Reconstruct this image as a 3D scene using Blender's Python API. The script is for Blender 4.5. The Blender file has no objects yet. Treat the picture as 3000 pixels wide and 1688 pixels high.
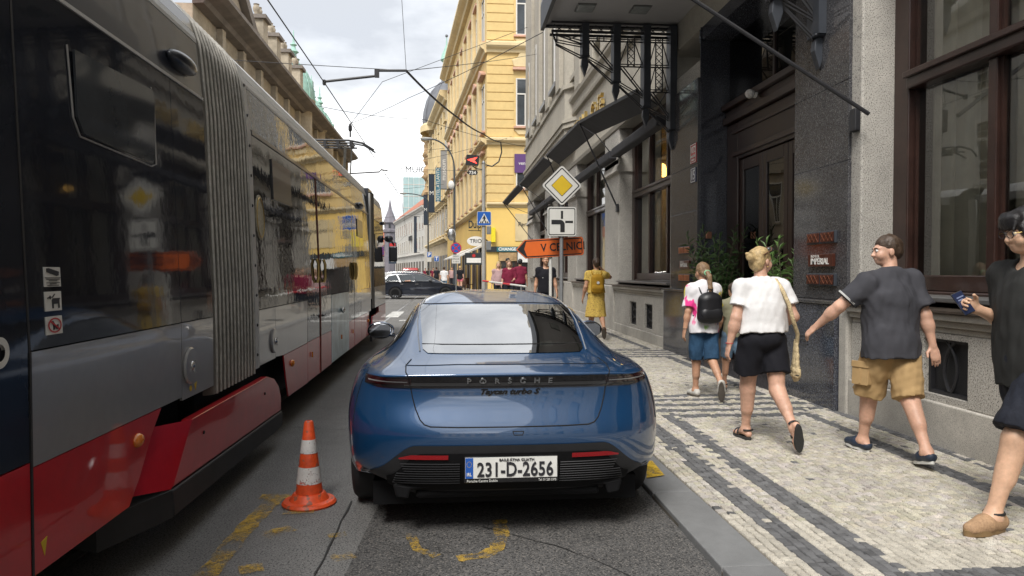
import bpy, bmesh, math, random
import numpy as np
from mathutils import Vector, Matrix
from mathutils.bvhtree import BVHTree
from mathutils.geometry import tessellate_polygon
R = math.radians
PI = math.pi
random.seed(7)
rng = np.random.default_rng(7)
scene = bpy.context.scene
COL = scene.collection

# ------------------------------------------------------------------ camera, sky, sun, exposure
FPX, CAMH, VPX, VPY = 2100.0, 1.55, 1318.0, 796.0
YAW = math.atan((1500 - VPX) / FPX)
PITCH = math.atan((844 - VPY) / FPX * math.cos(YAW))
cam_data = bpy.data.cameras.new('camera')
cam_data.sensor_width = 36.0
cam_data.lens = FPX / 3000 * 36
cam_data.clip_start = 0.05
cam_data.clip_end = 2000
cam = bpy.data.objects.new('camera', cam_data)
COL.objects.link(cam)
cam.location = (0, 0, CAMH)
cam.rotation_euler = (PI / 2 - PITCH, 0, -YAW)
scene.camera = cam
scene.cycles.use_denoising = True
scene.cycles.max_bounces = 8
scene.cycles.glossy_bounces = 4
scene.cycles.transparent_max_bounces = 12
scene.cycles.caustics_reflective = False
scene.cycles.caustics_refractive = False

SUN_EL, SUN_ROT = R(52), R(205)
world = bpy.data.worlds.new('World')
scene.world = world
world.use_nodes = True
wn, wl = world.node_tree.nodes, world.node_tree.links
wn.clear()
w_out = wn.new('ShaderNodeOutputWorld')
w_bg = wn.new('ShaderNodeBackground')
w_sky = wn.new('ShaderNodeTexSky')
w_sky.sky_type = 'NISHITA'
w_sky.sun_disc = False
w_sky.sun_elevation = SUN_EL
w_sky.sun_rotation = SUN_ROT
w_sky.air_density = 1.0
w_sky.dust_density = 2.0
w_tc = wn.new('ShaderNodeTexCoord')
w_sep = wn.new('ShaderNodeSeparateXYZ')
wl.new(w_tc.outputs['Generated'], w_sep.inputs[0])
def wmath(op, a, b=None, clamp=False):
    n = wn.new('ShaderNodeMath'); n.operation = op; n.use_clamp = clamp
    for i, q in enumerate((a, b)):
        if q is None: continue
        if isinstance(q, (int, float)): n.inputs[i].default_value = q
        else: wl.new(q, n.inputs[i])
    return n.outputs[0]
# cloud deck: direction projected to a plane overhead
w_den = wmath('ADD', wmath('MAXIMUM', w_sep.outputs[2], 0.0), 0.16)
w_comb = wn.new('ShaderNodeCombineXYZ')
wl.new(wmath('DIVIDE', w_sep.outputs[0], w_den), w_comb.inputs[0])
wl.new(wmath('DIVIDE', w_sep.outputs[1], w_den), w_comb.inputs[1])
def wnoise(scale, detail, rough, off):
    m = wn.new('ShaderNodeVectorMath'); m.operation = 'ADD'
    wl.new(w_comb.outputs[0], m.inputs[0]); m.inputs[1].default_value = (off, off * .7, 0)
    n = wn.new('ShaderNodeTexNoise'); n.inputs['Scale'].default_value = scale
    n.inputs['Detail'].default_value = detail; n.inputs['Roughness'].default_value = rough
    wl.new(m.outputs[0], n.inputs['Vector'])
    return n.outputs['Fac']
def wramp(fac, stops):
    n = wn.new('ShaderNodeValToRGB')
    els = n.color_ramp.elements
    while len(els) < len(stops): els.new(0.5)
    for e, (p, c) in zip(els, stops):
        e.position = p; e.color = (*c, 1)
    wl.new(fac, n.inputs[0])
    return n.outputs[0]
cloud_col = wramp(wnoise(0.9, 7, .55, 3.1), [(.36, (3.2, 3.35, 3.6)), (.46, (4.6, 4.75, 4.95)), (.56, (7.0, 7.05, 7.1)), (.68, (9.6, 9.5, 9.3))])
cover = wramp(wnoise(0.55, 6, .55, 9.3), [(.32, (.93, .93, .93)), (.5, (.99, .99, .99)), (.7, (1, 1, 1))])
w_mix = wn.new('ShaderNodeMixRGB')
wl.new(cover, w_mix.inputs[0]); wl.new(w_sky.outputs[0], w_mix.inputs[1]); wl.new(cloud_col, w_mix.inputs[2])
wl.new(w_mix.outputs[0], w_bg.inputs[0])
w_bg.inputs[1].default_value = 0.112
wl.new(w_bg.outputs[0], w_out.inputs[0])

sun_data = bpy.data.lights.new('sun', 'SUN')
sun_data.energy = 1.8
sun_data.angle = R(22)
sun_data.color = (1.0, .965, .91)
sun = bpy.data.objects.new('sun', sun_data)
COL.objects.link(sun)
# light comes from high behind-left of the camera
sd = Vector((math.sin(SUN_ROT) * math.cos(SUN_EL), math.cos(SUN_ROT) * math.cos(SUN_EL), math.sin(SUN_EL)))
sun.rotation_euler = sd.to_track_quat('Z', 'Y').to_euler()
sun.location = (0, 0, 60)

vs = scene.view_settings
vs.view_transform = 'Standard'
vs.look = 'None'
vs.exposure = 1.1
vs.gamma = 1.0

# ------------------------------------------------------------------ pixel -> place (calibration from the photograph)
def ray(u, v):
    a, b = (u - 1500) / FPX, (844 - v) / FPX
    fy = math.cos(PITCH) + b * math.sin(PITCH)
    fz = -math.sin(PITCH) + b * math.cos(PITCH)
    return (a * math.cos(YAW) + fy * math.sin(YAW), -a * math.sin(YAW) + fy * math.cos(YAW), fz)
def on_ground(u, v, z=0.0):
    x, y, w = ray(u, v); t = (z - CAMH) / w
    return Vector((x * t, y * t, z))
def on_x(u, v, X):
    x, y, w = ray(u, v); t = X / x
    return Vector((X, y * t, CAMH + w * t))
def on_y(u, v, Y):
    x, y, w = ray(u, v); t = Y / y
    return Vector((x * t, Y, CAMH + w * t))

# ------------------------------------------------------------------ mesh helpers
class MB:
    def __init__(s):
        s.v = []; s.f = []
    def add(s, v, f):
        n = len(s.v)
        s.v += [tuple(p) for p in v]
        s.f += [tuple(i + n for i in q) for q in f]
        return s
    def box(s, x0, x1, y0, y1, z0, z1):
        if x0 > x1: x0, x1 = x1, x0
        if y0 > y1: y0, y1 = y1, y0
        if z0 > z1: z0, z1 = z1, z0
        return s.add([(x0, y0, z0), (x1, y0, z0), (x1, y1, z0), (x0, y1, z0), (x0, y0, z1), (x1, y0, z1), (x1, y1, z1), (x0, y1, z1)],
                     [(3, 2, 1, 0), (4, 5, 6, 7), (0, 1, 5, 4), (1, 2, 6, 5), (2, 3, 7, 6), (3, 0, 4, 7)])
    def cbox(s, c, sx, sy, sz):
        return s.box(c[0] - sx / 2, c[0] + sx / 2, c[1] - sy / 2, c[1] + sy / 2, c[2] - sz / 2, c[2] + sz / 2)
    def bar(s, a, b, w, h=None, up=(0, 0, 1)):
        h = w if h is None else h
        a, b = Vector(a), Vector(b)
        d = (b - a).normalized()
        u = Vector(up)
        if abs(d.dot(u)) > .98: u = Vector((1, 0, 0))
        r = d.cross(u).normalized(); u = r.cross(d)
        P = []
        for p in (a, b):
            for sx, sz in ((-1, -1), (1, -1), (1, 1), (-1, 1)):
                P.append(p + r * (sx * w / 2) + u * (sz * h / 2))
        return s.add(P, [(3, 2, 1, 0), (4, 5, 6, 7), (0, 1, 5, 4), (1, 2, 6, 5), (2, 3, 7, 6), (3, 0, 4, 7)])
    def tube(s, pts, r, n=8, closed=False):
        pts = [Vector(p) for p in pts]; m = len(pts)
        rs = r if isinstance(r, (list, tuple)) else [r] * m
        V = []; up = None
        for i, p in enumerate(pts):
            if closed: d = pts[(i + 1) % m] - pts[i - 1]
            else: d = pts[min(i + 1, m - 1)] - pts[max(i - 1, 0)]
            d.normalize()
            if up is None:
                up = Vector((0, 0, 1)) if abs(d.z) < .9 else Vector((1, 0, 0))
            a = d.cross(up).normalized(); up = a.cross(d).normalized()
            for k in range(n):
                t = 2 * PI * k / n
                V.append(p + a * (math.cos(t) * rs[i]) + up * (math.sin(t) * rs[i]))
        Fc = []
        for i in range(m if closed else m - 1):
            j = (i + 1) % m
            for k in range(n):
                q = (k + 1) % n
                Fc.append((i * n + k, i * n + q, j * n + q, j * n + k))
        if not closed:
            Fc.append(tuple(range(n - 1, -1, -1))); Fc.append(tuple((m - 1) * n + k for k in range(n)))
        return s.add(V, Fc)
    def prism(s, poly, fn, d0, d1):
        """poly: 2-D outline; fn(a, b, d) -> 3-D point; solid between depths d0 and d1"""
        n = len(poly)
        V = [fn(a, b, d0) for a, b in poly] + [fn(a, b, d1) for a, b in poly]
        tri = tessellate_polygon([[Vector((a, b, 0)) for a, b in poly]])
        Fc = [tuple(reversed(t)) for t in tri] + [tuple(i + n for i in t) for t in tri]
        Fc += [(i, (i + 1) % n, n + (i + 1) % n, n + i) for i in range(n)]
        return s.add(V, Fc)
    def lathe(s, prof, c=(0, 0, 0), n=16, a0=0, a1=2 * PI):
        full = abs(a1 - a0 - 2 * PI) < 1e-6
        m = n if full else n + 1
        V = [(c[0] + r * math.cos(a0 + (a1 - a0) * k / n), c[1] + r * math.sin(a0 + (a1 - a0) * k / n), c[2] + z) for r, z in prof for k in range(m)]
        Fc = []
        for i in range(len(prof) - 1):
            for k in range(n):
                q = (k + 1) % m if full else k + 1
                Fc.append((i * m + k, i * m + q, (i + 1) * m + q, (i + 1) * m + k))
        return s.add(V, Fc)
    def grid(s, P, flip=False):
        m, n = len(P), len(P[0])
        V = [p for row in P for p in row]
        Fc = []
        for i in range(m - 1):
            for j in range(n - 1):
                q = (i * n + j, i * n + j + 1, (i + 1) * n + j + 1, (i + 1) * n + j)
                Fc.append(q[::-1] if flip else q)
        return s.add(V, Fc)
    def ell(s, c, r, nu=12, nv=8):
        V = [(c[0], c[1], c[2] - r[2])]
        for i in range(1, nv):
            t = PI * i / nv
            for k in range(nu):
                p = 2 * PI * k / nu
                V.append((c[0] + r[0] * math.sin(t) * math.cos(p), c[1] + r[1] * math.sin(t) * math.sin(p), c[2] - r[2] * math.cos(t)))
        V.append((c[0], c[1], c[2] + r[2]))
        L = len(V) - 1
        Fc = [(0, 1 + (k + 1) % nu, 1 + k) for k in range(nu)]
        for i in range(nv - 2):
            for k in range(nu):
                a = 1 + i * nu
                Fc.append((a + k, a + (k + 1) % nu, a + nu + (k + 1) % nu, a + nu + k))
        a = 1 + (nv - 2) * nu
        Fc += [(a + k, a + (k + 1) % nu, L) for k in range(nu)]
        return s.add(V, Fc)
    def xf(s, M, start=0):
        for i in range(start, len(s.v)): s.v[i] = tuple(M @ Vector(s.v[i]))
        return s
    def mesh(s, name, mats=None, smooth=None):
        me = bpy.data.meshes.new(name)
        me.from_pydata(s.v, [], s.f)
        for m in (mats if isinstance(mats, (list, tuple)) else [mats]):
            if m is not None: me.materials.append(m)
        if smooth is not None:
            me.polygons.foreach_set('use_smooth', [True] * len(me.polygons))
            me.set_sharp_from_angle(angle=R(smooth))
        me.update()
        return me
    def build(s, name, mat=None, parent=None, smooth=None, bevel=0, seg=2, loc=None, rot=None):
        o = bpy.data.objects.new(name, s.mesh(name, mat, smooth))
        COL.objects.link(o)
        if parent is not None: o.parent = parent
        if loc is not None: o.location = loc
        if rot is not None: o.rotation_euler = rot
        if bevel:
            m = o.modifiers.new('bevel', 'BEVEL'); m.width = bevel; m.segments = seg; m.limit_method = 'ANGLE'; m.angle_limit = R(40)
        return o

def link_mesh(name, me, parent=None, loc=None, rot=None, scale=None):
    o = bpy.data.objects.new(name, me); COL.objects.link(o)
    if parent is not None: o.parent = parent
    if loc is not None: o.location = loc
    if rot is not None: o.rotation_euler = rot
    if scale is not None: o.scale = scale
    return o
def tag(o, label, cat, group=None):
    o['label'] = label; o['category'] = cat
    if group: o['group'] = group
    return o
def thing(name, label, cat, loc=(0, 0, 0), rz=0, group=None):
    o = bpy.data.objects.new(name, None); COL.objects.link(o)
    o.empty_display_size = .2
    o.location = loc; o.rotation_euler = (0, 0, rz)
    return tag(o, label, cat, group)
def structure(o):
    o['kind'] = 'structure'; return o
def stuff(o):
    o['kind'] = 'stuff'; return o
def copy_tree(o, parent=None):
    c = o.copy(); COL.objects.link(c)
    c.parent = parent
    for ch in list(o.children): copy_tree(ch, c)
    return c
_tc = {}
def text_mesh(s, size=1.0, ext=0.004, align='CENTER', shear=0.0, space=1.0, bold=0.0, sx=1.0):
    """lettering as MB in the XY plane, centred on its own line; y up"""
    cu = bpy.data.curves.new('lettering', 'FONT')
    cu.body = s; cu.size = size; cu.extrude = ext; cu.align_x = align; cu.align_y = 'CENTER'
    cu.shear = shear; cu.space_character = space; cu.offset = bold; cu.resolution_u = 3
    ob = bpy.data.objects.new('lettering', cu); COL.objects.link(ob)
    dg = bpy.context.evaluated_depsgraph_get()
    me = bpy.data.meshes.new_from_object(ob.evaluated_get(dg))
    bpy.data.objects.remove(ob); bpy.data.curves.remove(cu)
    b = MB(); b.add([(v.co.x * sx, v.co.y, v.co.z) for v in me.vertices], [tuple(p.vertices) for p in me.polygons])
    bpy.data.meshes.remove(me)
    return b
def pieces(b):
    """splits a builder into its loose pieces"""
    par = list(range(len(b.v)))
    def find(i):
        while par[i] != i: par[i] = par[par[i]]; i = par[i]
        return i
    for f in b.f:
        for i in f[1:]: par[find(i)] = find(f[0])
    gr = {}
    for f in b.f: gr.setdefault(find(f[0]), []).append(f)
    out = []
    for fs_ in gr.values():
        ids = sorted({i for f in fs_ for i in f}); mp_ = {i: k for k, i in enumerate(ids)}
        out.append(MB().add([b.v[i] for i in ids], [tuple(mp_[i] for i in f) for f in fs_]))
    return out
def frame_matrix(o, ax, ay):
    ax = Vector(ax).normalized(); ay = Vector(ay).normalized(); az = ax.cross(ay)
    M = Matrix((ax, ay, az)).transposed().to_4x4(); M.translation = Vector(o)
    return M

# ------------------------------------------------------------------ materials
def mat(name, col, rough=.6, metal=0.0, var=None, bump=None, spec=.5, coat=0.0, speck=None, objrand=0.0, wave=None, emit=None, attr=None):
    """var=(scale, amount): colour wear; bump=(scale, strength, distance); speck=(scale, colour, amount); wave: slow ripple of the sheet"""
    m = bpy.data.materials.new(name); m.use_nodes = True
    nt = m.node_tree; N, L = nt.nodes, nt.links
    b = N['Principled BSDF']
    b.inputs['Roughness'].default_value = rough
    b.inputs['Metallic'].default_value = metal
    b.inputs['Specular IOR Level'].default_value = spec
    b.inputs['Coat Weight'].default_value = coat
    b.inputs['Coat Roughness'].default_value = .03
    tc = N.new('ShaderNodeTexCoord').outputs['Object']
    def noise(scale, detail=4, rgh=.6):
        n = N.new('ShaderNodeTexNoise'); n.inputs['Scale'].default_value = scale
        n.inputs['Detail'].default_value = detail; n.inputs['Roughness'].default_value = rgh
        L.new(tc, n.inputs['Vector']); return n.outputs['Fac']
    def maprange(f, a, c, d, e):
        n = N.new('ShaderNodeMapRange')
        for i, q in zip((1, 2, 3, 4), (a, c, d, e)): n.inputs[i].default_value = q
        L.new(f, n.inputs[0]); return n.outputs[0]
    rgb = N.new('ShaderNodeRGB'); rgb.outputs[0].default_value = (*col, 1)
    out = rgb.outputs[0]
    if attr:
        a = N.new('ShaderNodeAttribute'); a.attribute_name = attr; out = a.outputs['Color']
    def mul(c, f):
        n = N.new('ShaderNodeVectorMath'); n.operation = 'SCALE'
        L.new(c, n.inputs[0]); L.new(f, n.inputs['Scale']); return n.outputs[0]
    if var:
        for k, (sc, am) in enumerate(var if isinstance(var[0], tuple) else [var]):
            out = mul(out, maprange(noise(sc, 5, .62), .3, .7, 1 - am, 1 + am))
    if objrand:
        oi = N.new('ShaderNodeObjectInfo')
        out = mul(out, maprange(oi.outputs['Random'], 0, 1, 1 - objrand, 1 + objrand))
    if speck:
        for sc, c2, am in (speck if isinstance(speck[0], tuple) else [speck]):
            mx = N.new('ShaderNodeMixRGB')
            L.new(maprange(noise(sc, 2, .5), .60 - .12 * am, .68 - .1 * am, 0, 1), mx.inputs[0])
            L.new(out, mx.inputs[1]); mx.inputs[2].default_value = (*c2, 1)
            out = mx.outputs[0]
    L.new(out, b.inputs['Base Color'])
    h = None
    if bump:
        bl = bump if isinstance(bump[0], tuple) else [bump]
        for sc, st, di in bl:
            bn = N.new('ShaderNodeBump'); bn.inputs['Strength'].default_value = st; bn.inputs['Distance'].default_value = di
            L.new(noise(sc, 5, .6), bn.inputs['Height'])
            if h is not None: L.new(h, bn.inputs['Normal'])
            h = bn.outputs[0]
    if h is not None:
        L.new(h, b.inputs['Normal'])
        if coat: L.new(h, b.inputs['Coat Normal'])
    if emit:
        b.inputs['Emission Color'].default_value = (*emit[0], 1); b.inputs['Emission Strength'].default_value = emit[1]
    return m
def glass_mat(name, tint=(.35, .38, .36), base_refl=.06, rough=.0, wob=None):
    """thin pane: mirror reflection by angle over a tinted see-through"""
    m = bpy.data.materials.new(name); m.use_nodes = True
    nt = m.node_tree; N, L = nt.nodes, nt.links
    N.remove(N['Principled BSDF'])
    out = N['Material Output']
    tr = N.new('ShaderNodeBsdfTransparent'); tr.inputs[0].default_value = (*tint, 1)
    gl = N.new('ShaderNodeBsdfGlossy'); gl.inputs['Roughness'].default_value = rough
    fr = N.new('ShaderNodeFresnel'); fr.inputs[0].default_value = 1.5
    mr = N.new('ShaderNodeMapRange'); mr.inputs[1].default_value = .04; mr.inputs[2].default_value = 1.0
    mr.inputs[3].default_value = base_refl; mr.inputs[4].default_value = 1.0
    mx = N.new('ShaderNodeMixShader')
    L.new(fr.outputs[0], mr.inputs[0]); L.new(mr.outputs[0], mx.inputs[0])
    L.new(tr.outputs[0], mx.inputs[1]); L.new(gl.outputs[0], mx.inputs[2]); L.new(mx.outputs[0], out.inputs[0])
    if wob:
        tc = N.new('ShaderNodeTexCoord'); n = N.new('ShaderNodeTexNoise'); n.inputs['Scale'].default_value = wob[0]; n.inputs['Detail'].default_value = 1
        bn = N.new('ShaderNodeBump'); bn.inputs['Strength'].default_value = wob[1]; bn.inputs['Distance'].default_value = .02
        L.new(tc.outputs['Object'], n.inputs['Vector']); L.new(n.outputs['Fac'], bn.inputs['Height'])
        L.new(bn.outputs[0], gl.inputs['Normal']); L.new(bn.outputs[0], fr.inputs['Normal'])
    return m
def alpha_worn(m, scale, lo, hi):
    """worn-off paint: noise decides where the sheet still covers"""
    nt = m.node_tree; N, L = nt.nodes, nt.links
    b = N['Principled BSDF']
    tc = N.new('ShaderNodeTexCoord')
    s = None
    for sc, w in ((scale, .6), (scale * 9, .4)):
        n = N.new('ShaderNodeTexNoise'); n.inputs['Scale'].default_value = sc; n.inputs['Detail'].default_value = 6; n.inputs['Roughness'].default_value = .7
        L.new(tc.outputs['Object'], n.inputs['Vector'])
        k = N.new('ShaderNodeMath'); k.operation = 'MULTIPLY_ADD'; k.inputs[1].default_value = w
        L.new(n.outputs['Fac'], k.inputs[0])
        if s is not None: L.new(s, k.inputs[2])
        else: k.inputs[2].default_value = 0
        s = k.outputs[0]
    mr = N.new('ShaderNodeMapRange'); mr.inputs[1].default_value = lo; mr.inputs[2].default_value = hi
    L.new(s, mr.inputs[0]); L.new(mr.outputs[0], b.inputs['Alpha'])
    return m
# ------------------------------------------------------------------ ground
M_asphalt = mat('asphalt', (.20, .196, .19), .82, var=[(.35, .22), (1.3, .16), (5.0, .10)], speck=[(120, (.27, .265, .255), .55), (90, (.045, .045, .045), .5), (260, (.05, .05, .05), .5)], bump=[(120, .6, .008), (40, .25, .006)])
M_asphalt_dark = mat('asphalt_patch', (.088, .086, .085), .8, var=[(.8, .25), (2.2, .2), (6.0, .15)], speck=[(110, (.20, .185, .17), .5), (80, (.022, .022, .022), .5)], bump=[(110, .7, .009)])
M_kerb = mat('kerb_stone', (.165, .168, .17), .75, var=[(2.2, .14), (12, .08)], speck=(300, (.24, .24, .24), .4), bump=[(150, .3, .004), (15, .2, .01)], objrand=.12)
M_joint = mat('sand_joint', (.13, .115, .095), .95, var=(6, .25), bump=(120, .5, .004))
M_cob = mat('cobbles', (.4, .4, .4), .72, var=[(1.1, .14), (30, .12)], attr='stone', speck=(160, (.12, .115, .11), .25), bump=(110, .45, .004))
M_cob_l = mat('cobble_light', (.47, .435, .37), .72, var=(30, .13), objrand=.18, speck=(160, (.14, .13, .12), .25), bump=(110, .45, .004))
M_cob_d = mat('cobble_dark', (.115, .115, .118), .68, var=(30, .15), objrand=.3, bump=(110, .45, .004))
M_slab = mat('far_pavement', (.33, .31, .27), .8, var=[(.6, .15), (9, .15)], bump=(60, .4, .006))
M_rail = mat('rail_steel', (.35, .34, .33), .35, metal=.9, var=(4, .2))
M_yellow_paint = alpha_worn(mat('yellow_road_paint', (.52, .33, .05), .8, var=(20, .2), bump=(200, .5, .004)), 6.0, .44, .62)
M_yellow_fresh = alpha_worn(mat('yellow_kerb_paint', (.62, .40, .03), .75, var=(10, .15)), 9.0, .42, .52)
M_white_paint = alpha_worn(mat('white_road_paint', (.6, .6, .58), .8, var=(6, .15)), 3.0, .36, .5)

b = MB(); b.add([(-300, -60, 0), (300, -60, 0), (300, 900, 0), (-300, 900, 0)], [(0, 1, 2, 3)])
road = structure(b.build('road', M_asphalt))
# dark relaid lane beside the kerb, its seam running under the parked car
pl = [on_ground(1031, 1462), on_ground(920, 1688)]
b = MB()
b.add([(-.62, 1.0, .004), (1.372, 1.0, .004), (1.372, 12.5, .004), (-.35, 12.5, .004), (-.37, 8, .004), (-.44, 5.2, .004), (-.50, 4.4, .004), (-.56, 3.2, .004)], [tuple(range(8))])
structure(b.build('asphalt_patch', M_asphalt_dark))
# a cross seam left of the car and two thin cracks
M_tar = mat('tar_seam', (.02, .02, .02), .6)
def crack(name, pts, w):
    b = MB()
    P = [Vector(p) for p in pts]
    Q = []
    for i in range(len(P) - 1):
        for k in range(6):
            t = k / 6
            q = P[i].lerp(P[i + 1], t)
            Q.append(q + Vector((random.uniform(-1, 1), random.uniform(-1, 1), 0)) * .012)
    Q.append(P[-1])
    top, bot = [], []
    for i, q in enumerate(Q):
        d = (Q[min(i + 1, len(Q) - 1)] - Q[max(i - 1, 0)]).normalized()
        n = Vector((-d.y, d.x, 0)) * w * random.uniform(.4, 1)
        top.append((q.x + n.x, q.y + n.y, .0085)); bot.append((q.x - n.x, q.y - n.y, .0085))
    b.grid([top, bot], flip=True)
    return structure(b.build(name, M_tar))
crack('road_crack', [on_ground(735, 1262), on_ground(870, 1255), on_ground(1010, 1262)], .006)
crack('road_crack', [on_ground(1031, 1470), on_ground(920, 1688)], .007)
crack('road_crack', [(.2, 4.3, 0), (.65, 3.9, 0), (.95, 3.5, 0), (1.3, 3.35, 0)], .004)

# kerb: flush grey slabs, one object each
KX0, KX1 = 1.372, 1.66
b = MB().box(KX0 + .004, KX1 - .004, .2, 40, -.05, .022)
kerb = structure(b.build('kerb', M_joint))
y = .95
variants = []
for k in range(3):
    L_ = 1.255
    b = MB().box(0, KX1 - KX0 - .006, 0, L_, -.06, .05)
    variants.append(b.mesh('kerb_stone', M_kerb))
joints = [-0.3, .99, 2.25, 3.505, 4.755, 6.02, 7.3, 8.55, 9.8, 11.06, 12.3, 13.6, 14.85, 16.1, 17.4, 18.7, 20.0, 21.3]
for i in range(len(joints) - 1):
    o = link_mesh('kerb_stone', variants[i % 3], kerb, (KX0 + random.uniform(0, .006), joints[i] + .006, random.uniform(-.006, .004)), (0, 0, random.uniform(-.003, .003)))
    o.scale = (1, (joints[i + 1] - joints[i] - .014) / 1.255, 1)
    m = o.modifiers.new('bevel', 'BEVEL'); m.width = .008; m.segments = 2
b = MB().box(KX0, KX1, 21.3, 40, -.06, .05)
b.build('kerb_run', M_kerb, kerb)
# gutter grate of yellow paint on the kerb by the rear wheel
def sheet(name, pts, m, z):
    b = MB(); b.add([(p[0], p[1], z) for p in pts], [tuple(range(len(pts)))])
    return structure(b.build(name, m))
D = 1.165
sheet('kerb_paint', [on_ground(x_ * D, y_ * D, .05) for x_, y_ in ((1626, 1203), (1671, 1196), (1640, 1160), (1626, 1160))], M_yellow_fresh, .0545)

# sidewalk with its mosaic of small stones
b = MB().box(KX1, 4.6, -1, 42, -.1, .036)
sidewalk = structure(b.build('sidewalk', M_joint))
PER = 5.15
def stone_dark(X, Y):
    if Y > 3.35: X = X - .018 * (min(Y, 12) - 3.35)
    if 1.81 < X < 1.97: return True
    if X > 4.02 and (X < 4.12 or math.sin(Y * 9.1) * math.sin(Y * 3.7) > .1): return True
    t = (Y - 3.22) % PER
    if t < 4.1:      # panel frame
        if 2.13 < X < 2.28 and t < 4.05: return True
        if 3.62 < X < 3.76 and t < 4.05: return True
        if 2.13 < X < 3.76 and (t < .15 or t > 3.93): return True
    else:
        for c in (4.32, 4.64, 4.96):
            if abs(t - c) < .075 and 2.0 < X < 4.0: return True
    return False
S0 = .0535
V, Fc, colr = [], [], []
near = []
nrow = int((4.19 - (KX1 + .004)) / S0)
for i in range(nrow):
    yy = 1.6 + random.uniform(0, .05)
    x0 = KX1 + .006 + i * S0
    while yy < 21.5:
        ln = S0 * random.choice((.8, .92, 1.0, 1.1, 1.25))
        cx, cy = x0 + S0 / 2, yy + ln / 2
        dk = stone_dark(cx + random.uniform(-.012, .012), cy + random.uniform(-.012, .012))
        if random.random() < .012: dk = not dk
        zt = .05 + random.uniform(-.003, .003)
        near.append((cx, cy, ln, dk, zt))
        yy += ln
# the 300 that show largest in the picture are single stones
def shows(cx, cy):
    dx = cx * math.cos(YAW) - cy * math.sin(YAW); dy = cx * math.sin(YAW) + cy * math.cos(YAW)
    if dy < 1: return None
    u = 1500 + FPX * dx / dy; v = VPY + FPX * 1.5 / dy
    return 0 < u < 3000 and v < 1700
order = sorted([k for k, s in enumerate(near) if shows(s[0], s[1])], key=lambda k: near[k][1] ** 2 + near[k][0] ** 2)
single = set(order[:300])
def stone_verts(cx, cy, lx, ly, zt, z0=.03):
    j = lambda a=.0035: random.uniform(-a, a)
    hx, hy = lx / 2 - .0022, ly / 2 - .0022
    base = [(cx + sx * hx + j(), cy + sy * hy + j()) for sx, sy in ((-1, -1), (1, -1), (1, 1), (-1, 1))]
    top = [(cx + (x - cx) * .86, cy + (y - cy) * .86) for x, y in base]
    tilt = (j(.0025), j(.0025))
    vv = [(x, y, z0) for x, y in base] + [(x, y, zt - .006) for x, y in base] + [(x, y, zt + tilt[0] * (1 if x > cx else -1) + tilt[1] * (1 if y > cy else -1)) for x, y in top]
    return vv
ST_F = [(0, 1, 5, 4), (1, 2, 6, 5), (2, 3, 7, 6), (3, 0, 4, 7), (4, 5, 9, 8), (5, 6, 10, 9), (6, 7, 11, 10), (7, 4, 8, 11), (8, 9, 10, 11)]
cl_meshes = {True: [], False: []}
for dk in (True, False):
    for k in range(8):
        b = MB(); b.add(stone_verts(0, 0, S0, S0, 0, -.02), ST_F)
        cl_meshes[dk].append(b.mesh('cobble_stone', M_cob_d if dk else M_cob_l))
for k, (cx, cy, ln, dk, zt) in enumerate(near):
    if k in single:
        link_mesh('cobble_stone', random.choice(cl_meshes[dk]), sidewalk, (cx, cy, zt), None, (1, ln / S0, 1))
        continue
    n = len(V); V += stone_verts(cx, cy, S0, ln, zt)
    Fc += [tuple(i + n for i in q) for q in ST_F[4:]] if cy > 9 else [tuple(i + n for i in q) for q in ST_F]
    if dk: c = np.array((.115, .115, .118)) * random.uniform(.75, 1.3)
    else: c = np.array((.47, .435, .37)) * random.uniform(.80, 1.14) * np.array((1, random.uniform(.97, 1.02), random.uniform(.9, 1.08)))
    colr.append((len(ST_F) - (4 if cy > 9 else 0), c))
me = bpy.data.meshes.new('cobble_mosaic'); me.from_pydata(V, [], Fc); me.materials.append(M_cob)
at = me.attributes.new('stone', 'FLOAT_COLOR', 'FACE')
arr = np.concatenate([np.tile((*c, 1), (n, 1)) for n, c in colr]).astype(np.float32)
at.data.foreach_set('color', arr.ravel())
stuff(link_mesh('cobble_mosaic', me, sidewalk))
b = MB().box(KX1, 4.19, 21.5, 41.9, .03, .05)
structure(b.build('far_pavement', M_slab))
b = MB(); b.add([(-1.9 , 46, .12), (60, 46, .12), (60, 140, .12), (-1.9, 140, .12), (-1.9, 46, 0), (60, 46, 0), (-1.9, 140, 0)], [(0, 1, 2, 3), (4, 5, 1, 0), (6, 4, 0, 3)])
structure(b.build('corner_pavement', M_slab))

# worn yellow lines and letters on the road
def strip(name, pts, w, m=None, z=.0085, sub=6):
    P = [Vector((p[0], p[1], 0)) for p in pts]
    Q = []
    for i in range(len(P) - 1):
        for k in range(sub): Q.append(P[i].lerp(P[i + 1], k / sub))
    Q.append(P[-1])
    A, B = [], []
    for i, q in enumerate(Q):
        d = (Q[min(i + 1, len(Q) - 1)] - Q[max(i - 1, 0)]).normalized()
        n = Vector((-d.y, d.x, 0))
        wl_, wr_ = w / 2 * random.uniform(.75, 1.15), w / 2 * random.uniform(.75, 1.15)
        A.append((q.x + n.x * wl_, q.y + n.y * wl_, z)); B.append((q.x - n.x * wr_, q.y - n.y * wr_, z))
    b = MB(); b.grid([A, B], flip=True)
    o = structure(b.build(name, m or M_yellow_paint)); return o
D = 1.165
gp = lambda x, y: on_ground(x * D, y * D)
strip('lane_marking', [gp(505, 1470), gp(590, 1362), gp(650, 1298), gp(690, 1258)], .13)
strip('lane_marking', [gp(655, 1252), gp(745, 1250)], .11)
strip('lane_marking', [gp(712, 1292), gp(790, 1288)], .08)
strip('painted_letter', [gp(664, 1352), gp(735, 1330)], .13)
strip('painted_letter', [gp(600, 1438), gp(662, 1428)], .12)
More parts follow.
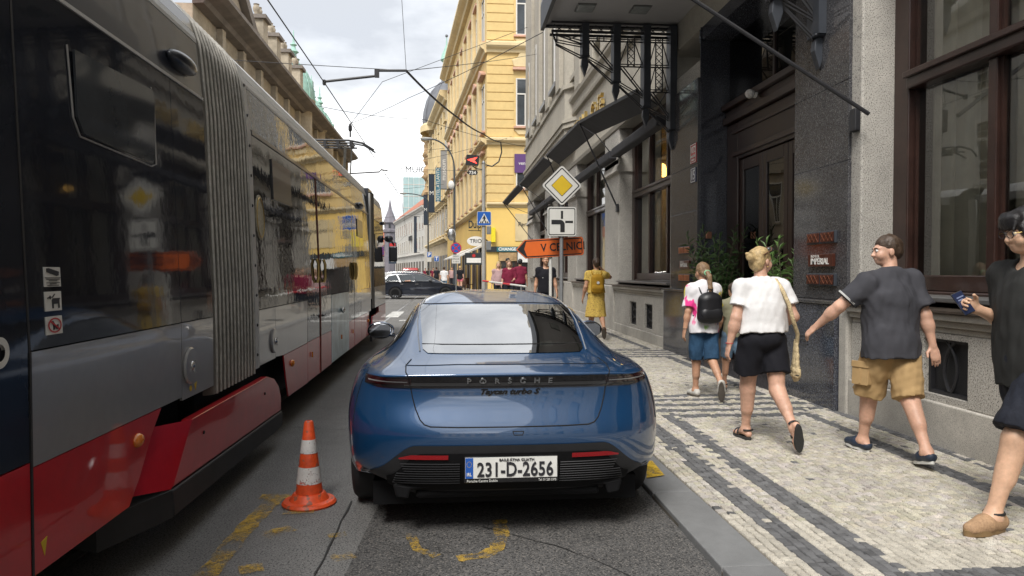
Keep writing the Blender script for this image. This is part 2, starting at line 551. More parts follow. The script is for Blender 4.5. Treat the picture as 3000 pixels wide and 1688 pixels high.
strip('painted_letter', [gp(835, 1410), gp(890, 1398)], .10)
strip('painted_letter', [gp(825, 1352), gp(870, 1345)], .07)
strip('painted_letter', [gp(1255, 1310), gp(1262, 1350), gp(1250, 1382), gp(1215, 1400), gp(1150, 1408)], .09)
strip('painted_letter', [gp(1030, 1345), gp(1050, 1385), gp(1100, 1402)], .06)
# white stop line and crossing far ahead
for k in range(7):
    sheet('crossing_stripe', [(-2.2 + k * 1.0, 24.5), (-1.75 + k * 1.0, 24.5), (-1.75 + k * 1.0, 28.0), (-2.2 + k * 1.0, 28.0)], M_white_paint, .006)
sheet('stop_line', [(-1.6, 22.6), (1.3, 22.6), (1.3, 23.1), (-1.6, 23.1)], M_white_paint, .006)
# tram rails
for x in (-3.47, -2.03):
    b = MB().box(x - .03, x + .03, -20, 200, -.03, .004)
    structure(b.build('rail', M_rail))
# ------------------------------------------------------------------ hotel on the right
M_granite = mat('granite', (.40, .375, .335), .7, var=[(.9, .2), (3, .1), (9, .07)], speck=[(85, (.12, .115, .105), .62), (110, (.56, .54, .50), .5)], bump=[(130, .35, .004)])
M_granite_fine = mat('granite_dressed', (.44, .415, .37), .75, var=[(.8, .2), (2.5, .13), (7, .09)], speck=(160, (.2, .19, .18), .5), bump=[(110, .3, .004), (12, .15, .008)])
M_polished = mat('polished_dark_granite', (.030, .032, .040), .13, var=(2, .25), speck=[(95, (.16, .165, .18), .42), (60, (.07, .075, .10), .6)], bump=(3, .04, .01), spec=.6)
M_polished_lt = mat('polished_grey_granite', (.055, .054, .058), .13, var=(2, .2), speck=[(100, (.15, .148, .15), .42), (70, (.025, .025, .03), .55)], bump=(3, .05, .01), spec=.6)
M_upper = mat('upper_stone', (.40, .37, .31), .85, var=[(.5, .14), (6, .1)], bump=[(30, .3, .01)], speck=(90, (.28, .26, .22), .4))
M_wood = mat('dark_wood', (.030, .0135, .010), .35, var=[(3, .3), (25, .15)], bump=(30, .12, .004), coat=.25)
M_wood_door = mat('door_wood', (.024, .010, .007), .38, var=[(2, .3), (30, .2)], bump=(30, .12, .004), coat=.2)
M_black = mat('black_iron', (.018, .018, .021), .5, var=(6, .3), bump=(60, .15, .003))
M_awn = mat('awning_cloth', (.026, .026, .031), .75, var=(2.5, .3), bump=(7, .25, .02))
M_soffit = mat('canopy_soffit', (.46, .45, .45), .7, var=(.7, .08))
M_fascia = mat('canopy_fascia', (.035, .04, .05), .5, var=(3, .2))
M_lampglass = mat('dull_glass', (.35, .37, .36), .12, var=(8, .15))
M_gold = mat('gold_letters', (.55, .40, .15), .32, metal=.85, var=(9, .2))
M_copper = mat('copper', (.62, .30, .19), .28, metal=.9, var=(6, .2), bump=(40, .08, .003))
M_copper_dk = mat('dark_copper', (.13, .045, .03), .3, metal=.6, var=(8, .3))
M_curtain = mat('curtain', (.78, .74, .64), .9, var=(3, .12))
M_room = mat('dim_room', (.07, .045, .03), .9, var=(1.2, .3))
M_lit = mat('lit_lamp', (.9, .6, .2), .5, emit=((1.0, .55, .12), 3.2))
M_slate = mat('sill_metal', (.20, .195, .19), .38, metal=.6, var=(5, .2), bump=(9, .2, .006))
M_tinbrown = mat('sill_tin', (.10, .08, .065), .3, metal=.5, var=(6, .35), bump=(10, .3, .01))
M_mesh = mat('vent_mesh', (.016, .016, .018), .6, bump=(180, .8, .006))
M_pane = glass_mat('window_pane', (.86, .88, .84), .14, wob=(.8, .35))
M_pane_dark = glass_mat('window_pane_dark', (.30, .31, .30), .12, wob=(.9, .3))
M_white = mat('white_plastic', (.72, .71, .68), .4, var=(6, .06))
M_enamel_red = mat('enamel_red', (.38, .03, .035), .25, var=(9, .1), coat=.3)
M_enamel_blue = mat('enamel_blue', (.02, .035, .10), .25, var=(9, .1), coat=.3)
M_letter_white = mat('letter_white', (.75, .74, .70), .5)
M_leaf = mat('oleander_leaf', (.055, .115, .03), .5, var=(4, .3), objrand=.2)
M_leaf2 = mat('oleander_leaf_pale', (.11, .20, .05), .5, var=(4, .25))
M_stem = mat('stem', (.10, .085, .05), .8)
M_pot = mat('clay_pot', (.10, .075, .06), .6, var=(5, .2))

hotel = thing('hotel_building', 'grey granite hotel with dark wood windows and a canopied entrance along the pavement', 'building', (4.3, 8, 0))
HOF = Vector((4.3, 8, 0))
def hp(b, name, m, parent=None, **k):
    """a part of the hotel, given in world coordinates"""
    o = b.build(name, m, parent or hotel, **k)
    if parent is None: o.location = -HOF
    return o
PX, WX, BX = 4.30, 4.75, 4.20      # pier face, window plane, plinth face
PW = [(2.5, 3.6), (7.2, 8.60), (12.10, 13.75), (18.06, 19.7), (24.2, 26.0), (30.6, 32.3), (36.9, 39.6)]
for (a, c) in PW:
    b = MB().box(PX, 5.6, a, c, 1.20, 5.2)
    hp(b, 'pier', M_granite, bevel=.02)
    # corbelled head of the pier
    b = MB().prism([(0, 0), (.10, .22), (.10, .34), (.45, .34), (.45, 0)], lambda q, z, d: (PX - .0 + q - .10, d, 4.1 + z), a - .06, c + .06) if a > 15 else None
    if b: hp(b, 'pier_head', M_granite_fine, bevel=.01)
# upper wall, its mouldings and first floor
hp(MB().box(PX + .03, 6.6, -2, 8.5, 5.2, 17), 'upper_wall', M_upper)
hp(MB().box(PX + .03, 6.6, 8.5, 13.8, 5.75, 17), 'upper_wall', M_upper)
hp(MB().box(PX + .03, 6.6, 13.8, 39.6, 5.2, 17), 'upper_wall', M_upper)
hp(MB().box(5.62, 6.4, 39.4, 39.6, 0, 5.2), 'end_wall', M_upper)
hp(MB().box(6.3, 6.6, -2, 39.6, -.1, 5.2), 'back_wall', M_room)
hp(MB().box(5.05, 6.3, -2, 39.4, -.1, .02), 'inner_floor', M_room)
def moulding(name, prof, y0, y1, m=M_upper):
    return hp(MB().prism(prof, lambda q, z, d: (PX + .03 - q, d, z), y0, y1), name, m)
corn = [(-.05, 6.95), (.10, 6.97), (.12, 7.05), (.07, 7.08), (.07, 7.34), (.18, 7.42), (.20, 7.52), (-.05, 7.55)]
moulding('cornice', corn, 13.9, 26.2)
moulding('string_course', [(-.05, 5.2), (.06, 5.22), (.09, 5.32), (-.05, 5.36)], 13.9, 39.6)
for k, yy in enumerate(np.arange(14.6, 26, 2.05)):
    hp(MB().box(PX - .16, PX + .06, yy, yy + .95, 7.55, 17), 'pilaster', M_upper, bevel=.03)
    if k < 6:
        w = hp(MB().box(PX - .01, PX + .05, yy + 1.0, yy + 2.0, 8.3, 11.4), 'upper_window', M_pane_dark)
        hp(MB().box(PX - .05, PX - .012, yy + 1.46, yy + 1.54, 8.3, 11.4).box(PX - .05, PX - .012, yy + 1.0, yy + 1.45, 10.3, 10.4).box(PX - .05, PX - .012, yy + 1.55, yy + 2.0, 10.3, 10.4), 'frame', M_white, w)
        hp(MB().box(PX - .14, PX + .02, yy + .96, yy + 2.04, 8.12, 8.28), 'window_ledge', M_upper)
# the oriel that steps out over the far bays
oy0, oy1, ox = 25.0, 38.0, 4.02
po = [(PX + .1, oy0 - .5), (ox, oy0), (ox, oy1), (PX + .1, oy1)]
hp(MB().prism(po, lambda a, c, d: (a, c, d), 6.0, 17), 'oriel', M_upper)
for (z0, z1, e) in ((5.86, 5.998, .03), (6.55, 6.72, .07), (6.722, 6.84, .12), (7.9, 8.05, .08)):
    pq = [(PX + .1, oy0 - .75 - e * 1.5), (ox - e, oy0 - e * .6), (ox - e, oy1 + e), (PX + .1, oy1 + e)]
    hp(MB().prism(pq, lambda a, c, d: (a, c, d), z0, z1), 'oriel_moulding', M_upper)
for yy in np.arange(25.4, 36, 2.9):
    hp(MB().box(ox - .14, ox + .05, yy, yy + .9, 8.05, 17), 'pilaster', M_upper, bevel=.03)
    w = hp(MB().box(ox - .012, ox + .05, yy + 1.1, yy + 2.6, 8.6, 12.0), 'upper_window', M_pane_dark)
    hp(MB().box(ox - .06, ox - .014, yy + 1.8, yy + 1.9, 8.6, 12.0), 'frame', M_white, w)
    hp(MB().box(ox - .16, ox + .02, yy + 1.0, yy + 2.7, 8.42, 8.58), 'window_ledge', M_slate)

# plinth under the windows
def plinth(y0, y1, vents, big=False):
    zt = 1.02
    cuts = sorted(vents)
    # lower course, proud
    hp(MB().box(BX - .02, 4.9, y0, y1, -.05, .42 if big else .26), 'plinth_base', M_granite_fine, bevel=.012)
    zb = .42 if big else .26
    e = y0
    for (a, c, za, zc) in cuts + [(y1, y1, 0, 0)]:
        if a - e > .01: hp(MB().box(BX + .012, 4.9, e, a, zb, zt), 'plinth_panel', M_granite, bevel=.01)
        if c > a:
            if za > zb + .01: hp(MB().box(BX + .014, 4.9, a + .0005, c - .0005, zb, za), 'plinth_panel', M_granite)
            if zt > zc + .01: hp(MB().box(BX + .014, 4.9, a + .0005, c - .0005, zc, zt), 'plinth_panel', M_granite)
            g = hp(MB().box(BX + .10, BX + .13, a, c, za, zc), 'vent_grille', M_mesh)
            cy, cz, rr = (a + c) / 2, (za + zc) / 2, (c - a) / 2
            bb = MB()
            if big:
                for (oy, oz, r2) in ((-.13, -.02, .40), (.13, -.02, .40)):
                    pts = []
                    for k in range(49):
                        t = 2 * PI * k / 48
                        q = (cy + oy * 2.0 + r2 * math.cos(t) * .85, cz + oz + r2 * .78 * math.sin(t))
                        if a + .01 < q[0] < c - .01 and za + .01 < q[1] < zc - .01: pts.append((BX + .07, q[0], q[1]))
                        elif len(pts) > 2:
                            bb.tube(pts, .015, 6); pts = []
                        else: pts = []
                    if len(pts) > 2: bb.tube(pts, .015, 6)
            else:
                for k in range(3):
                    zz = za + (k + .5) * (zc - za) / 3
                    bb.tube([(BX + .07, cy + rr * .75 * math.cos(2 * PI * i / 14), zz + (zc - za) / 6.3 * math.sin(2 * PI * i / 14)) for i in range(14)], .012, 5, closed=True)
            t_ = .03
            bb.box(BX + .06, BX + .10, a, c, za, za + t_).box(BX + .06, BX + .10, a, c, zc - t_, zc).box(BX + .06, BX + .10, a, a + t_, za + t_, zc - t_).box(BX + .06, BX + .10, c - t_, c, za + t_, zc - t_)
            hp(bb, 'grille_ornament', M_black, g)
        e = c
    # stepped cap
    for k, (za, zb2, ex) in enumerate(((1.021, 1.075, -.02), (1.076, 1.135, .02), (1.136, 1.20, .07))):
        hp(MB().box(BX - ex, 4.9, y0, y1, za, zb2), 'plinth_cap', M_granite_fine, bevel=.012)
    hp(MB().prism([(-.10, 1.202), (-.10, 1.222), (.5, 1.28), (.5, 1.202)], lambda q, z, d: (BX + q, d, z), y0 + .02, y1 - .02), 'sill_tin', M_tinbrown)
plinth(3.6, 7.2, [(5.50, 6.04, .48, .97), (4.0, 4.54, .48, .97)], True)
for (p, q) in ((13.75, 18.06), (19.7, 24.2), (26.0, 30.6), (32.3, 36.9)):
    c0 = (p + q) / 2
    vv = [(c0 - .95 - .3, c0 - .95 + .3, .33, .86), (c0 + .35 - .3, c0 + .35 + .3, .33, .86)] if p < 14 else [(c0 - .6, c0, .33, .86)]
    plinth(p, q, vv)
for (a, c) in PW:
    if a in (7.2, 12.10): continue
    hp(MB().box(BX - .03, 5.0, a + .001, c - .001, -.05, 1.19), 'pier_base', M_granite_fine, bevel=.02)

# windows
def hotel_window(y0, y1, mull, upper=True, drape=1.0, lamps=0):
    ztr0, ztr1 = 3.40, 3.56
    w = hp(MB().box(WX - .10, WX + .10, y0, y0 + .22, 1.24, 5.2).box(WX - .10, WX + .10, y1 - .24, y1, 1.24, 5.2).box(WX - .09, WX + .1, y0 + .22, y1 - .24, 1.24, 1.36).box(WX - .10, WX + .1, y0 + .22, y1 - .24, 4.95, 5.2), 'window', M_wood, bevel=.012)
    K = w
    def sub(b, n, m, **kk):
        return b.build(n, m, K, **kk)
    sub(MB().box(WX - .06, WX + .06, y0 + .22, y1 - .24, 1.361, 1.515), 'bottom_rail', M_wood, bevel=.01)
    sub(MB().box(WX - .13, WX + .06, y0 + .22, y1 - .24, ztr0, ztr1), 'transom', M_wood, bevel=.02)
    sub(MB().box(WX - .17, WX - .131, y0 + .22, y1 - .24, ztr1 - .05, ztr1 + .01), 'transom', M_wood, bevel=.008)
    edges = [y0 + .22] + list(mull) + [y1 - .24]
    for m_ in mull:
        sub(MB().box(WX - .07, WX + .06, m_ - .05, m_ + .05, 1.516, ztr0 - .001), 'mullion', M_wood, bevel=.01)
        sub(MB().box(WX - .07, WX + .06, m_ - .05, m_ + .05, ztr1 + .011, 4.949), 'mullion', M_wood, bevel=.01)
    for i in range(len(edges) - 1):
        a, c = edges[i] + (.05 if i else 0), edges[i + 1] - (.05 if i < len(edges) - 2 else 0)
        for (za, zc) in ((1.516, ztr0 - .001), (ztr1 + .011, 4.949)):
            sub(MB().add([(WX, a, za), (WX, c, za), (WX, c, zc), (WX, a, zc)], [(3, 2, 1, 0)]), 'pane', M_pane)
            # thin inner sash
            sub(MB().box(WX - .035, WX + .02, a, a + .035, za, zc), 'sash', M_wood); sub(MB().box(WX - .035, WX + .02, c - .035, c, za, zc), 'sash', M_wood)
    # curtains just behind
    def curtain(a, c, z0, z1, off):
        P0, P1 = [], []
        n = max(12, int((c - a) * 22))
        for k in range(n + 1):
            yy = a + (c - a) * k / n
            xx = WX + .12 + off + .035 * math.sin(k * 1.15 + math.sin(k * .7)) + .012 * math.sin(k * 2.9)
            P0.append((xx, yy, z0)); P1.append((xx + .01 * math.sin(k), yy, z1))
        sub(MB().grid([P0, P1]), 'curtain', M_curtain, smooth=60)
    if drape > 0:
        curtain(y1 - .26 - (y1 - y0 - .46) * .52 * drape, y1 - .26, 1.4, 4.94, 0)
        curtain(y0 + .24, y0 + .24 + (y1 - y0 - .46) * .40 * drape, 1.4, 4.94, .05)
    for k in range(lamps):
        ly = 17.35 - .22 * k; lz = 4.12 - .10 * k
        l_ = sub(MB().ell((5.20 - .05 * k, ly, lz), (.12, .12, .10), 12, 8), 'ceiling_lamp', M_lit, smooth=60)
    hp(MB().box(BX + .03, WX - .10, y0 + .02, y1 - .02, 1.281, 1.33), 'window_sill', M_slate, bevel=.01)
hotel_window(3.6, 7.2, [4.75, 5.86], drape=1.0)
hotel_window(13.75, 18.06, [15.2, 16.6], drape=.75, lamps=3)
hotel_window(19.7, 24.2, [21.2, 22.7], drape=.9)
hotel_window(26.0, 30.6, [27.5, 29.0], drape=.9)
hotel_window(32.3, 36.9, [34.6], drape=.9)

# polished stone pilasters either side of the entrance
def slabs(y0, y1, m, z0, zs, x0=PX - .035):
    e = z0
    for z in zs:
        hp(MB().box(x0, PX + .1, y0, y1, e + .002, z - .002), 'stone_slab', m, bevel=.004)
        e = z
slabs(7.385, 8.60, M_polished_lt, 1.235, (2.75, 3.62, 5.4))
slabs(12.10, 13.60, M_polished_lt, 1.235, (2.62, 3.42, 4.9))
for (a, c) in ((7.37, 8.63), (12.07, 13.58)):
    hp(MB().box(4.12, 5.0, a, c, -.05, 1.19), 'pilaster_block', M_polished, bevel=.012)
    hp(MB().box(4.10, 4.5, a - .01, c + .01, 1.192, 1.234), 'block_cap', M_polished_lt, bevel=.01)
hp(MB().box(4.16, 5.0, 7.205, 7.365, -.05, 1.2), 'pier_foot', M_granite_fine, bevel=.02)
hp(MB().box(4.16, 5.0, 13.585, 13.745, -.05, 1.2), 'pier_foot', M_granite_fine, bevel=.02)
b = MB()
for zz in (.80, .745): b.box(4.112, 4.1195, 7.95, 8.12, zz - .045, zz - .038).box(4.112, 4.1195, 7.95, 8.12, zz, zz + .007)
b.box(4.112, 4.1195, 7.95, 7.957, .70, .80).box(4.112, 4.1195, 8.113, 8.12, .70, .80)
hp(b, 'incised_mark', M_polished_lt)
# entrance recess
hp(MB().box(PX + .002, 5.55, 12.085, 12.099, .02, 5.75), 'jamb', M_polished, bevel=.002)
hp(MB().box(PX + .002, 5.55, 8.601, 8.615, .02, 5.75), 'jamb', M_polished)
hp(MB().box(4.0, 5.6, 8.62, 12.08, -.05, .06), 'door_step', M_polished_lt, bevel=.01)
hp(MB().box(PX + .02, 5.5, 8.5, 12.2, 5.52, 5.74), 'entrance_soffit', M_polished)
door = hp(MB().box(4.78, 4.95, 8.62, 9.05, .06, 4.05).box(4.78, 4.95, 11.62, 12.08, .06, 4.05).box(4.78, 4.95, 9.05, 11.62, 3.42, 4.05), 'entrance_door', M_wood_door, bevel=.012)
DX = 4.80
for z0, z1, ex in ((4.06, 4.18, .10), (4.181, 4.30, .05), (4.301, 4.40, .13)):
    MB().box(DX - ex, 4.95, 8.62, 12.08, z0, z1).build('lintel', M_wood, door, bevel=.012)
MB().box(DX - .05, DX - .021, 8.9, 11.8, 3.48, 3.56).box(DX - .05, DX - .021, 8.9, 11.8, 3.86, 3.92).build('moulding', M_wood, door, bevel=.008)
for (a, c) in ((9.06, 9.9), (9.91, 10.74), (10.75, 11.61)):
    lf = MB().box(DX + .02, DX + .07, a, a + .13, .07, 3.41).box(DX + .02, DX + .07, c - .13, c, .07, 3.41).box(DX + .02, DX + .07, a + .13, c - .13, .07, .95).box(DX + .02, DX + .07, a + .13, c - .13, 3.22, 3.41).build('door_leaf', M_wood_door, door, bevel=.01)
    MB().add([(DX + .045, a + .13, .95), (DX + .045, c - .13, .95), (DX + .045, c - .13, 3.22), (DX + .045, a + .13, 3.22)], [(3, 2, 1, 0)]).build('pane', M_pane_dark, door)
    MB().box(DX - .03, DX + .0, c - .09, c - .06, 1.0, 1.45).build('handle', M_copper, door, bevel=.006)
MB().add([(DX + .02, 8.62, 4.41), (DX + .02, 12.08, 4.41), (DX + .02, 12.08, 5.52), (DX + .02, 8.62, 5.52)], [(3, 2, 1, 0)]).build('transom_glass', M_pane_dark, door)
MB().box(DX - .01, DX + .05, 10.3, 10.36, 4.41, 5.52).build('glazing_bar', M_wood, door)
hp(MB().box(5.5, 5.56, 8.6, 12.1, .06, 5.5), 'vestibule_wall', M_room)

# canopy and its iron brackets
CAN_Y0, CAN_Y1, CAN_X, CAN_Z = 7.3, 13.75, 1.74, 6.27
can = hp(MB().box(CAN_X + .07, PX + .03, CAN_Y0, CAN_Y1 - .06, CAN_Z, CAN_Z + .22), 'canopy', M_soffit)
MB().box(CAN_X, CAN_X + .069, CAN_Y0, CAN_Y1, CAN_Z - .10, CAN_Z + .35).build('fascia', M_fascia, can)
MB().box(CAN_X + .07, PX + .02, CAN_Y1 - .059, CAN_Y1, CAN_Z - .05, CAN_Z + .35).build('fascia', M_fascia, can)
MB().box(CAN_X, PX + .03, CAN_Y0 + .01, CAN_Y1 - .01, CAN_Z + .351, CAN_Z + .40).build('canopy_roof', M_slate, can)
for (cx, cy) in ((2.42, 12.75), (3.42, 12.75), (2.42, 10.6), (3.42, 10.6), (2.42, 8.5), (3.42, 8.5)):
    f_ = MB().box(cx - .17, cx + .17, cy - .2, cy + .2, CAN_Z - .012, CAN_Z - .001).build('recessed_light', M_slate, can)
    MB().box(cx - .145, cx + .145, cy - .175, cy + .175, CAN_Z - .03, CAN_Z - .0125).build('lens', M_lampglass, f_)
def bracket(Y):
    b = MB()
    XS = [1.95, 2.55, 3.15, 3.73, 4.24]
    ZB = [5.90, 5.60, 5.13, 4.66, 4.24]
    top = CAN_Z - .05
    y = Y
    for dy in (-.11, .11):
        b.bar((1.9, y + dy, top), (PX, y + dy, top), .03, .035); b.bar((1.9, y + dy, top - .17), (PX, y + dy, top - .17), .03, .045)
    x = 1.97
    while x < 4.2:
        b.bar((x, y, top - .16), (x + .19, y, top - .01), .014, .014); b.bar((x + .19, y, top - .16), (x, y, top - .01), .014, .014); x += .2
    b.bar((1.93, y, top - .15), (2.0, y, 5.88), .03); b.bar((2.02, y, top - .15), (2.02, y, 5.88), .024)
    for k in range(4):
        x0, x1 = XS[k], XS[k + 1]
        zA, zB = ZB[k], ZB[k + 1]
        xl, xr = x0 + (.07 if k else .04), x1 - .06
        for off in (0, .05):
            b.bar((xl, y, zA - .07 + off * .5), (xr, y, zB - .02 + off), .02)              # falling pair
            b.bar((xl, y, zA - .02 + off), (xr, y, zB + .20 + off * .8), .017)               # flatter pair
        zt = top - .2
        zu = zA + .32 if k else top - .2
        b.bar((xl, y, zu), (xr, y, zB + .26), .024); b.bar((xl + .07, y, zu), (xr, y, zB + .32), .018)
        b.bar(((xl + xr) / 2, y, (zu + zB + .26) / 2), (xr - .02, y, min(zt, zu + .05)), .018)
        if k:
            lev = [zu]
            while lev[-1] < zt - .35: lev.append(lev[-1] + .47)
            for z in lev:
                if z < zt - .05: b.bar((x0, y, z), (x1, y, z), .022); b.bar((x0, y, z + .045), (x1, y, z + .045), .016)
            xm = (x0 + x1) / 2
            for e in (-.065, .065): b.bar((xm + e, y - .02, zt), (xm + e, y - .02, zu), .02)
            z = zu
            while z < zt - .12:
                b.bar((xm - .065, y - .02, z), (xm + .065, y - .02, z + .13), .012); b.bar((xm + .065, y - .02, z), (xm - .065, y - .02, z + .13), .012); z += .13
            for i in range(len(lev)):
                z0, z1 = lev[i], min(zt, lev[i] + .47)
                if z1 - z0 > .15:
                    b.bar((xl, y, z0 + .04), (xm - .07, y, z1), .017); b.bar((xr, y, z0 + .04), (xm + .07, y, z1), .017)
    br = hp(b, 'canopy_bracket', M_black)
    for x, z in zip(XS[1:], ZB[1:]):
        q = MB().box(x - .066, x + .066, Y - .135, Y + .135, z + .02, top - .01)
        q.build('hanger', M_fascia, br)
        q = MB(); pts = [(0, .075), (-.05, .02), (-.06, -.10), (0, -.31), (.06, -.10), (.05, .02)]
        q.prism(pts, lambda a, c, d: (x + a * 1.15, d, z - .05 + c), Y - .05, Y + .05)
        q.box(x - .085, x + .085, Y - .10, Y + .10, z + .0, z + .03)
        q.build('pendant', M_fascia, br, bevel=.01)
bracket(13.5)
bracket(8.0)

# slim awnings folded out over the far windows, with their props
def awning(y0, y1, xo0, zo0, xo, zo, dp=.43):
    def sec(x, z, y): return [(x, y, z), (x + dp, y, z - .63 * dp), (x + dp, y, z - .63 * dp + .03), (x, y, z + .045)]
    A_, B_ = sec(xo0, zo0, y0), sec(xo, zo, y1)
    a = hp(MB().add(A_ + B_, [(0, 1, 2, 3), (7, 6, 5, 4), (0, 4, 5, 1), (1, 5, 6, 2), (2, 6, 7, 3), (3, 7, 4, 0)]), 'awning', M_awn)
    MB().bar((xo0 - .012, y0, zo0 + .015), (xo - .012, y1, zo + .015), .02, .07).build('front_bar', M_black, a)
    MB().box(4.10, PX + .03, y0 + .1, y1 - .1, 4.46, 4.68).build('awning_case', M_awn, a, bevel=.03)
    yy = y1 - .05
    MB().bar((xo + .02, yy, zo), (PX - .02, yy, 3.18), .035).build('prop', M_black, a)
    MB().box(PX - .05, PX, yy - .09, yy + .09, 3.08, 3.28).build('prop_anchor', M_black, a, bevel=.01)
    MB().bar((xo + dp, yy, zo - .6 * dp), (4.1, yy, 4.58), .03, .02).build('arm', M_black, a)
awning(13.95, 18.15, 3.68, 5.10, 3.27, 5.33)
awning(18.22, 24.4, 3.27, 5.33, 3.29, 5.50)
awning(24.5, 30.9, 3.2, 5.45, 3.02, 5.32, .3)
awning(31.0, 37.2, 2.95, 5.28, 2.75, 5.12, .22)
# long prop of the canopy down to the pier
hp(MB().tube([(4.27, 7.02, 3.16), (2.55, 7.30, 4.35), (1.86, 7.42, 4.83)], .022, 8), 'canopy_prop', M_black)
hp(MB().box(4.235, 4.30, 6.97 - .0 + .245, 7.12 + .21, 3.03, 3.27), 'prop_anchor', M_black, bevel=.012)

# gilt lettering on the upper wall
lt = text_mesh('IMPERIAL  Café', .72, .05, space=1.25)
lt.xf(frame_matrix((PX - .06, 22.6, 6.28), (0, -1, 0), (0, 0, 1)))
sg = thing('gilt_lettering', 'gilded capital letters fixed to the stone wall above the awnings', 'sign', (PX, 22.6, 6.28))
for q in pieces(lt): q.xf(Matrix.Translation((-PX, -22.6, -6.28))).build('letter', M_gold, sg)

# number plates, copper lamps, brass plates, camera
def plate(y, z, w, h, m, txt, label, x=PX - .035):
    o = MB().box(x - .018, x - .001, y - w / 2, y + w / 2, z - h / 2, z + h / 2).build('number_plate', m, None, bevel=.006)
    tag(o, label, 'number plate')
    xs = x - .019
    MB().box(xs - .002, xs, y - w / 2 + .012, y + w / 2 - .012, z - h / 2 + .012, z - h / 2 + .02).box(xs - .002, xs, y - w / 2 + .012, y + w / 2 - .012, z + h / 2 - .02, z + h / 2 - .012).box(xs - .002, xs, y - w / 2 + .012, y - w / 2 + .02, z - h / 2 + .021, z + h / 2 - .021).box(xs - .002, xs, y + w / 2 - .02, y + w / 2 - .012, z - h / 2 + .021, z + h / 2 - .021).build('border', M_letter_white, o)
    for (s, sz, dz, sx) in txt:
        t = text_mesh(s, sz, .002, bold=.006 * sz, sx=sx); t.xf(frame_matrix((xs - .001, y, z + dz), (0, -1, 0), (0, 0, 1)))
        t.build('lettering', M_letter_white, o)
plate(12.28, 3.62, .30, .34, M_enamel_red, [('1072', .16, .06, .8), ('NOVÉ MĚSTO', .05, -.055, .85), ('PRAHA 1', .05, -.115, .85)], 'red enamel house number plate reading 1072 on polished stone')
plate(12.28, 3.24, .25, .26, M_enamel_blue, [('15', .24, -.005, .8)], 'dark blue enamel plate reading 15 on polished stone')
def copper_lamp(yc, zc, label, w=.62, h=.11):
    x = PX - .035
    o = thing('wall_lamp', label, 'lamp', (x, yc, zc), 0, 'copper wall lamps by the entrance')
    MB().box(-.035, 0, -w / 2, w / 2, -h / 2 - .015, h / 2 + .015).build('back_box', M_fascia, o, bevel=.006)
    for s in (-1, 1):
        c = s * (w / 4)
        p = MB().box(-.048, -.0355, c - w / 4 + .018, c + w / 4 - .018, -h / 2, h / 2).build('copper_panel', M_copper if yc > 10 else M_copper_dk, o, bevel=.004)
        b = MB()
        n = 3
        for k in range(n):
            y0 = c - w / 4 + .03 + k * (w / 2 - .06) / n; y1 = y0 + (w / 2 - .06) / n
            b.bar((-.0505, y0, -h / 2 + .01), (-.0505, y1, h / 2 - .01), .004); b.bar((-.0505, y1, -h / 2 + .01), (-.0505, y0, h / 2 - .01), .004)
        b.build('lattice', M_copper, o)
for yc, side in ((12.68, 'left'), (7.89, 'right')):
    for zc, up in ((1.94, 'upper'), (1.44 if yc > 10 else 1.46, 'lower')):
        copper_lamp(yc, zc, f'{up} copper lattice lamp on the {side} stone pilaster of the entrance')
    o = MB().box(PX - .075, PX - .036, yc - .27, yc + .27, 1.61, 1.75).build('name_plate', M_copper_dk, None, bevel=.004)
    tag(o, f'small dark copper hotel name plate between the two lamps, {side} of the entrance', 'sign')
    t = text_mesh('IMPERIAL', .10, .002, space=1.0, bold=.0006, align='CENTER'); t.xf(frame_matrix((PX - .078, yc, 1.665), (0, -1, 0), (0, 0, 1)))
    t.build('lettering', M_letter_white, o)
    t = text_mesh('H O T E L', .045, .002); t.xf(frame_matrix((PX - .078, yc + .1, 1.725), (0, -1, 0), (0, 0, 1)))
    t.build('lettering', M_letter_white, o)
o = thing('dome_camera', 'small white dome security camera on the wooden lintel over the door', 'camera', (DX - .14, 10.75, 4.30))
MB().lathe([(.0, -.0), (.07, -.0), (.075, .02), (.0, .06)], (0, 0, 0), 14).xf(Matrix.Rotation(R(90), 4, 'Y')).xf(Matrix.Translation((.02, 0, 0))).build('base', M_white, o, smooth=40)
MB().ell((-.05, 0, -.01), (.075, .075, .07), 14, 10).build('shell', M_white, o, smooth=60)
MB().ell((-.09, .03, -.035), (.038, .03, .03), 10, 8).build('lens', M_black, o, smooth=60)
o = MB().box(PX + .1, PX + .2, 12.02, 12.084, 2.12, 2.24).build('wall_light', M_copper, None, bevel=.01); tag(o, 'small copper wall light on the dark door jamb', 'lamp')

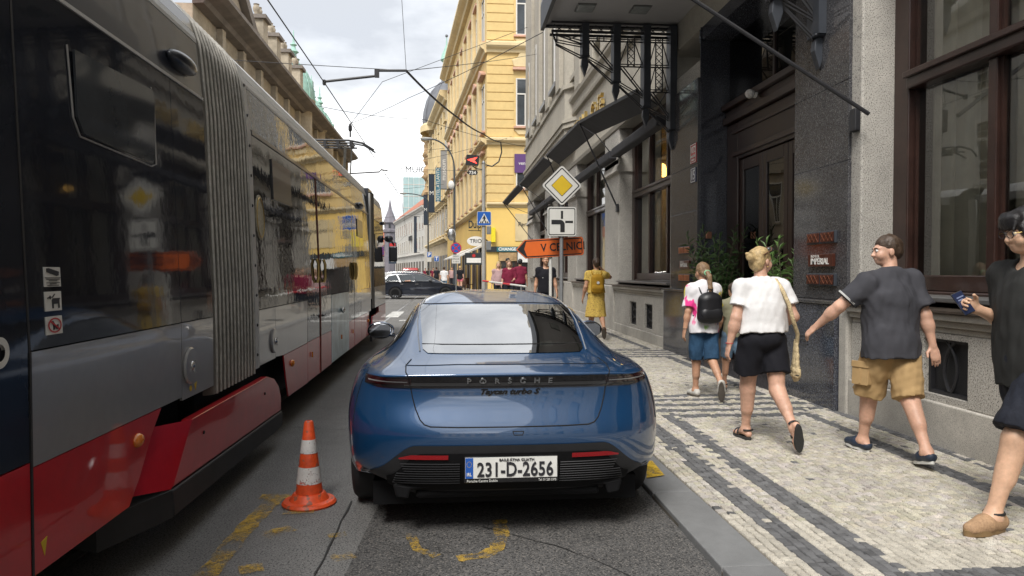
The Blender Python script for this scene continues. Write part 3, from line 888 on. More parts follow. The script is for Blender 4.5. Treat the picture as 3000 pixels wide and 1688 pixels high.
# oleanders in tubs flanking the door
def oleander(x, y, hgt, spread, n, label, m):
    o = thing('oleander', label, 'plant', (x, y, .06), 0, 'oleanders at the hotel entrance')
    MB().lathe([(0, 0), (.17, 0), (.22, .36), (.23, .4), (.20, .4), (.19, .36), (0, .36)], (0, 0, 0), 20).build('tub', M_pot, o, smooth=40)
    st, lf = MB(), MB()
    for k in range(n):
        a = random.uniform(0, 2 * PI); rr = spread * random.uniform(.25, 1) ** .7
        h = hgt * random.uniform(.62, 1)
        pts = []
        for t in np.linspace(0, 1, 7):
            pts.append(Vector((math.cos(a) * rr * t ** 1.4 + .06 * math.cos(a), math.sin(a) * rr * t ** 1.4 + .06 * math.sin(a), .36 + (h - .36) * t)))
        st.tube(pts, [.009 - .007 * t for t in np.linspace(0, 1, 7)], 5)
        nl = 30
        for j in range(nl):
            t = .25 + .75 * j / (nl - 1)
            i = min(5, int(t * 6)); p = pts[i].lerp(pts[i + 1], t * 6 - i)
            ang = j * 2.399 + random.uniform(-.4, .4)
            up = random.uniform(.15, .9) if j < nl - 4 else random.uniform(.9, 2)
            d = Vector((math.cos(ang), math.sin(ang), up)).normalized()
            L_ = random.uniform(.12, .2); w = L_ * .075
            sd_ = d.cross(Vector((0, 0, 1))).normalized(); nn = sd_.cross(d)
            q1 = p + d * L_ * .45 + nn * .012; q2 = p + d * L_ - Vector((0, 0, L_ * .18))
            lf.add([p, q1 + sd_ * w, q2, q1 - sd_ * w], [(0, 1, 2), (0, 2, 3)])
    st.build('stem', M_stem, o, smooth=60)
    f_ = lf.build('foliage', m, o, smooth=80)
oleander(4.34, 11.45, 2.22, .42, 40, 'tall dark green oleander left of the hotel door', M_leaf)
oleander(4.42, 9.05, 2.02, .34, 26, 'paler oleander right of the hotel door, half hidden by the stone pilaster', M_leaf2)
# ------------------------------------------------------------------ other buildings
M_yellow = mat('yellow_plaster', (.65, .475, .205), .85, var=[(.25, .08), (3, .06)], bump=(20, .15, .01))
M_yellow_dp = mat('yellow_plaster_strong', (.73, .505, .155), .8, var=(.5, .06))
M_cream = mat('cream_plaster', (.62, .50, .29), .85, var=[(.2, .12), (2, .08)], bump=(8, .3, .02))
M_pinkish = mat('ledge_tile', (.55, .33, .24), .7, var=(3, .15))
M_beige = mat('beige_plaster', (.52, .42, .27), .85, var=[(.25, .15), (2.5, .12)], bump=(6, .4, .03))
M_ochre_rock = mat('ochre_ornament', (.38, .255, .13), .9, var=[(.7, .25), (4, .2)], bump=(3, .9, .12))
M_greyplaster = mat('grey_plaster', (.47, .45, .41), .85, var=(.3, .08))
M_whiteplaster = mat('white_plaster', (.66, .65, .61), .8, var=[(.2, .08), (2, .05)])
M_redroof = mat('red_roof_tile', (.36, .13, .075), .8, var=[(.5, .2), (6, .2)], bump=(5, .5, .05))
M_orange = mat('orange_plaster', (.56, .20, .12), .8, var=(.4, .12))
M_copper_green = mat('green_copper', (.26, .43, .37), .6, var=[(.6, .2), (4, .15)])
M_leadgrey = mat('lead_dome', (.12, .125, .14), .5, var=(1, .2))
M_tower = mat('tower_glass', (.30, .42, .42), .15, var=(.4, .15))
M_spire = mat('slate_spire', (.16, .15, .17), .7, var=(1, .2))
M_sand = mat('sandstone_ornament', (.40, .345, .265), .9, var=[(.4, .25), (4, .15)], bump=(5, .5, .04))
M_sand_dk = mat('weathered_cornice', (.19, .165, .145), .85, var=(1, .25))
M_winframe = mat('far_window_frame', (.62, .60, .55), .6)
M_winglass = mat('far_window_glass', (.05, .058, .065), .08, spec=.6, var=(.7, .4))
M_banner_blue = mat('banner_blue', (.05, .17, .24), .7, var=(1, .1))
M_banner_grey = mat('banner_grey', (.26, .26, .26), .7, var=(1, .1))
M_banner_dark = mat('banner_dark', (.018, .03, .05), .7)
M_purple = mat('purple_sign', (.10, .04, .16), .5)
M_shopdark = mat('shop_interior', (.03, .027, .025), .4, var=(.7, .5))
M_darksign = mat('dark_sign', (.02, .025, .028), .5)
M_teal = mat('teal_sign', (.03, .14, .17), .4)
M_awnwhite = mat('white_awning', (.62, .62, .60), .8, var=(2, .08))
M_red = mat('red_sign', (.45, .02, .02), .5)

class Fac:
    """a facade: s runs along it, d stands out from it, z up"""
    def __init__(f, p0, p1, parent):
        f.p0 = Vector((*p0, 0)); f.L = (Vector((*p1, 0)) - f.p0).length
        f.t = (Vector((*p1, 0)) - f.p0).normalized(); f.parent = parent
        f.n = Vector((f.t.y, -f.t.x, 0))
        f.off = Vector(parent.location)
    def w(f, s, d, z):
        return f.p0 + f.t * s + f.n * d + Vector((0, 0, z)) - f.off
    def box(f, b, s0, s1, d0, d1, z0, z1):
        P = [f.w(s, d, z) for z in (z0, z1) for s, d in ((s0, d0), (s1, d0), (s1, d1), (s0, d1))]
        return b.add(P, [(0, 1, 2, 3), (7, 6, 5, 4), (4, 5, 1, 0), (5, 6, 2, 1), (6, 7, 3, 2), (7, 4, 0, 3)])
    def part(f, name, m, s0, s1, d0, d1, z0, z1, parent=None):
        return f.box(MB(), s0, s1, d0, d1, z0, z1).build(name, m, parent or f.parent)
    def window(f, s, z, w, h, fm=None, hood=None, sill=True, hm=None, proud=.0, cross=True):
        wd = f.part('window', M_winglass, s - w / 2, s + w / 2, proud - .04, proud + .012, z, z + h)
        b = MB(); e = .07
        d0, d1 = proud + .0125, proud + .06
        f.box(b, s - w / 2 - .02, s - w / 2 + e, d0, d1, z, z + h); f.box(b, s + w / 2 - e, s + w / 2 + .02, d0, d1, z, z + h)
        f.box(b, s - w / 2 + e, s + w / 2 - e, d0, d1, z + h - e, z + h); f.box(b, s - w / 2 + e, s + w / 2 - e, d0, d1, z, z + e)
        if cross:
            f.box(b, s - .035, s + .035, d0, d1 - .01, z + e, z + h * .66); f.box(b, s - w / 2 + e, s + w / 2 - e, d0, d1 - .005, z + h * .66, z + h * .66 + .09)
        b.build('frame', fm or M_winframe, wd)
        if sill: f.part('sill', hm or M_pinkish, s - w / 2 - .18, s + w / 2 + .18, proud - .02, proud + .22, z - .16, z - .03, wd)
        if hood == 'flat': f.part('hood', hm or M_pinkish, s - w / 2 - .25, s + w / 2 + .25, proud - .02, proud + .3, z + h + .55, z + h + .72, wd)
        if hood == 'gable':
            MB().prism([(-w / 2 - .4, 0), (w / 2 + .4, 0), (w / 2 + .4, .12), (0, .55), (-w / 2 - .4, .12)], lambda a, c, d: f.w(s + a, d, z + h + .55 + c), proud - .02, proud + .35).build('hood', hm or M_pinkish, wd)
        return wd
def courses(f, m, s0, s1, z0, z1, pitch, proud=.05, gap=.07):
    b = MB(); z = z0
    while z + pitch <= z1 + .01:
        f.box(b, s0, s1, -.01, proud, z + gap / 2, z + pitch - gap / 2); z += pitch
    o = b.build('plaster_course', m, f.parent)
    return stuff(o)
def cornice_run(f, m, s0, s1, z, h, ex):
    P = [(-.02, 0), (ex * .35, .05 * h), (ex * .45, .3 * h), (ex * .8, .45 * h), (ex, .6 * h), (ex, .85 * h), (ex * .9, h), (-.02, h)]
    return MB().prism(P, lambda d, c, s: f.w(s, d, z + c), s0, s1).build('cornice', m, f.parent)

# yellow corner building
CY = 50.0
yb = thing('corner_building', 'tall yellow plaster corner building with rusticated courses and money exchange shop', 'building', (12, 66, 0))
A0, A1 = (2.62, CY), (-.20, 85.0)
fs = Fac((22, CY), A0, yb)          # the side that faces the camera
ff = Fac(A0, A1, yb)
# make normals point outwards
fs.n = Vector((0, -1, 0)); ff.n = Vector((-ff.t.y, ff.t.x, 0))
MB().prism([(2.62, CY), (22, CY), (22, 85), (-.20, 85)], lambda a, c, d: (a - 12, c - 66, d), .1, 24.5).build('wall', M_yellow, yb)
Ls = fs.L
u_corner = Ls
def sx(X): return 22 - X
wx = 5.25          # window column on the side face
# courses left of the window column
for (z0, z1) in ((6.4, 10.35), (10.9, 16.6), (17.6, 24)):
    courses(fs, M_yellow, sx(4.45), sx(2.62) + .05, z0, z1, .62)
    courses(fs, M_yellow, sx(12), sx(6.1), z0, z1, .62)
for (z, h, ex) in ((6.0, .38, .30), (10.35, .5, .38), (16.7, .75, .45), (23.6, .9, .9)):
    cornice_run(fs, M_cream, 0, Ls + ex * .2, z, h, ex)
for (z, h, hd) in ((7.4, 2.2, None), (11.7, 3.3, 'flat'), (18.0, 3.2, 'flat')):
    fs.window(sx(wx), z, 1.25, h, hood=hd)
    if h > 3:
        MB().prism([(-.8, 0), (.8, 0), (.95, .5), (.55, .62), (.4, 1.0), (-.4, 1.0), (-.55, .62), (-.95, .5)], lambda a, c, d: fs.w(sx(wx) + a, d, z + h + .78 + c), -.02, .14).build('stucco_ornament', M_cream, yb, bevel=.08)
        MB().prism([(-.8, 0), (-.5, -.35), (.5, -.35), (.8, 0)], lambda a, c, d: fs.w(sx(wx) + a, d, z - .25 + c), -.02, .1).build('stucco_ornament', M_cream, yb, bevel=.06)
fs.part('purple_sign', M_purple, sx(wx) - .75, sx(wx) + .75, .07, .12, 8.45, 9.75)
t = text_mesh('ventuk', .34, .01); t.xf(frame_matrix(fs.w(sx(wx), .13, 9.1), (1, 0, 0), (0, 0, 1))).build('lettering', M_letter_white, yb)
# street face: bays of windows between ornate pilasters
for k in range(9):
    s = 2.0 + k * 3.6
    for (z, h, hd) in ((6.8, 2.6, 'flat'), (11.6, 3.3, 'gable'), (17.9, 3.2, 'flat')):
        ff.window(s, z, 1.4, h, hood=hd)
    for zz in (6.5, 11.2, 17.5):
        MB().prism([(-.45, 0), (.45, 0), (.45, 4.2), (.7, 4.6), (-.7, 4.6), (-.45, 4.2)], lambda a, c, d: ff.w(s + 1.8 + a, d, zz + c), -.02, .25).build('pilaster', M_cream, yb, bevel=.05)
courses(ff, M_yellow, 0, ff.L, 6.4, 10.35, .62, .04)
for (z, h, ex) in ((6.0, .38, .35), (10.35, .5, .45), (16.7, .75, .5), (23.6, .9, .95)):
    cornice_run(ff, M_cream, 0, ff.L, z, h, ex)
# ground floor: strong yellow, shop openings
fs.part('shop_wall', M_yellow_dp, 0, Ls + .06, -.02, .08, .12, 6.0)
ff.part('shop_wall', M_yellow_dp, -.06, ff.L, -.02, .08, .12, 6.0)
shop = fs.part('shop_front', M_shopdark, sx(9.8), sx(3.4), .081, .12, .15, 2.9)
for xx in (3.45, 4.6, 5.8, 8.0): fs.part('shop_post', M_wood, sx(xx) - .07, sx(xx) + .07, .121, .19, .15, 2.9, shop)
fs.part('shop_lintel', M_ochre_rock, sx(4.65), sx(3.4), .121, .2, 2.3, 2.9, shop)
fs.part('shop_awning', M_awnwhite, sx(9.5), sx(4.7), .121, .5, 2.2, 2.9, shop)
sgn = fs.part('fascia_sign', M_darksign, sx(12), sx(2.62) + .1, .081, .22, 2.92, 3.3)
fs.part('sign_panel', M_teal, sx(4.72), sx(3.25), .221, .26, 2.95, 3.27, sgn)
t = text_mesh('CHANGE', .29, .01, bold=.01, space=1.05); t.xf(frame_matrix(fs.w(sx(3.98), .27, 3.11), (1, 0, 0), (0, 0, 1))).build('lettering', M_letter_white, sgn)
pn = fs.part('sign_panel', M_cream, sx(8.2), sx(4.55), .081, .13, 3.7, 5.6)
t = text_mesh('Perfect Silhouette', .42, .01, align='LEFT'); t.xf(frame_matrix(fs.w(sx(4.75), .14, 4.85), (1, 0, 0), (0, 0, 1))).build('lettering', M_black, pn)
fs.part('yellow_box', mat('signal_yellow', (.75, .62, .02), .5), sx(3.15), sx(2.85), .081, .4, 3.6, 4.6)
for k in range(8):
    s = 1.6 + k * 4.2
    q = ff.part('shop_front', M_shopdark, s, s + 2.9, .081, .12, .15, 3.3)
    ff.part('shop_post', M_wood, s + 1.4, s + 1.5, .121, .18, .15, 3.3, q)
    if k in (0, 2, 3):
        MB().prism([(0, 3.5), (1.7, 2.7), (1.7, 2.6), (0, 3.35)], lambda d, z, ss: ff.w(ss, d + .12, z), s - .2, s + 3.1).build('shop_awning', M_awnwhite, q)
b = MB()
for k in range(7): b.bar(ff.w(.35 + .25 * k, .12, .15), ff.w(.35 + .25 * k, .2, 2.6), .13, .1)
b.build('timber_front', M_ochre_rock, yb)
sg1 = ff.part('bracket_sign', M_darksign, 3.0, 3.04, .1, 1.0, 4.55, 4.60)
t = text_mesh('Duip', .78, .04, sx=.62, bold=.02); t.xf(frame_matrix(ff.w(2.98, .55, 5.0), (1, 0, 0), (0, 0, 1))); t.build('lettering', M_darksign, sg1)
sg2 = thing('oval_sign', 'white oval shop sign hanging off the yellow facade', 'sign', ff.w(.6, 0, 0) + yb.location + Vector((-.75, 0, 3.7)))
MB().lathe([(0, -.04), (.62, -.04), (.62, .04), (0, .04)], (0, 0, 0), 28).xf(Matrix.Rotation(R(90), 4, 'X')).xf(Matrix.Diagonal((1, 1, .55, 1))).build('board', M_white, sg2)
text_mesh('TRIO', .38, .01).xf(frame_matrix((0, -.05, 0), (1, 0, 0), (0, 0, 1))).build('lettering', M_black, sg2)
MB().bar((.5, 0, .3), (.9, 0, .45), .03).build('bracket', M_black, sg2)

# banners on the beige building further on
bb = thing('domed_building', 'ornate beige building with a lead dome and green lantern beyond the yellow corner', 'building', (6, 102, 0))
B0, B1 = (-.22, 85.5), (-3.6, 116.0)
fb = Fac(B0, B1, bb); fb.n = Vector((-fb.t.y, fb.t.x, 0))
MB().prism([B0, (16, 85.5), (16, 116), B1], lambda a, c, d: (a - 6, c - 102, d), .1, 23).build('wall', M_beige, bb)
for (z, h, ex) in ((5.2, .5, .5), (10, .5, .4), (21.8, 1.2, 1.0)): cornice_run(fb, M_cream, 0, fb.L, z, h, ex)
for k in range(8):
    s = 1.8 + k * 3.6
    for (z, h) in ((6.2, 2.8), (11.2, 3), (16, 3)): fb.window(s, z, 1.4, h, hood='flat', hm=M_cream)
    q = fb.part('shop_front', M_shopdark, s - 1.3, s + 1.3, .0, .05, .15, 3.6)
    MB().prism([(-.4, 0), (.4, 0), (.4, 10.5), (-.4, 10.5)], lambda a, c, d: fb.w(s + 1.8 + a, d, 10.6 + c), -.02, .28).build('pilaster', M_cream, bb)
# rough ornamental bay at its far end
b = MB(); P = []
for i in range(34):
    row = []; z = 13.5 + i * .37
    bul = 1.0 + .22 * math.sin(i * .8) + (.25 if i % 7 in (0, 1) else 0)
    for j in range(17):
        t_ = 2 * PI * j / 16
        if j == 16: row.append(row[0]); continue
        rr = (1.75 if i < 32 else 1.0) * bul * random.uniform(.86, 1.1)
        row.append(tuple(fb.w(fb.L - 1.6 + rr * 1.3 * math.sin(t_), -.75 + rr * .75 * math.cos(t_), z)))
    P.append(row)
b.grid(P); b.build('ornate_bay', M_ochre_rock, bb, smooth=50)
dome = thing('lead_dome', 'dark grey lead dome with a slim green lantern', 'dome', (-.4, 106, 22.9))
DR = [(3.4, 0), (3.5, .6), (3.35, 2.0), (2.9, 3.6), (2.2, 5.0), (1.3, 6.0), (.75, 6.4), (.7, 6.7)]
MB().lathe(DR, (0, 0, 0), 24).build('shell', M_leadgrey, dome, smooth=50)
MB().lathe([(3.9, -1.2), (3.9, -.3), (3.6, 0), (0, 0)], (0, 0, 0), 24).build('drum', M_cream, dome, smooth=30)
MB().lathe([(.75, 6.6), (.85, 6.9), (.5, 7.0), (.5, 9.2), (.9, 9.5), (.7, 10.4), (.35, 11.2), (.12, 11.8), (.05, 13)], (0, 0, 0), 14).build('lantern', M_copper_green, dome, smooth=50)
MB().ell((0, 0, 13.1), (.22, .22, .22), 10, 8).build('finial', M_leadgrey, dome, smooth=60)
for k in range(12):
    a = 2 * PI * k / 12
    MB().tube([(r * math.cos(a) * 1.005, r * math.sin(a) * 1.005, z) for r, z in DR], .06, 5).build('rib', M_leadgrey, dome)
def banner(u0, u1, v0, v1, Y, m, txt, label, sz, name='banner', flat=False):
    p0, p1 = on_y(u0, v1, Y), on_y(u1, v0, Y)
    o = thing(name, label, 'banner', ((p0.x + p1.x) / 2, Y, p0.z))
    w, h = abs(p1.x - p0.x), p1.z - p0.z
    MB().box(-w / 2, w / 2, -.03, .03, 0, h).build('cloth', m, o)
    MB().box(-w / 2, w / 2 + .5, -.04, .04, h, h + .08).build('rod', M_black, o)
    MB().box(-w / 2, w / 2 + .5, -.04, .04, -.08, 0).build('rod', M_black, o)
    if txt:
        t = text_mesh(txt, sz, .01)
        t.xf(frame_matrix((0, -.045, h / 2), (0, 0, 1) if not flat else (1, 0, 0), (-1, 0, 0) if not flat else (0, 0, 1))); t.build('lettering', M_letter_white, o)
    return o
banner(1276, 1291, 493, 589, 84, M_banner_blue, 'HOTEL ATLANTIC', 'blue vertical hotel banner lettered in white on the street facade', .50)
banner(1291, 1309, 443, 553, 72, M_banner_grey, 'museum', 'long grey banner hung just right of the blue hotel banner', .62)
banner(1256, 1273, 512, 621, 88, M_banner_dark, 'M', 'dark blue banner with a white M left of the blue hotel banner', .7, flat=True)
banner(1241, 1252, 572, 658, 100, M_banner_dark, 'M', 'narrower dark banner with an M, furthest left of the row', .6, flat=True)
banner(1213, 1221, 635, 740, 118, M_banner_dark, '', 'slim dark pole banner before the grey building', .5)

# grey building with red roof, glass tower, orange house with spire
gb = thing('grey_building', 'long pale grey building with red tile roof at the bend of the street', 'building', (-5, 145, 0))
G0, G1 = (-4.3, 124.0), (-12.6, 168.0)
fg = Fac(G0, G1, gb); fg.n = Vector((-fg.t.y, fg.t.x, 0))
MB().prism([G0, (12, 124), (12, 168), G1], lambda a, c, d: (a + 5, c - 145, d), .1, 13.0).build('wall', M_greyplaster, gb)
rz = [fg.w(0, .5, 13.0), fg.w(fg.L, .5, 13.0), fg.w(fg.L, -6, 18.2), fg.w(0, -6, 18.2), fg.w(0, -13, 13), fg.w(fg.L, -13, 13)]
MB().add(rz, [(0, 1, 2, 3), (3, 2, 5, 4), (0, 3, 4), (1, 5, 2)]).build('roof', M_redroof, gb)
cornice_run(fg, M_greyplaster, 0, fg.L, 12.3, .7, .5)
cornice_run(fg, M_greyplaster, 0, fg.L, 4.4, .4, .35)
for k in range(12):
    s = 2 + k * 3.6
    for (z, h) in ((5.4, 2.4), (9.0, 2.4)): fg.window(s, z, 1.3, h, sill=False, cross=False)
    fg.part('shop_front', M_shopdark, s - 1.0, s + 1.0, 0, .05, .15, 3.4)
t = text_mesh('PALINC', 1.3, .08); t.xf(frame_matrix(fg.w(17, .2, 8.0), -fg.t, (0, 0, 1))).build('lettering', M_darksign, gb)
tw = thing('glass_tower', 'pale green glass tower block above the red roof', 'building', (-9.6, 204, 0))
MB().box(-3.2, 8.5, -4, 10, 0, 27.6).build('glass_box', M_tower, tw)
b = MB()
for k in range(1, 9): b.box(-3.25, 8.5, -4.06, -4.001, k * 3.2 - .1, k * 3.2 + .1)
b.build('floor_bands', M_greyplaster, tw)
b = MB()
for k in range(9): b.box(-3.2 + k * 1.45, -3.12 + k * 1.45, -4.1, -4.062, 0, 27.6)
b.build('fins', M_white, tw)
t = text_mesh('MUIC', 2.4, .1, space=1.0); t.xf(frame_matrix((.3, -4.2, 29.6), (1, 0, 0), (0, 0, 1))); sgl = t.build('roof_letters', M_darksign, None, loc=tw.location); tag(sgl, 'big dark capital letters standing on the glass tower roof', 'sign')
oh = thing('orange_house', 'orange-red house with a grey slate spire at the end of the street', 'building', (-16.2, 190, 0))
MB().box(-4.5, 4.0, 0, 14, 0, 9.3).build('wall', M_orange, oh)
MB().prism([(-4.5, 9.3), (4.0, 9.3), (-.2, 13.4)], lambda a, c, d: (a, d, c), 0, 14).build('gable', M_orange, oh)
for k in range(4):
    for z in (1.2, 4.2, 7): MB().box(-3.6 + k * 1.9, -2.6 + k * 1.9, -.03, .05, z, z + 1.6).build('window', M_winglass, oh)
sp = thing('slate_spire', 'pointed grey slate spire with a small lantern gallery', 'spire', (-15.4, 188, 9))
MB().lathe([(1.5, -9), (1.5, 2.6), (1.9, 2.8), (1.9, 3.4), (1.4, 3.6), (1.35, 5.0), (1.8, 5.2), (.5, 8.6), (.06, 11.5)], (0, 0, 0), 8).build('tower', M_spire, sp)
for k in range(4): MB().box(-.25 + 0, .25, -1.46, -1.36, 3.8, 4.8).build('opening', M_darksign, sp, rot=(0, 0, k * PI / 2))
ps = MB().box(-.8, .8, -.15, .15, 0, 4.4).build('hotel_sign', M_banner_dark, None, loc=(-11.8, 150, 3.2)); tag(ps, 'dark vertical sign with red top before the orange house', 'sign')
MB().box(-.6, .6, -.2, -.151, 3.3, 4.2).build('red_panel', M_red, ps)
text_mesh('HOTEL', .8, .01).xf(frame_matrix((0, -.17, 1.6), (0, 0, 1), (-1, 0, 0))).build('lettering', M_letter_white, ps)
# distant closing block so the street does not end in the open
eb = thing('end_building', 'pale building closing the far end of the street', 'building', (-34, 210, 0))
MB().box(-14, 12, 0, 12, 0, 12).build('wall', M_cream, eb)
MB().prism([(-14.4, 12), (12.4, 12), (9, 16), (-11, 16)], lambda a, c, d: (a, d, c), -.4, 12.4).build('roof', M_redroof, eb)
for k in range(8):
    for z in (2, 6, 9): MB().box(-12.6 + k * 3, -11.4 + k * 3, -.04, .05, z, z + 1.8).build('window', M_winglass, eb)

# left side: ornate gabled block behind the tram, and a white house mirrored in the hotel windows
lb = thing('gabled_building', 'weathered sandstone building with gable cornice, urns and green copper turrets behind the tram', 'building', (-20, 58, 0))
LX = -13.0
fl = Fac((LX, 38), (LX, 92), lb); fl.n = Vector((1, 0, 0))
MB().box(-10, 7.0, -20, 34, 0, 15.2).build('wall', M_sand, lb)
cornice_run(fl, M_sand_dk, 0, 54, 15.2, .9, 1.5)
for k in range(13):
    s = 2 + k * 4.1
    for (z, h) in ((5, 2.8), (10, 3)): fl.window(s, z, 1.5, h, hood='flat', hm=M_sand)
    fl.part('pilaster', M_sand, s + 1.7, s + 2.3, -.01, .35, 0, 15.15)
# near gable: raking cornice and attic blocks
gy = 3.0
b = MB()
for sgn_ in (-1, 1):
    b.prism([(0, 0), (.0, .75), (1.0, .75), (1.0, 0)], lambda d, z, t_: fl.w(gy + 1.5 + sgn_ * 5.2 * (1 - t_), d - .25, 16.2 + 3.4 * t_ + z), 0, 1)
b.build('raking_cornice', M_sand_dk, lb)
MB().prism([(-5.2, 0), (5.2, 0), (0, 3.4)], lambda a, c, d: fl.w(gy + 1.5 + a, d, 16.1 + c), -.6, .3).build('gable_field', M_sand, lb)
for k, (s, zz, ww) in enumerate(((0.5, 17.6, 1.3), (4.5, 19.0, 1.2), (9.6, 16.1, 1.2), (13.2, 16.1, 1.15), (16.8, 16.1, 1.15), (21, 16.1, 1.1))):
    at_ = fl.part('attic_block', M_sand, s, s + ww, -.8, 1.1, zz, zz + 1.7)
    fl.part('block_cap', M_sand_dk, s - .15, s + ww + .15, -.9, 1.3, zz + 1.7, zz + 1.95, at_)
    for j in (.25, .75):
        p = fl.w(s + ww * j, .6, zz + 1.95)
        MB().lathe([(0, 0), (.16, 0), (.12, .15), (.2, .3), (.24, .5), (.15, .68), (.2, .75), (0, .82)], p, 10).build('urn', M_sand, at_, smooth=50)
def turret(Y, z0, sc, label):
    o = thing('copper_turret', label, 'turret', (LX - .6, Y, z0), 0, 'green copper turrets')
    MB().lathe([(1.25, -2.5), (1.25, -.3), (1.45, -.15), (1.5, .1), (1.3, .15)], (0, 0, 0), 16).build('drum', M_sand, o, smooth=30)
    MB().lathe([(1.42, .12), (1.40, .6), (1.25, 1.3), (.95, 2.0), (.55, 2.6), (.3, 2.85), (.42, 3.0), (.2, 3.1), (.2, 3.4), (.36, 3.5), (.18, 3.7), (.12, 3.9), (.24, 4.0), (.08, 4.15), (.03, 5.0), (0, 5.05)], (0, 0, 0), 18).build('cupola', M_copper_green, o, smooth=45)
    MB().box(1.02, 1.32, -.22, .22, .9, 1.5).build('dormer', M_copper_green, o)
    for k in range(12):
        a = 2 * PI * k / 12
        MB().tube([(r * math.cos(a), r * math.sin(a), z) for r, z in ((1.44, .15), (1.42, .6), (1.27, 1.3), (.97, 2.0), (.56, 2.6))], .035, 5).build('seam', M_copper_green, o)
    o.scale = (sc, sc, sc)
p = on_x(861, 290, LX - .6); turret(p.y, p.z - .3, 1.25, 'nearest and largest green copper turret above the gabled building')
p = on_x(913, 360, LX - .6); turret(p.y, p.z - .6, 1.05, 'middle green copper turret, partly hidden behind the nearest')
p = on_x(937, 385, LX - .6); turret(p.y, p.z - .9, 1.1, 'furthest and lowest green copper turret, just above the tram roof')

wb = thing('white_house', 'white plastered townhouse across the street, mirrored in the hotel window', 'building', (-18, 10, 0))
fw = Fac((LX, -22), (LX, 37.6), wb); fw.n = Vector((1, 0, 0))
MB().box(-6, 5.0, -32, 27.6, 0, 13.2).build('wall', M_whiteplaster, wb)
MB().prism([(5.7, 13.2), (-6, 13.2), (-.5, 18.0)], lambda a, c, d: (a, d, c), -32, 27.6).build('roof', M_redroof, wb)
cornice_run(fw, M_whiteplaster, 0, 59.6, 12.3, .9, .8)
cornice_run(fw, M_whiteplaster, 0, 59.6, 4.4, .5, .35)
for k in range(15):
    s = 2.2 + k * 4.0
    for (z, h) in ((5.4, 2.4), (9.2, 2.2)):
        wd = fw.window(s, z, 1.35, h, sill=True, hm=M_whiteplaster)
        b = MB()
        for j in (1, 2, 4, 5): fw.box(b, s - .6, s + .6, .065, .085, z + h * j / 6.3, z + h * j / 6.3 + .04)
        b.build('glazing_bars', M_winframe, wd)
        b = MB(); e = .25
        fw.box(b, s - .68 - e, s - .7, -.01, .05, z - .1, z + h + e); fw.box(b, s + .7, s + .68 + e, -.01, .05, z - .1, z + h + e); fw.box(b, s - .7, s + .7, -.01, .05, z + h, z + h + e)
        b.build('surround', M_whiteplaster, wd)
    fw.part('shop_front', M_shopdark, s - 1.4, s + 1.4, 0, .05, .15, 3.6)

# the street behind the camera, seen only in glass and paint
rb = thing('rear_building', 'grey stone house row behind the camera, mirrored in the car paint', 'building', (8, -36, 0))
fr2 = Fac((4.3, -3), (4.3, -70), rb); fr2.n = Vector((-1, 0, 0))
MB().box(-3.7, 6, -34, 33, 0, 16).build('wall', M_upper, rb)
for k in range(13):
    for z in (1.2, 6, 10):
        MB().box(-3.75, -3.68, -32 + k * 5, -30 + k * 5, z, z + 2.6).build('window', M_winglass, rb)
rb2 = thing('rear_end_building', 'pale house closing the street behind the camera', 'building', (-3, -78, 0))
MB().box(-14, 12, -8, 0, 0, 17).build('wall', M_beige, rb2)
for k in range(8):
    for z in (1.2, 6, 10): MB().box(-12.6 + k * 3, -11 + k * 3, -.02, .05, z, z + 2.4).build('window', M_winglass, rb2)

pb = thing('pub_sign', 'small dark hanging pub sign with a red seal below the oval sign', 'sign', sg2.location + Vector((-.15, -.3, -1.25)))
MB().box(-.62, .62, -.05, .05, -.42, .42).build('board', M_darksign, pb, bevel=.02)
MB().box(-.5, .5, -.06, -.051, -.28, .06).build('white_panel', M_white, pb)
MB().lathe([(0, 0), (.12, 0), (.12, .01), (0, .01)], (0, 0, 0), 16).xf(Matrix.Rotation(R(90), 4, 'X')).xf(Matrix.Translation((0, -.055, .22))).build('red_seal', M_red, pb)
MB().bar((.5, 0, .42), (.9, 0, .6), .03).build('bracket', M_black, pb)
# ------------------------------------------------------------------ tram
M_tgrey = mat('tram_grey_paint', (.29, .288, .292), .34, metal=.25, var=[(1.2, .07), (14, .04)], coat=.7, bump=(1.1, .035, .03))
M_tred = mat('tram_red_paint', (.46, .010, .018), .35, var=[(1.0, .12), (9, .10)], coat=.6, bump=(1.0, .03, .03))
M_tglass = mat('tram_dark_glass', (.022, .025, .034), .05, var=(1.0, .4), bump=(1.4, .05, .03), spec=.36)
M_tglass_far = mat('tram_glass_wavy', (.010, .011, .013), .02, bump=(1.6, .10, .03), spec=1.0)
M_tdark = mat('tram_dark_trim', (.020, .023, .032), .30, var=(2, .2), coat=.3)
M_tblack = mat('tram_underframe', (.007, .007, .008), .8, var=(3, .3))
M_trubber = mat('tram_rubber', (.016, .016, .018), .6, var=(5, .3), bump=(50, .2, .003))
M_tlight = mat('tram_light_grey', (.48, .48, .47), .45, var=(3, .1))
M_bellows = mat('bellows_rubber', (.150, .143, .128), .75, var=[(2.5, .28), (18, .18)], bump=(30, .3, .005))  # fold tone darkened to paint in deeper shade between the ridges
M_bellows_edge = mat('bellows_edge', (.42, .405, .37), .6, var=[(3, .25), (20, .2)])  # ridge tone lightened so each fold crest looks lit
M_troof = mat('tram_roof', (.55, .55, .54), .5, var=(1, .12))
M_amber = mat('amber_lens', (.70, .20, .02), .2, coat=.5)
M_chrome = mat('bright_metal', (.55, .55, .55), .22, metal=.95, var=(9, .15))
M_sticker = mat('sticker_white', (.68, .67, .64), .5, var=(10, .06))
M_inkblk = mat('sticker_ink', (.02, .02, .025), .6)
M_inkred = mat('sticker_red', (.45, .03, .04), .6)
M_adblue = mat('poster_print', (.34, .45, .50), .35, var=[(1.6, .35), (5, .2)], coat=.3)
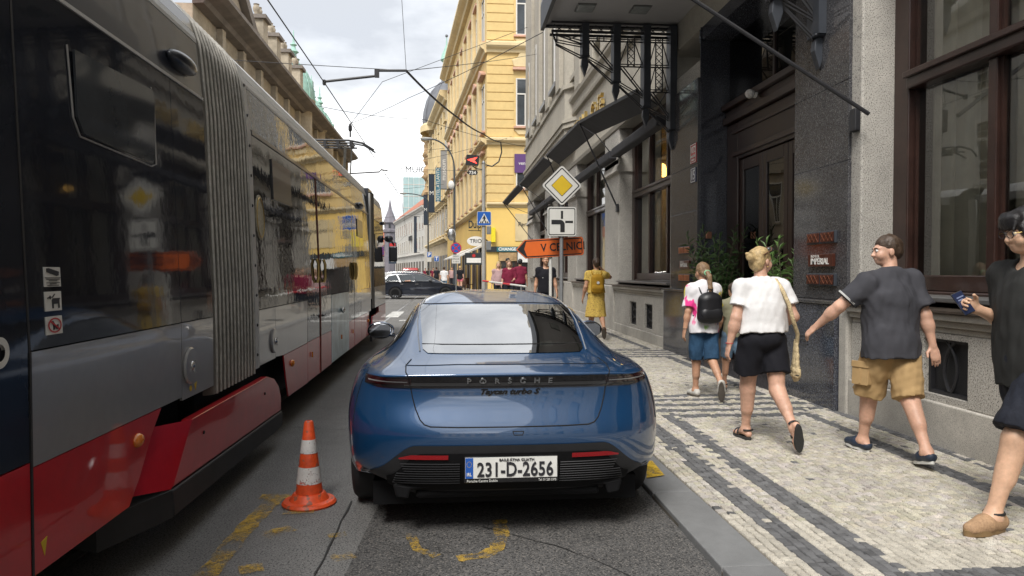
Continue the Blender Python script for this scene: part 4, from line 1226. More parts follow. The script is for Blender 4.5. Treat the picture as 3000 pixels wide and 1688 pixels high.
M_doorlip = mat('door_edge', (.16, .05, .035), .5)
M_yellowtri = mat('yellow_mark', (.65, .45, .03), .6)

TRAM_O = Vector((-2.75, 6, 0))
tram = thing('tram', 'long red and grey tram with black glass and ribbed bellows filling the left side', 'tram', TRAM_O)
def tside(z):
    P = [(0, -1.552), (1.25, -1.552), (2.67, -1.605), (3.06, -1.645), (3.2, -1.69), (3.32, -1.80), (3.40, -1.98)]
    for (z0, x0), (z1, x1) in zip(P, P[1:]):
        if z <= z1: return x0 + (x1 - x0) * (z - z0) / (z1 - z0)
    return P[-1][1]
def tp(b, name, m, parent=None, **k):
    o = b.build(name, m, parent or tram, **k)
    if parent is None: o.location = -TRAM_O
    return o
def tpanel(name, m, y0, y1, z0, z1, proud=0.0, parent=None, poly=None, smooth=None):
    """skin panel that follows the side profile, 14 mm thick"""
    zs = sorted(set([z0, z1] + [z for z in (1.25, 2.67, 3.06, 3.2, 3.32) if z0 < z < z1]))
    b = MB()
    O = [[(tside(z) + proud, y, z) for z in zs] for y in (y0, y1)]
    I = [[(tside(z) + proud - .014, y, z) for z in zs] for y in (y0, y1)]
    n = len(zs)
    V = O[0] + O[1] + I[0] + I[1]
    Fc = []
    for k in range(n - 1):
        Fc += [(k, n + k, n + k + 1, k + 1), (2 * n + k + 1, 3 * n + k + 1, 3 * n + k, 2 * n + k), (k, k + 1, 2 * n + k + 1, 2 * n + k), (n + k + 1, n + k, 3 * n + k, 3 * n + k + 1)]
    Fc += [(n, 0, 2 * n, 3 * n), (n - 1, 2 * n - 1, 4 * n - 1, 3 * n - 1)]
    b.add(V, Fc)
    return tp(b, name, m, parent, smooth=smooth)
def tpoly(name, m, pts, x0, x1, parent=None, bevel=0):
    return tp(MB().prism(pts, lambda y, z, x: (x, y, z), x0, x1), name, m, parent, bevel=bevel)
g = .004
# inner hulls (dark bodies behind the skins)
for (a, c) in ((-6.0, 4.86), (6.0, 14.36), (15.05, 17.5)):
    tp(MB().box(-3.9, -1.70, a, c, .80, 3.10), 'body_shell', M_tblack)
    tp(MB().box(-3.8, -1.78, a, c, .30, .80), 'underframe', M_tblack)
    # roof with its light shoulder
    P = [(3.06, -1.645), (3.2, -1.69), (3.32, -1.80), (3.40, -1.98), (3.44, -2.75), (3.40, -3.55), (3.2, -3.85), (3.06, -3.9)]
    tp(MB().grid([[(x, y, z + .002) for z, x in P[1:]] for y in (a, c)], flip=True), 'roof', M_troof, smooth=50)
    # far side of the tram
    tp(MB().box(-3.96, -3.91, a, c, .42, 1.25), 'far_side', M_tgrey); tp(MB().box(-3.96, -3.91, a, c, 1.252, 3.05), 'far_glass', M_tglass)
for (a, c) in ((-4, 2.2), (6.8, 12.6)):
    tp(MB().box(-3.3, -2.2, a, c, 3.44, 3.62), 'roof_equipment', M_troof, bevel=.05)
# near section: door, fixed panels
tpanel('door_glass', M_tglass, .9, 2.785, .845, 2.66)
tpanel('door_kick_panel', M_tred, .9, 2.785, .41, .84)
tpanel('door_glass', M_tglass, -1.0, .89, .845, 2.66)
tpanel('door_kick_panel', M_tred, -1.0, .89, .41, .84)
tpanel('grey_panel', M_tgrey, -6, -1.01, .845, 1.25); tpanel('red_panel', M_tred, -6, -1.01, .41, .84); tpanel('window_glass', M_tglass, -6, -1.01, 1.255, 2.66)
tp(MB().box(-1.575, -1.548, 2.788, 2.80, .41, 1.25), 'panel_joint', M_trubber)
tpanel('panel_joint', M_trubber, 2.788, 2.80, 1.25, 2.66, .002)
tpanel('window_glass', M_tglass, 2.803, 4.30, 1.256, 2.66)
tpanel('window_glass', M_tglass, 4.306, 4.86, 1.256, 2.66)
tpanel('trim_line', M_tlight, -6, 4.86, 2.664, 2.682, .006)
tpanel('cantrail', M_tdark, -6, 4.86, 2.686, 3.03)
tpanel('roof_edge', M_tlight, -6, 4.86, 3.034, 3.10, .002)
tpanel('roof_shoulder', M_tdark, -6, 4.86, 3.104, 3.34)
tpanel('grey_panel', M_tgrey, 2.803, 4.298, .82, 1.25)
p_ = tpanel('grey_panel', M_tgrey, 4.304, 4.86, .80, 1.25)
tpoly('red_panel', M_tred, [(2.803, .41), (3.60, .41), (3.72, .52), (3.87, .70), (4.00, .816), (2.803, .816)], -1.566, -1.552)
# hopper window outlined in the near pane
hop = [(3.17, 2.50), (3.19, 2.20), (3.24, 2.13), (3.98, 2.11), (4.04, 2.13), (4.05, 2.46), (4.02, 2.54)]
tp(MB().tube([(tside(z) + .004, y, z) for y, z in hop], .0045, 6), 'hopper_frame', M_tgrey)
tpoly('hopper_glass', mat('hopper_glass', (.05, .055, .062), .06, var=(2, .4), spec=.6), [(3.2, 2.49), (3.22, 2.21), (3.27, 2.15), (3.96, 2.13), (4.02, 2.15), (4.025, 2.46), (4.0, 2.52)], -1.588, -1.578)
# second section
tpanel('grey_panel', M_tgrey, 6.0, 6.545, .78, 1.235)
tpoly('grey_panel', M_tgrey, [(6.552, .79), (6.86, .77), (7.98, .775), (7.99, 1.235), (6.552, 1.235)], -1.566, -1.552)
tpoly('red_panel', M_tred, [(6.86, .764), (6.95, .55), (7.05, .35), (7.99, .335), (7.99, .768)], -1.566, -1.552)
for (a, c) in ((8.0, 8.76), (8.79, 9.575), (11.22, 11.86), (11.9, 12.8), (12.81, 14.3)):
    tpanel('door_glass' if a < 12 else 'window_glass', M_tglass_far, a, c, .78 if a < 12.8 else 1.24, 2.66)
    tpanel('door_kick_panel' if a < 12 else 'red_panel', M_tred, a, c if a < 12.8 else 13.95, .34, .774)
tpanel('grey_panel', M_tgrey, 12.81, 14.3, .78, 1.235)
tpanel('door_edge', M_doorlip, 8.763, 8.787, .34, 2.66, .01)
tpanel('window_glass', M_tglass_far, 6.0, 6.545, 1.242, 2.66); tpanel('window_glass', M_tglass_far, 6.552, 7.99, 1.242, 2.66)
tpanel('window_glass', M_tglass_far, 9.582, 11.21, 1.25, 2.66)
tpanel('poster', M_adblue, 9.582, 11.21, .35, 1.243, .003)
tpanel('trim_line', M_tdark, 6.0, 14.36, 2.664, 2.70, .008)
tpanel('cantrail', M_tglass_far, 6.0, 14.36, 2.704, 3.03)
tpanel('roof_edge', M_tlight, 6.0, 14.36, 3.034, 3.12, .002)
tpanel('roof_shoulder', M_troof, 6.0, 14.36, 3.124, 3.36, .001)  # pale tone stands in for the sky mirrored along this shoulder
# third section and nose
tpanel('window_glass', M_tglass_far, 15.05, 16.4, 1.24, 2.66); tpanel('window_glass', M_tglass_far, 16.41, 17.5, 1.24, 2.66)
tpanel('grey_panel', M_tgrey, 15.05, 17.5, .80, 1.235); tpoly('red_panel', M_tred, [(16.0, .40), (17.5, .38), (17.5, .79), (15.85, .79)], -1.566, -1.552)
tpanel('cantrail', M_tglass_far, 15.05, 17.5, 2.67, 3.03); tpanel('roof_edge', M_tlight, 15.05, 17.5, 3.034, 3.12); tpanel('roof_shoulder', M_troof, 15.05, 17.5, 3.124, 3.36)
rows = []
for z in (.38, .8, 1.24, 2.0, 2.66, 3.05, 3.3):
    row = []
    for k in range(13):
        t = k / 12
        x = tside(z) + (-2.4 - 2 * (tside(z) + 1.552)) * t
        bulge = math.sin(PI * t) ** .55
        row.append((x, 17.5 + (1.05 - .22 * max(0, z - 1.24)) * bulge, z))
    rows.append(row)
tp(MB().grid(rows[:3]), 'nose', M_tred, smooth=60); tp(MB().grid(rows[2:5]), 'windscreen', M_tglass, smooth=60); tp(MB().grid(rows[4:]), 'destination_band', M_tdark, smooth=60)
tp(MB().add([tuple(p) for p in rows[-1]], [tuple(range(13))]), 'nose_cap', M_troof)
tp(MB().tube([(-1.62, 17.75, 2.35), (-1.46, 17.95, 2.35), (-1.38, 18.0, 2.2)], .022, 7), 'mirror_arm', M_tdark)
tp(MB().box(-1.50, -1.30, 17.93, 18.03, 1.80, 2.18), 'mirror', M_tdark, bevel=.03)
tp(MB().ell((-1.50, 17.9, 2.36), (.11, .09, .09), 12, 8), 'mirror', M_tdark, smooth=60)
# joints between sections
tp(MB().box(-3.85, -1.60, 14.37, 15.04, .8, 3.2), 'gangway', M_tdark); tp(MB().box(-1.60, -1.568, 14.37, 14.6, 1.0, 3.1), 'gangway_frame', M_tlight, bevel=.01)
tp(MB().box(-1.60, -1.56, 14.62, 15.03, .8, 3.15), 'gangway_rubber', M_trubber, bevel=.01)
# bellows: accordion folds
NF = 12
pit = (5.868 - 4.872) / NF
zs = [.74, 1.0, 1.4, 1.8, 2.2, 2.6, 2.9, 3.05, 3.18, 3.29, 3.37, 3.43]
for k in range(NF):                      # one rubber fold after the other
    y0 = 4.872 + pit * k
    jit = random.uniform(-.004, .004)
    P = []
    for (u, d) in ((0, -.075), (.12, -.038), (.24, -.014), (.38, -.002), (.5, .002), (.62, -.002), (.76, -.014), (.88, -.038), (1, -.075)):
        P.append([(tside(z) + d, y0 + pit * u + jit * math.sin(z * 1.7 + k), z - (.02 if i_ == 0 else 0) * abs(u - .5)) for i_, z in enumerate(zs)])
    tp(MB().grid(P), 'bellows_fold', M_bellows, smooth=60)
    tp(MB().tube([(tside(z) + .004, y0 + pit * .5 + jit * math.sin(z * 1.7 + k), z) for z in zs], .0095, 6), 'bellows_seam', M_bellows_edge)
tp(MB().box(-3.8, -1.68, 4.87, 5.87, .6, 3.05), 'bellows_core', M_tblack)
fr_ = tpanel('bellows_frame', M_tlight, 5.872, 5.985, .77, 3.30, .004)
for z in np.arange(.88, 3.1, .24):
    MB().ell((tside(z) + .006, 5.925, z), (.008, .013, .013), 8, 6).build('bolt', M_trubber, fr_)
tpanel('panel_joint', M_trubber, 5.987, 5.999, .8, 3.1, .001)
# bogie skirts
def bogie(dy, L=1.0):
    r = tp(MB().prism([(4.30 + dy, .69), (6.05 + dy, .685), (6.29 + dy, .63), (6.45 + dy, .54), (6.52 + dy, .44), (6.52 + dy, .315), (3.99 + dy, .375)], lambda y, z, x: (x, y, z), -1.56, -1.50), 'bogie_skirt', M_tred, bevel=.012)
    MB().add([(-1.50, 4.298 + dy, .69), (-1.502, 3.988 + dy, .375), (-1.66, 3.50 + dy, .46), (-1.66, 3.74 + dy, .735)], [(0, 3, 2, 1)]).build('bogie_skirt_front', M_tred, r)
    MB().prism([(3.98 + dy, .37), (6.53 + dy, .31), (6.53 + dy, .19), (6.45 + dy, .17), (4.0 + dy, .22)], lambda y, z, x: (x, y, z), -1.57, -1.49).build('skirt_rubber', M_trubber, r, bevel=.012)
    MB().prism([(-1.495, .37), (-1.68, .45), (-1.68, .27), (-1.495, .22)], lambda x, z, t: (x - .17 * t, 3.992 + dy - .48 * t, z), 0, 1).build('skirt_rubber', M_trubber, r)
    for (y, z) in ((4.5, .57), (5.95, .56), (4.55, .29), (5.95, .26)):
        MB().ell((-1.497, y + dy, z), (.006, .012, .012), 8, 6).build('bolt', M_tblack, r)
    for y in (4.45, 5.85):
        MB().lathe([(0, -.06), (.22, -.06), (.30, -.05), (.31, .05), (.0, .06)], (0, 0, 0), 24).xf(Matrix.Rotation(R(90), 4, 'Y')).xf(Matrix.Translation((-1.95, y + dy, .315))).build('wheel', M_tblack, r, smooth=40)
bogie(0)
rs = tpoly('bogie_skirt', M_tred, [(13.98, .36), (15.8, .40), (15.75, .70), (14.15, .68)], -1.53, -1.50)
tpoly('skirt_rubber', M_trubber, [(13.98, .355), (15.8, .395), (15.8, .2), (14.0, .2)], -1.54, -1.495)
# fittings
def amber(y, z):
    o = tp(MB().ell((-1.552, y, z), (.03, .047, .036), 14, 8), 'side_marker', M_amber, smooth=60)
amber(3.70, .71); amber(7.20, .65); amber(13.8, .62)
def lock(y, z):
    o = tp(MB().lathe([(0, 0), (.105, 0), (.11, -.01), (.10, -.02), (.05, -.022), (.0, -.022)], (0, 0, 0), 28).xf(Matrix.Rotation(R(-90), 4, 'Y')).xf(Matrix.Translation((-1.553, y, z))).xf(Matrix.Diagonal((1, 1, 1, 1))), 'lock_cover', M_tgrey, smooth=40)
    MB().ell((-1.535, y, z), (.02, .028, .028), 12, 8).build('lock_knob', M_chrome, o, smooth=60)
    MB().bar((-1.52, y, z + .03), (-1.52, y, z - .04), .012, .012).build('lock_bar', M_chrome, o)
lock(4.42, .99); lock(6.47, .94)
tp(MB().ell((-1.52, 10.4, 1.0), (.03, .05, .04), 12, 8), 'lock_knob', M_chrome, smooth=60)
for (y, z) in ((8.2, .62), (10.4, .62), (11.6, .6)):
    tp(MB().bar((-1.54, y, z - .03), (-1.54, y, z + .03), .02, .015), 'door_release', M_amber)
for (y, z, s) in ((4.48, 2.80, 1.0), (12.95, 2.72, 1.1), (17.3, 2.7, .8)):
    o = tp(MB().ell((tside(z) + .02, y, z), (.06 * s, .21 * s, .055 * s), 20, 10), 'camera_pod', M_tdark, smooth=60)
for (y0, y1, z0, z1) in ((6.62, 7.36, 2.2, 2.56), (12.5, 13.25, 2.16, 2.46), (15.4, 15.8, 2.05, 2.35)):
    tpanel('line_display', M_tdark, y0, y1, z0, z1, .012)
o = tp(MB().prism([(6.15 + .13 * math.cos(t), 2.0 + .19 * math.sin(t)) for t in np.linspace(0, 2 * PI, 29)[:-1]], lambda y, z, x: (x + tside(z), y, z), 0, .006), 'city_emblem', mat('emblem_beige', (.42, .38, .28), .5, var=(30, .3)))
MB().tube([(tside(2.0 + .165 * math.sin(t)) + .009, 6.15 + .11 * math.cos(t), 2.0 + .165 * math.sin(t)) for t in np.linspace(0, 2 * PI, 25)[:-1]], .004, 5, closed=True).build('emblem_ring', M_gold, o)
for y in (8.55, 9.0, 11.75, 12.0): tp(MB().tube([(-1.55, y, 1.42), (-1.53, y, 1.48), (-1.53, y, 1.64), (-1.55, y, 1.70)], .018, 7), 'door_handle', M_gold, smooth=60)
for (y, z) in ((2.86, .49),):
    tpoly('warning_triangle', M_yellowtri, [(y - .012, z + .03), (y + .03, z + .04), (y + .012, z - .03)], -1.552, -1.5505)
tpoly('warning_triangle', M_yellowtri, [(4.50, .868), (4.545, .875), (4.52, .825)], -1.552, -1.5505)
tp(MB().lathe([(0, 0), (.018, 0), (.018, .002), (0, .002)], (0, 0, 0), 12).xf(Matrix.Rotation(R(90), 4, 'Y')).xf(Matrix.Translation((-1.552, 4.44, .85))), 'warning_dot', M_yellowtri)
o = tp(MB().lathe([(.03, 0), (.055, 0), (.055, .012), (.03, .012)], (0, 0, 0), 24).xf(Matrix.Rotation(R(90), 4, 'Y')).xf(Matrix.Translation((-1.553, 2.60, 1.27))), 'door_button', M_sticker, smooth=40)
# stickers on the door glass
def sticker(v0, v1, kind):
    q0, q1 = on_x(129, v1, -1.56), on_x(168, v0, -1.57)
    y0, y1, z0, z1 = q0.y, q1.y, q0.z, q1.z
    o = tpanel('sticker', M_sticker, y0, y1, z0, z1, .004)
    w, h = y1 - y0, z1 - z0
    def ink(pts, m=M_inkblk, lift=.0065):
        pp = [(y0 + a * w, z0 + c * h) for a, c in pts]
        MB().prism(pp, lambda y, z, x: (tside(z) + x, y, z), lift - .002, lift).build('pictogram', m, o)
    if kind == 0:
        ink([(.12, .93), (.25, .95), (.88, .77), (.86, .58), (.72, .55), (.12, .75)])
        for k, (c, l) in enumerate(((.44, .95), (.36, .8), (.29, .5), (.19, .8), (.13, .4), (.05, .7))):
            ink([(.5 - l / 2, c), (.5 + l / 2, c), (.5 + l / 2, c + .03), (.5 - l / 2, c + .03)])
    if kind == 1:
        ink([(.40, .13), (.47, .13), (.47, .36), (.77, .36), (.77, .13), (.84, .13), (.84, .57), (.88, .6), (.88, .65), (.45, .65), (.38, .55)])
        ink([(.2, .72), (.28, .8), (.36, .72), (.28, .6)]); ink([(.38, .68), (.43, .68), (.60, .86), (.55, .88)]); ink([(.1, .68), (.18, .72), (.16, .62)])
    if kind == 2:
        ring = [(.5 + .42 * math.cos(t), .5 + .42 * math.sin(t)) for t in np.linspace(0, 2 * PI, 29)]
        inn = [(.5 + .34 * math.cos(t), .5 + .34 * math.sin(t)) for t in np.linspace(2 * PI, 0, 29)]
        for a in range(28):
            pass
        MB().grid([[(tside(z0 + c * h) + .0065, y0 + a * w, z0 + c * h) for a, c in ring], [(tside(z0 + c * h) + .0065, y0 + a * w, z0 + c * h) for a, c in reversed(inn)]], flip=True).build('pictogram', M_inkred, o)
        ink([(.30, .72), (.40, .76), (.55, .5), (.50, .25), (.4, .25), (.4, .5)]); ink([(.55, .45), (.72, .55), (.72, .3), (.6, .25)])
        ink([(.22, .70), (.27, .76), (.80, .28), (.75, .22)], M_inkred, .008)
sticker(783, 841, 0); sticker(853, 913, 1); sticker(924, 983, 2)
# pantograph
pan = tp(MB().tube([(-2.75 - 1.02, 17.1, 4.42), (-2.75 - .85, 17.1, 4.56), (-2.75 - .55, 17.1, 4.62), (-2.75 + .4, 17.1, 4.62), (-2.75 + .72, 17.1, 4.56), (-2.75 + .98, 17.1, 4.40)], .025, 7), 'pantograph', M_black)
for dy, dz in ((.35, 0), (.0, -.10), (.35, -.10)):
    MB().tube([(-3.4, 17.1 + dy, 4.6 + dz), (-2.2, 17.1 + dy, 4.6 + dz)] if dz else [(-3.7, 17.45, 4.42), (-3.3, 17.45, 4.62), (-2.35, 17.45, 4.62), (-2.03, 17.45, 4.56), (-1.77, 17.45, 4.40)], .02, 6).build('collector_strip', M_black, pan)
for x in (-3.2, -2.9, -2.6, -2.3): MB().box(x - .03, x + .03, 17.08, 17.47, 4.48, 4.60).build('spring_box', M_black, pan)
MB().bar((-2.45, 17.25, 4.5), (-2.65, 18.2, 3.45), .06, .05).build('upper_arm', M_bellows, pan)
MB().bar((-2.30, 17.25, 4.45), (-2.5, 18.2, 3.45), .03, .03).build('control_rod', M_bellows, pan)
# ------------------------------------------------------------------ the parked blue car
M_blue = mat('blue_metallic_paint', (.007, .054, .150), .34, metal=.35, coat=1.0, var=(.6, .03))
M_blue.node_tree.nodes['Principled BSDF'].inputs['Coat IOR'].default_value = 2.0
M_gloss_black = mat('gloss_black', (.006, .006, .007), .06, coat=1.0)
M_satin_black = mat('satin_black_plastic', (.020, .020, .022), .5, var=(8, .1), bump=(200, .1, .002))
M_deep_black = mat('deep_black_plastic', (.006, .006, .007), .7, spec=.2)
M_shut = mat('shut_line', (.003, .003, .004), .8)
M_tyre = mat('tyre_rubber', (.014, .014, .015), .75, bump=(60, .3, .004))
M_alloy = mat('alloy_rim', (.20, .20, .21), .3, metal=.9)
M_reflector = mat('red_reflector', (.30, .008, .012), .2, coat=.6)
M_silver_txt = mat('silver_badge', (.42, .43, .44), .3, metal=.7)
M_platewhite = mat('plate_white', (.74, .74, .71), .45, var=(15, .05))
M_plateblue = mat('plate_blue', (.02, .10, .42), .4)
M_carglass = glass_mat('car_glass', (.26, .29, .28), .62)
M_sideglass = mat('privacy_glass', (.008, .009, .010), .02, spec=.7)
M_seat = mat('car_seat', (.03, .03, .032), .7)
M_lightbar = mat('light_bar_glass', (.012, .011, .013), .05, coat=1.0)
M_lb_red = mat('tail_lamp_red', (.022, .004, .005), .10, coat=1.0)
M_mirror = mat('mirror_glass', (.30, .32, .36), .01, metal=1.0)

def cc_mesh(rows, lvl, crease_rows=(), mirror=True):
    """control net (right half, rows of columns from tail round to nose) -> smooth mesh in local coordinates"""
    nc = len(rows[0])
    full = []
    for r in rows:
        full.append(list(r) + [(-x, y, z) for (x, y, z) in reversed(r[1:-1])])
    n = len(full[0]); V = [p for r in full for p in r]
    Fc = []
    for i in range(len(full) - 1):
        for j in range(n):
            k = (j + 1) % n
            Fc.append((i * n + j, i * n + k, (i + 1) * n + k, (i + 1) * n + j))
    # close the roof along its ridge
    me = bpy.data.meshes.new('net'); me.from_pydata(V, [], Fc)
    bm = bmesh.new(); bm.from_mesh(me)
    bmesh.ops.remove_doubles(bm, verts=bm.verts, dist=.0005)
    cl = bm.edges.layers.float.get('crease_edge') or bm.edges.layers.float.new('crease_edge')
    for e in bm.edges:
        a, b = e.verts
        for (test, c) in crease_rows:
            if test(a.co) and test(b.co): e[cl] = c
    bmesh.ops.recalc_face_normals(bm, faces=bm.faces)
    bm.to_mesh(me); bm.free()
    ob = bpy.data.objects.new('net', me); COL.objects.link(ob)
    m = ob.modifiers.new('s', 'SUBSURF'); m.levels = lvl; m.render_levels = lvl
    dg = bpy.context.evaluated_depsgraph_get()
    out = bpy.data.meshes.new_from_object(ob.evaluated_get(dg))
    bpy.data.objects.remove(ob); bpy.data.meshes.remove(me)
    return out
CX, CY0 = .34, 4.0
def net_rows():
    # plan of the flanks: columns 4..10 along the side
    yc = [.30, .66, 1.03, 1.70, 2.50, 3.30, 3.95]
    def side(xs, zs, dy=0): return [(x, y + dy, z) for x, y, z in zip(xs, yc, zs)]
    R_ = []
    R_.append([(0, .26, .215), (.35, .26, .215), (.60, .27, .225), (.76, .32, .345)] + side([.90, .95, .955, .93, .91, .915, .93], [.36, .30, .22, .17, .16, .17, .2]) + [(.86, 4.5, .2), (.6, 4.78, .18), (0, 4.86, .17)])
    R_.append([(0, .10, .30), (.35, .10, .30), (.62, .12, .31), (.80, .18, .39)] + side([.935, .975, .985, .955, .935, .94, .965], [.42, .36, .30, .25, .24, .25, .28]) + [(.90, 4.52, .26), (.62, 4.86, .24), (0, 4.95, .23)])
    R_.append([(0, .035, .44), (.36, .04, .44), (.63, .065, .445), (.81, .145, .46)] + side([.945, .985, .992, .96, .94, .95, .975], [.50, .47, .43, .40, .38, .39, .42]) + [(.905, 4.53, .40), (.62, 4.9, .37), (0, 4.98, .36)])
    R_.append([(0, .0, .585), (.36, .005, .587), (.63, .035, .60), (.815, .12, .615)] + side([.95, .995, 1.0, .965, .94, .955, .985], [.63, .61, .58, .55, .53, .54, .56]) + [(.905, 4.5, .53), (.62, 4.88, .49), (0, 4.97, .48)])
    R_.append([(0, .012, .665), (.36, .017, .667), (.63, .05, .678), (.81, .13, .69)] + side([.945, .995, 1.0, .96, .93, .945, .985], [.71, .70, .68, .66, .64, .65, .68]) + [(.895, 4.42, .64), (.6, 4.82, .58), (0, 4.93, .56)])
    R_.append([(0, .075, .80), (.36, .08, .80), (.62, .105, .805), (.795, .165, .81)] + side([.915, .975, .985, .945, .92, .93, .965], [.82, .82, .81, .79, .77, .77, .79]) + [(.87, 4.3, .74), (.58, 4.72, .66), (0, 4.85, .63)])
    R_.append([(0, .085, .895), (.36, .09, .895), (.62, .115, .897), (.785, .175, .895)] + side([.89, .945, .955, .925, .905, .91, .93], [.89, .89, .89, .87, .86, .85, .86]) + [(.83, 4.15, .80), (.55, 4.55, .71), (0, 4.70, .68)])
    R_.append([(0, .045, .970), (.36, .05, .968), (.62, .08, .963), (.775, .15, .952)] + side([.865, .91, .915, .895, .88, .88, .885], [.94, .945, .945, .925, .91, .895, .90]) + [(.78, 4.0, .86), (.50, 4.30, .79), (0, 4.42, .765)])
    R_.append([(0, .17, 1.000), (.36, .175, .998), (.60, .20, .990), (.74, .27, .978)] + [(.815, .42, .972), (.855, .74, .976), (.865, 1.08, .976), (.86, 1.7, .955), (.85, 2.5, .935), (.84, 3.1, .925), (.80, 3.55, .92)] + [(.70, 3.75, .905), (.42, 3.92, .875), (0, 3.98, .865)])
    R_.append([(0, .38, 1.030), (.34, .39, 1.028), (.54, .42, 1.022), (.65, .50, 1.010)] + [(.72, .66, 1.004), (.775, .92, 1.0), (.79, 1.25, .995), (.80, 1.75, .985), (.80, 2.3, .975), (.785, 2.75, .97), (.755, 3.1, .965)] + [(.66, 3.36, .955), (.38, 3.52, .955), (0, 3.57, .955)])
    R_.append([(0, .92, 1.178), (.30, .92, 1.177), (.48, .935, 1.172), (.585, .985, 1.162)] + [(.635, 1.08, 1.155), (.672, 1.25, 1.15), (.69, 1.48, 1.148), (.70, 1.8, 1.148), (.70, 2.15, 1.145), (.69, 2.42, 1.14), (.665, 2.65, 1.135)] + [(.59, 2.85, 1.13), (.34, 2.99, 1.135), (0, 3.03, 1.135)])
    R_.append([(0, 1.48, 1.318), (.26, 1.48, 1.317), (.43, 1.49, 1.311), (.535, 1.52, 1.300)] + [(.575, 1.57, 1.288), (.597, 1.66, 1.284), (.606, 1.78, 1.284), (.61, 1.93, 1.284), (.61, 2.1, 1.283), (.605, 2.25, 1.28), (.585, 2.38, 1.278)] + [(.52, 2.5, 1.28), (.29, 2.6, 1.288), (0, 2.63, 1.29)])
    R_.append([(0, 1.88, 1.390), (.21, 1.88, 1.389), (.36, 1.89, 1.383), (.44, 1.90, 1.374)] + [(.468, 1.92, 1.369), (.482, 1.95, 1.366), (.488, 1.99, 1.365), (.49, 2.05, 1.365), (.488, 2.12, 1.365), (.48, 2.19, 1.364), (.46, 2.25, 1.362)] + [(.40, 2.31, 1.363), (.23, 2.36, 1.367), (0, 2.38, 1.368)])
    R_.append([(0, 2.02, 1.400), (.10, 2.02, 1.400), (.18, 2.02, 1.399), (.24, 2.03, 1.396)] + [(.26, 2.04, 1.395), (.27, 2.06, 1.394), (.275, 2.08, 1.394), (.278, 2.10, 1.394), (.275, 2.12, 1.394), (.27, 2.14, 1.394), (.25, 2.17, 1.394)] + [(.22, 2.19, 1.394), (.12, 2.2, 1.396), (0, 2.21, 1.396)])
    yy = np.linspace(1.95, 2.2, 14)
    R_.append([(0, 2.11, 1.403)] * 14)
    return R_
car = thing('parked_car', 'blue four-door sports car seen from behind, parked at the kerb', 'car', (CX, CY0, 0))
tailrow = lambda lo, hi: (lambda co: co.y < .36 and abs(co.x) < .84 and lo < co.z < hi)
car_me = cc_mesh(net_rows(), 3, [(tailrow(.945, .975), .75), (tailrow(.88, .90), .3)])
car_bvh = None
def bvh_of(me):
    return BVHTree.FromPolygons([v.co.copy() for v in me.vertices], [tuple(p.vertices) for p in me.polygons])
car_bvh = bvh_of(car_me)
def cback(x, z, off=.0):
    h = car_bvh.ray_cast(Vector((x, -2, z)), Vector((0, 1, 0)))
    if h[0] is None: return None
    return h[0] + h[1] * (off if h[1].y < 0 else -off)
def cfront(x, z, off=0.0):
    h = car_bvh.ray_cast(Vector((x, 8, z)), Vector((0, -1, 0)))
    if h[0] is None: return None
    return h[0] + h[1] * (off if h[1].y > 0 else -off)
def cside(y, z, s, off=0.0):
    h = car_bvh.ray_cast(Vector((3 * s, y, z)), Vector((-s, 0, 0)))
    if h[0] is None: return None
    return h[0] + h[1] * (off if h[1].x * s > 0 else -off)
def strip_on(fn, ss, lo, hi, rows, off, flip=False):
    """patch between curves lo(s) and hi(s) laid on the body"""
    P = []
    for i in range(rows + 1):
        t = i / rows; r = []
        for s in ss:
            q = fn(s, lo(s) + (hi(s) - lo(s)) * t, off)
            r.append(q)
        P.append(r)
    # fill misses from neighbours
    for r in P:
        for j in range(len(r)):
            if r[j] is None:
                c = [q for q in r if q is not None]
                r[j] = min(c, key=lambda q: abs(q.x - ss[j])) if c else Vector((0, 0, 0))
    return MB().grid(P, flip)
def smoothstep(a, b, x):
    t = max(0, min(1, (x - a) / (b - a))); return t * t * (3 - 2 * t)
# cut openings: rear glass, windscreen, wheel arches
GW = lambda z: .515 + .045 * smoothstep(1.05, 1.29, z)
bm = bmesh.new(); bm.from_mesh(car_me)
dele = []
for f in bm.faces:
    c = f.calc_center_median()
    if c.y < 1.5 and 1.055 < c.z < 1.285 and abs(c.x) < GW(c.z) - .015 and f.normal.z > .3: dele.append(f)
    elif c.y > 2.55 and .99 < c.z < 1.275 and abs(c.x) < .56 - .35 * max(0, c.z - 1.2): dele.append(f)
    elif abs(c.x) > .55 and c.z < .8 and any(math.hypot(c.y - a, c.z - .35) < .385 for a in (1.0, 3.9)): dele.append(f)
bmesh.ops.delete(bm, geom=dele, context='FACES')
bm.to_mesh(car_me); bm.free()
car_me.materials.clear(); car_me.materials.append(M_blue)
car_me.polygons.foreach_set('use_smooth', [True] * len(car_me.polygons))
body = link_mesh('body', car_me, car)
def cp(b, name, m, parent=None, **k): return b.build(name, m, parent or car, **k)
lin = lambda a, b, n: [a + (b - a) * i / n for i in range(n + 1)]
# glass
ss = lin(-1, 1, 40)
def glass_fn(s, z, off):
    w = GW(z)
    k = max(0, (1.072 - z) / .03)
    if k > 0: w -= .05 * (1 - math.sqrt(max(0, 1 - min(1, k) ** 2)))
    return cback(s * w, z, off)
cp(strip_on(glass_fn, ss, lambda s: 1.043, lambda s: 1.293 + .006 * (1 - s * s), 14, .004), 'rear_window', M_carglass, smooth=60)
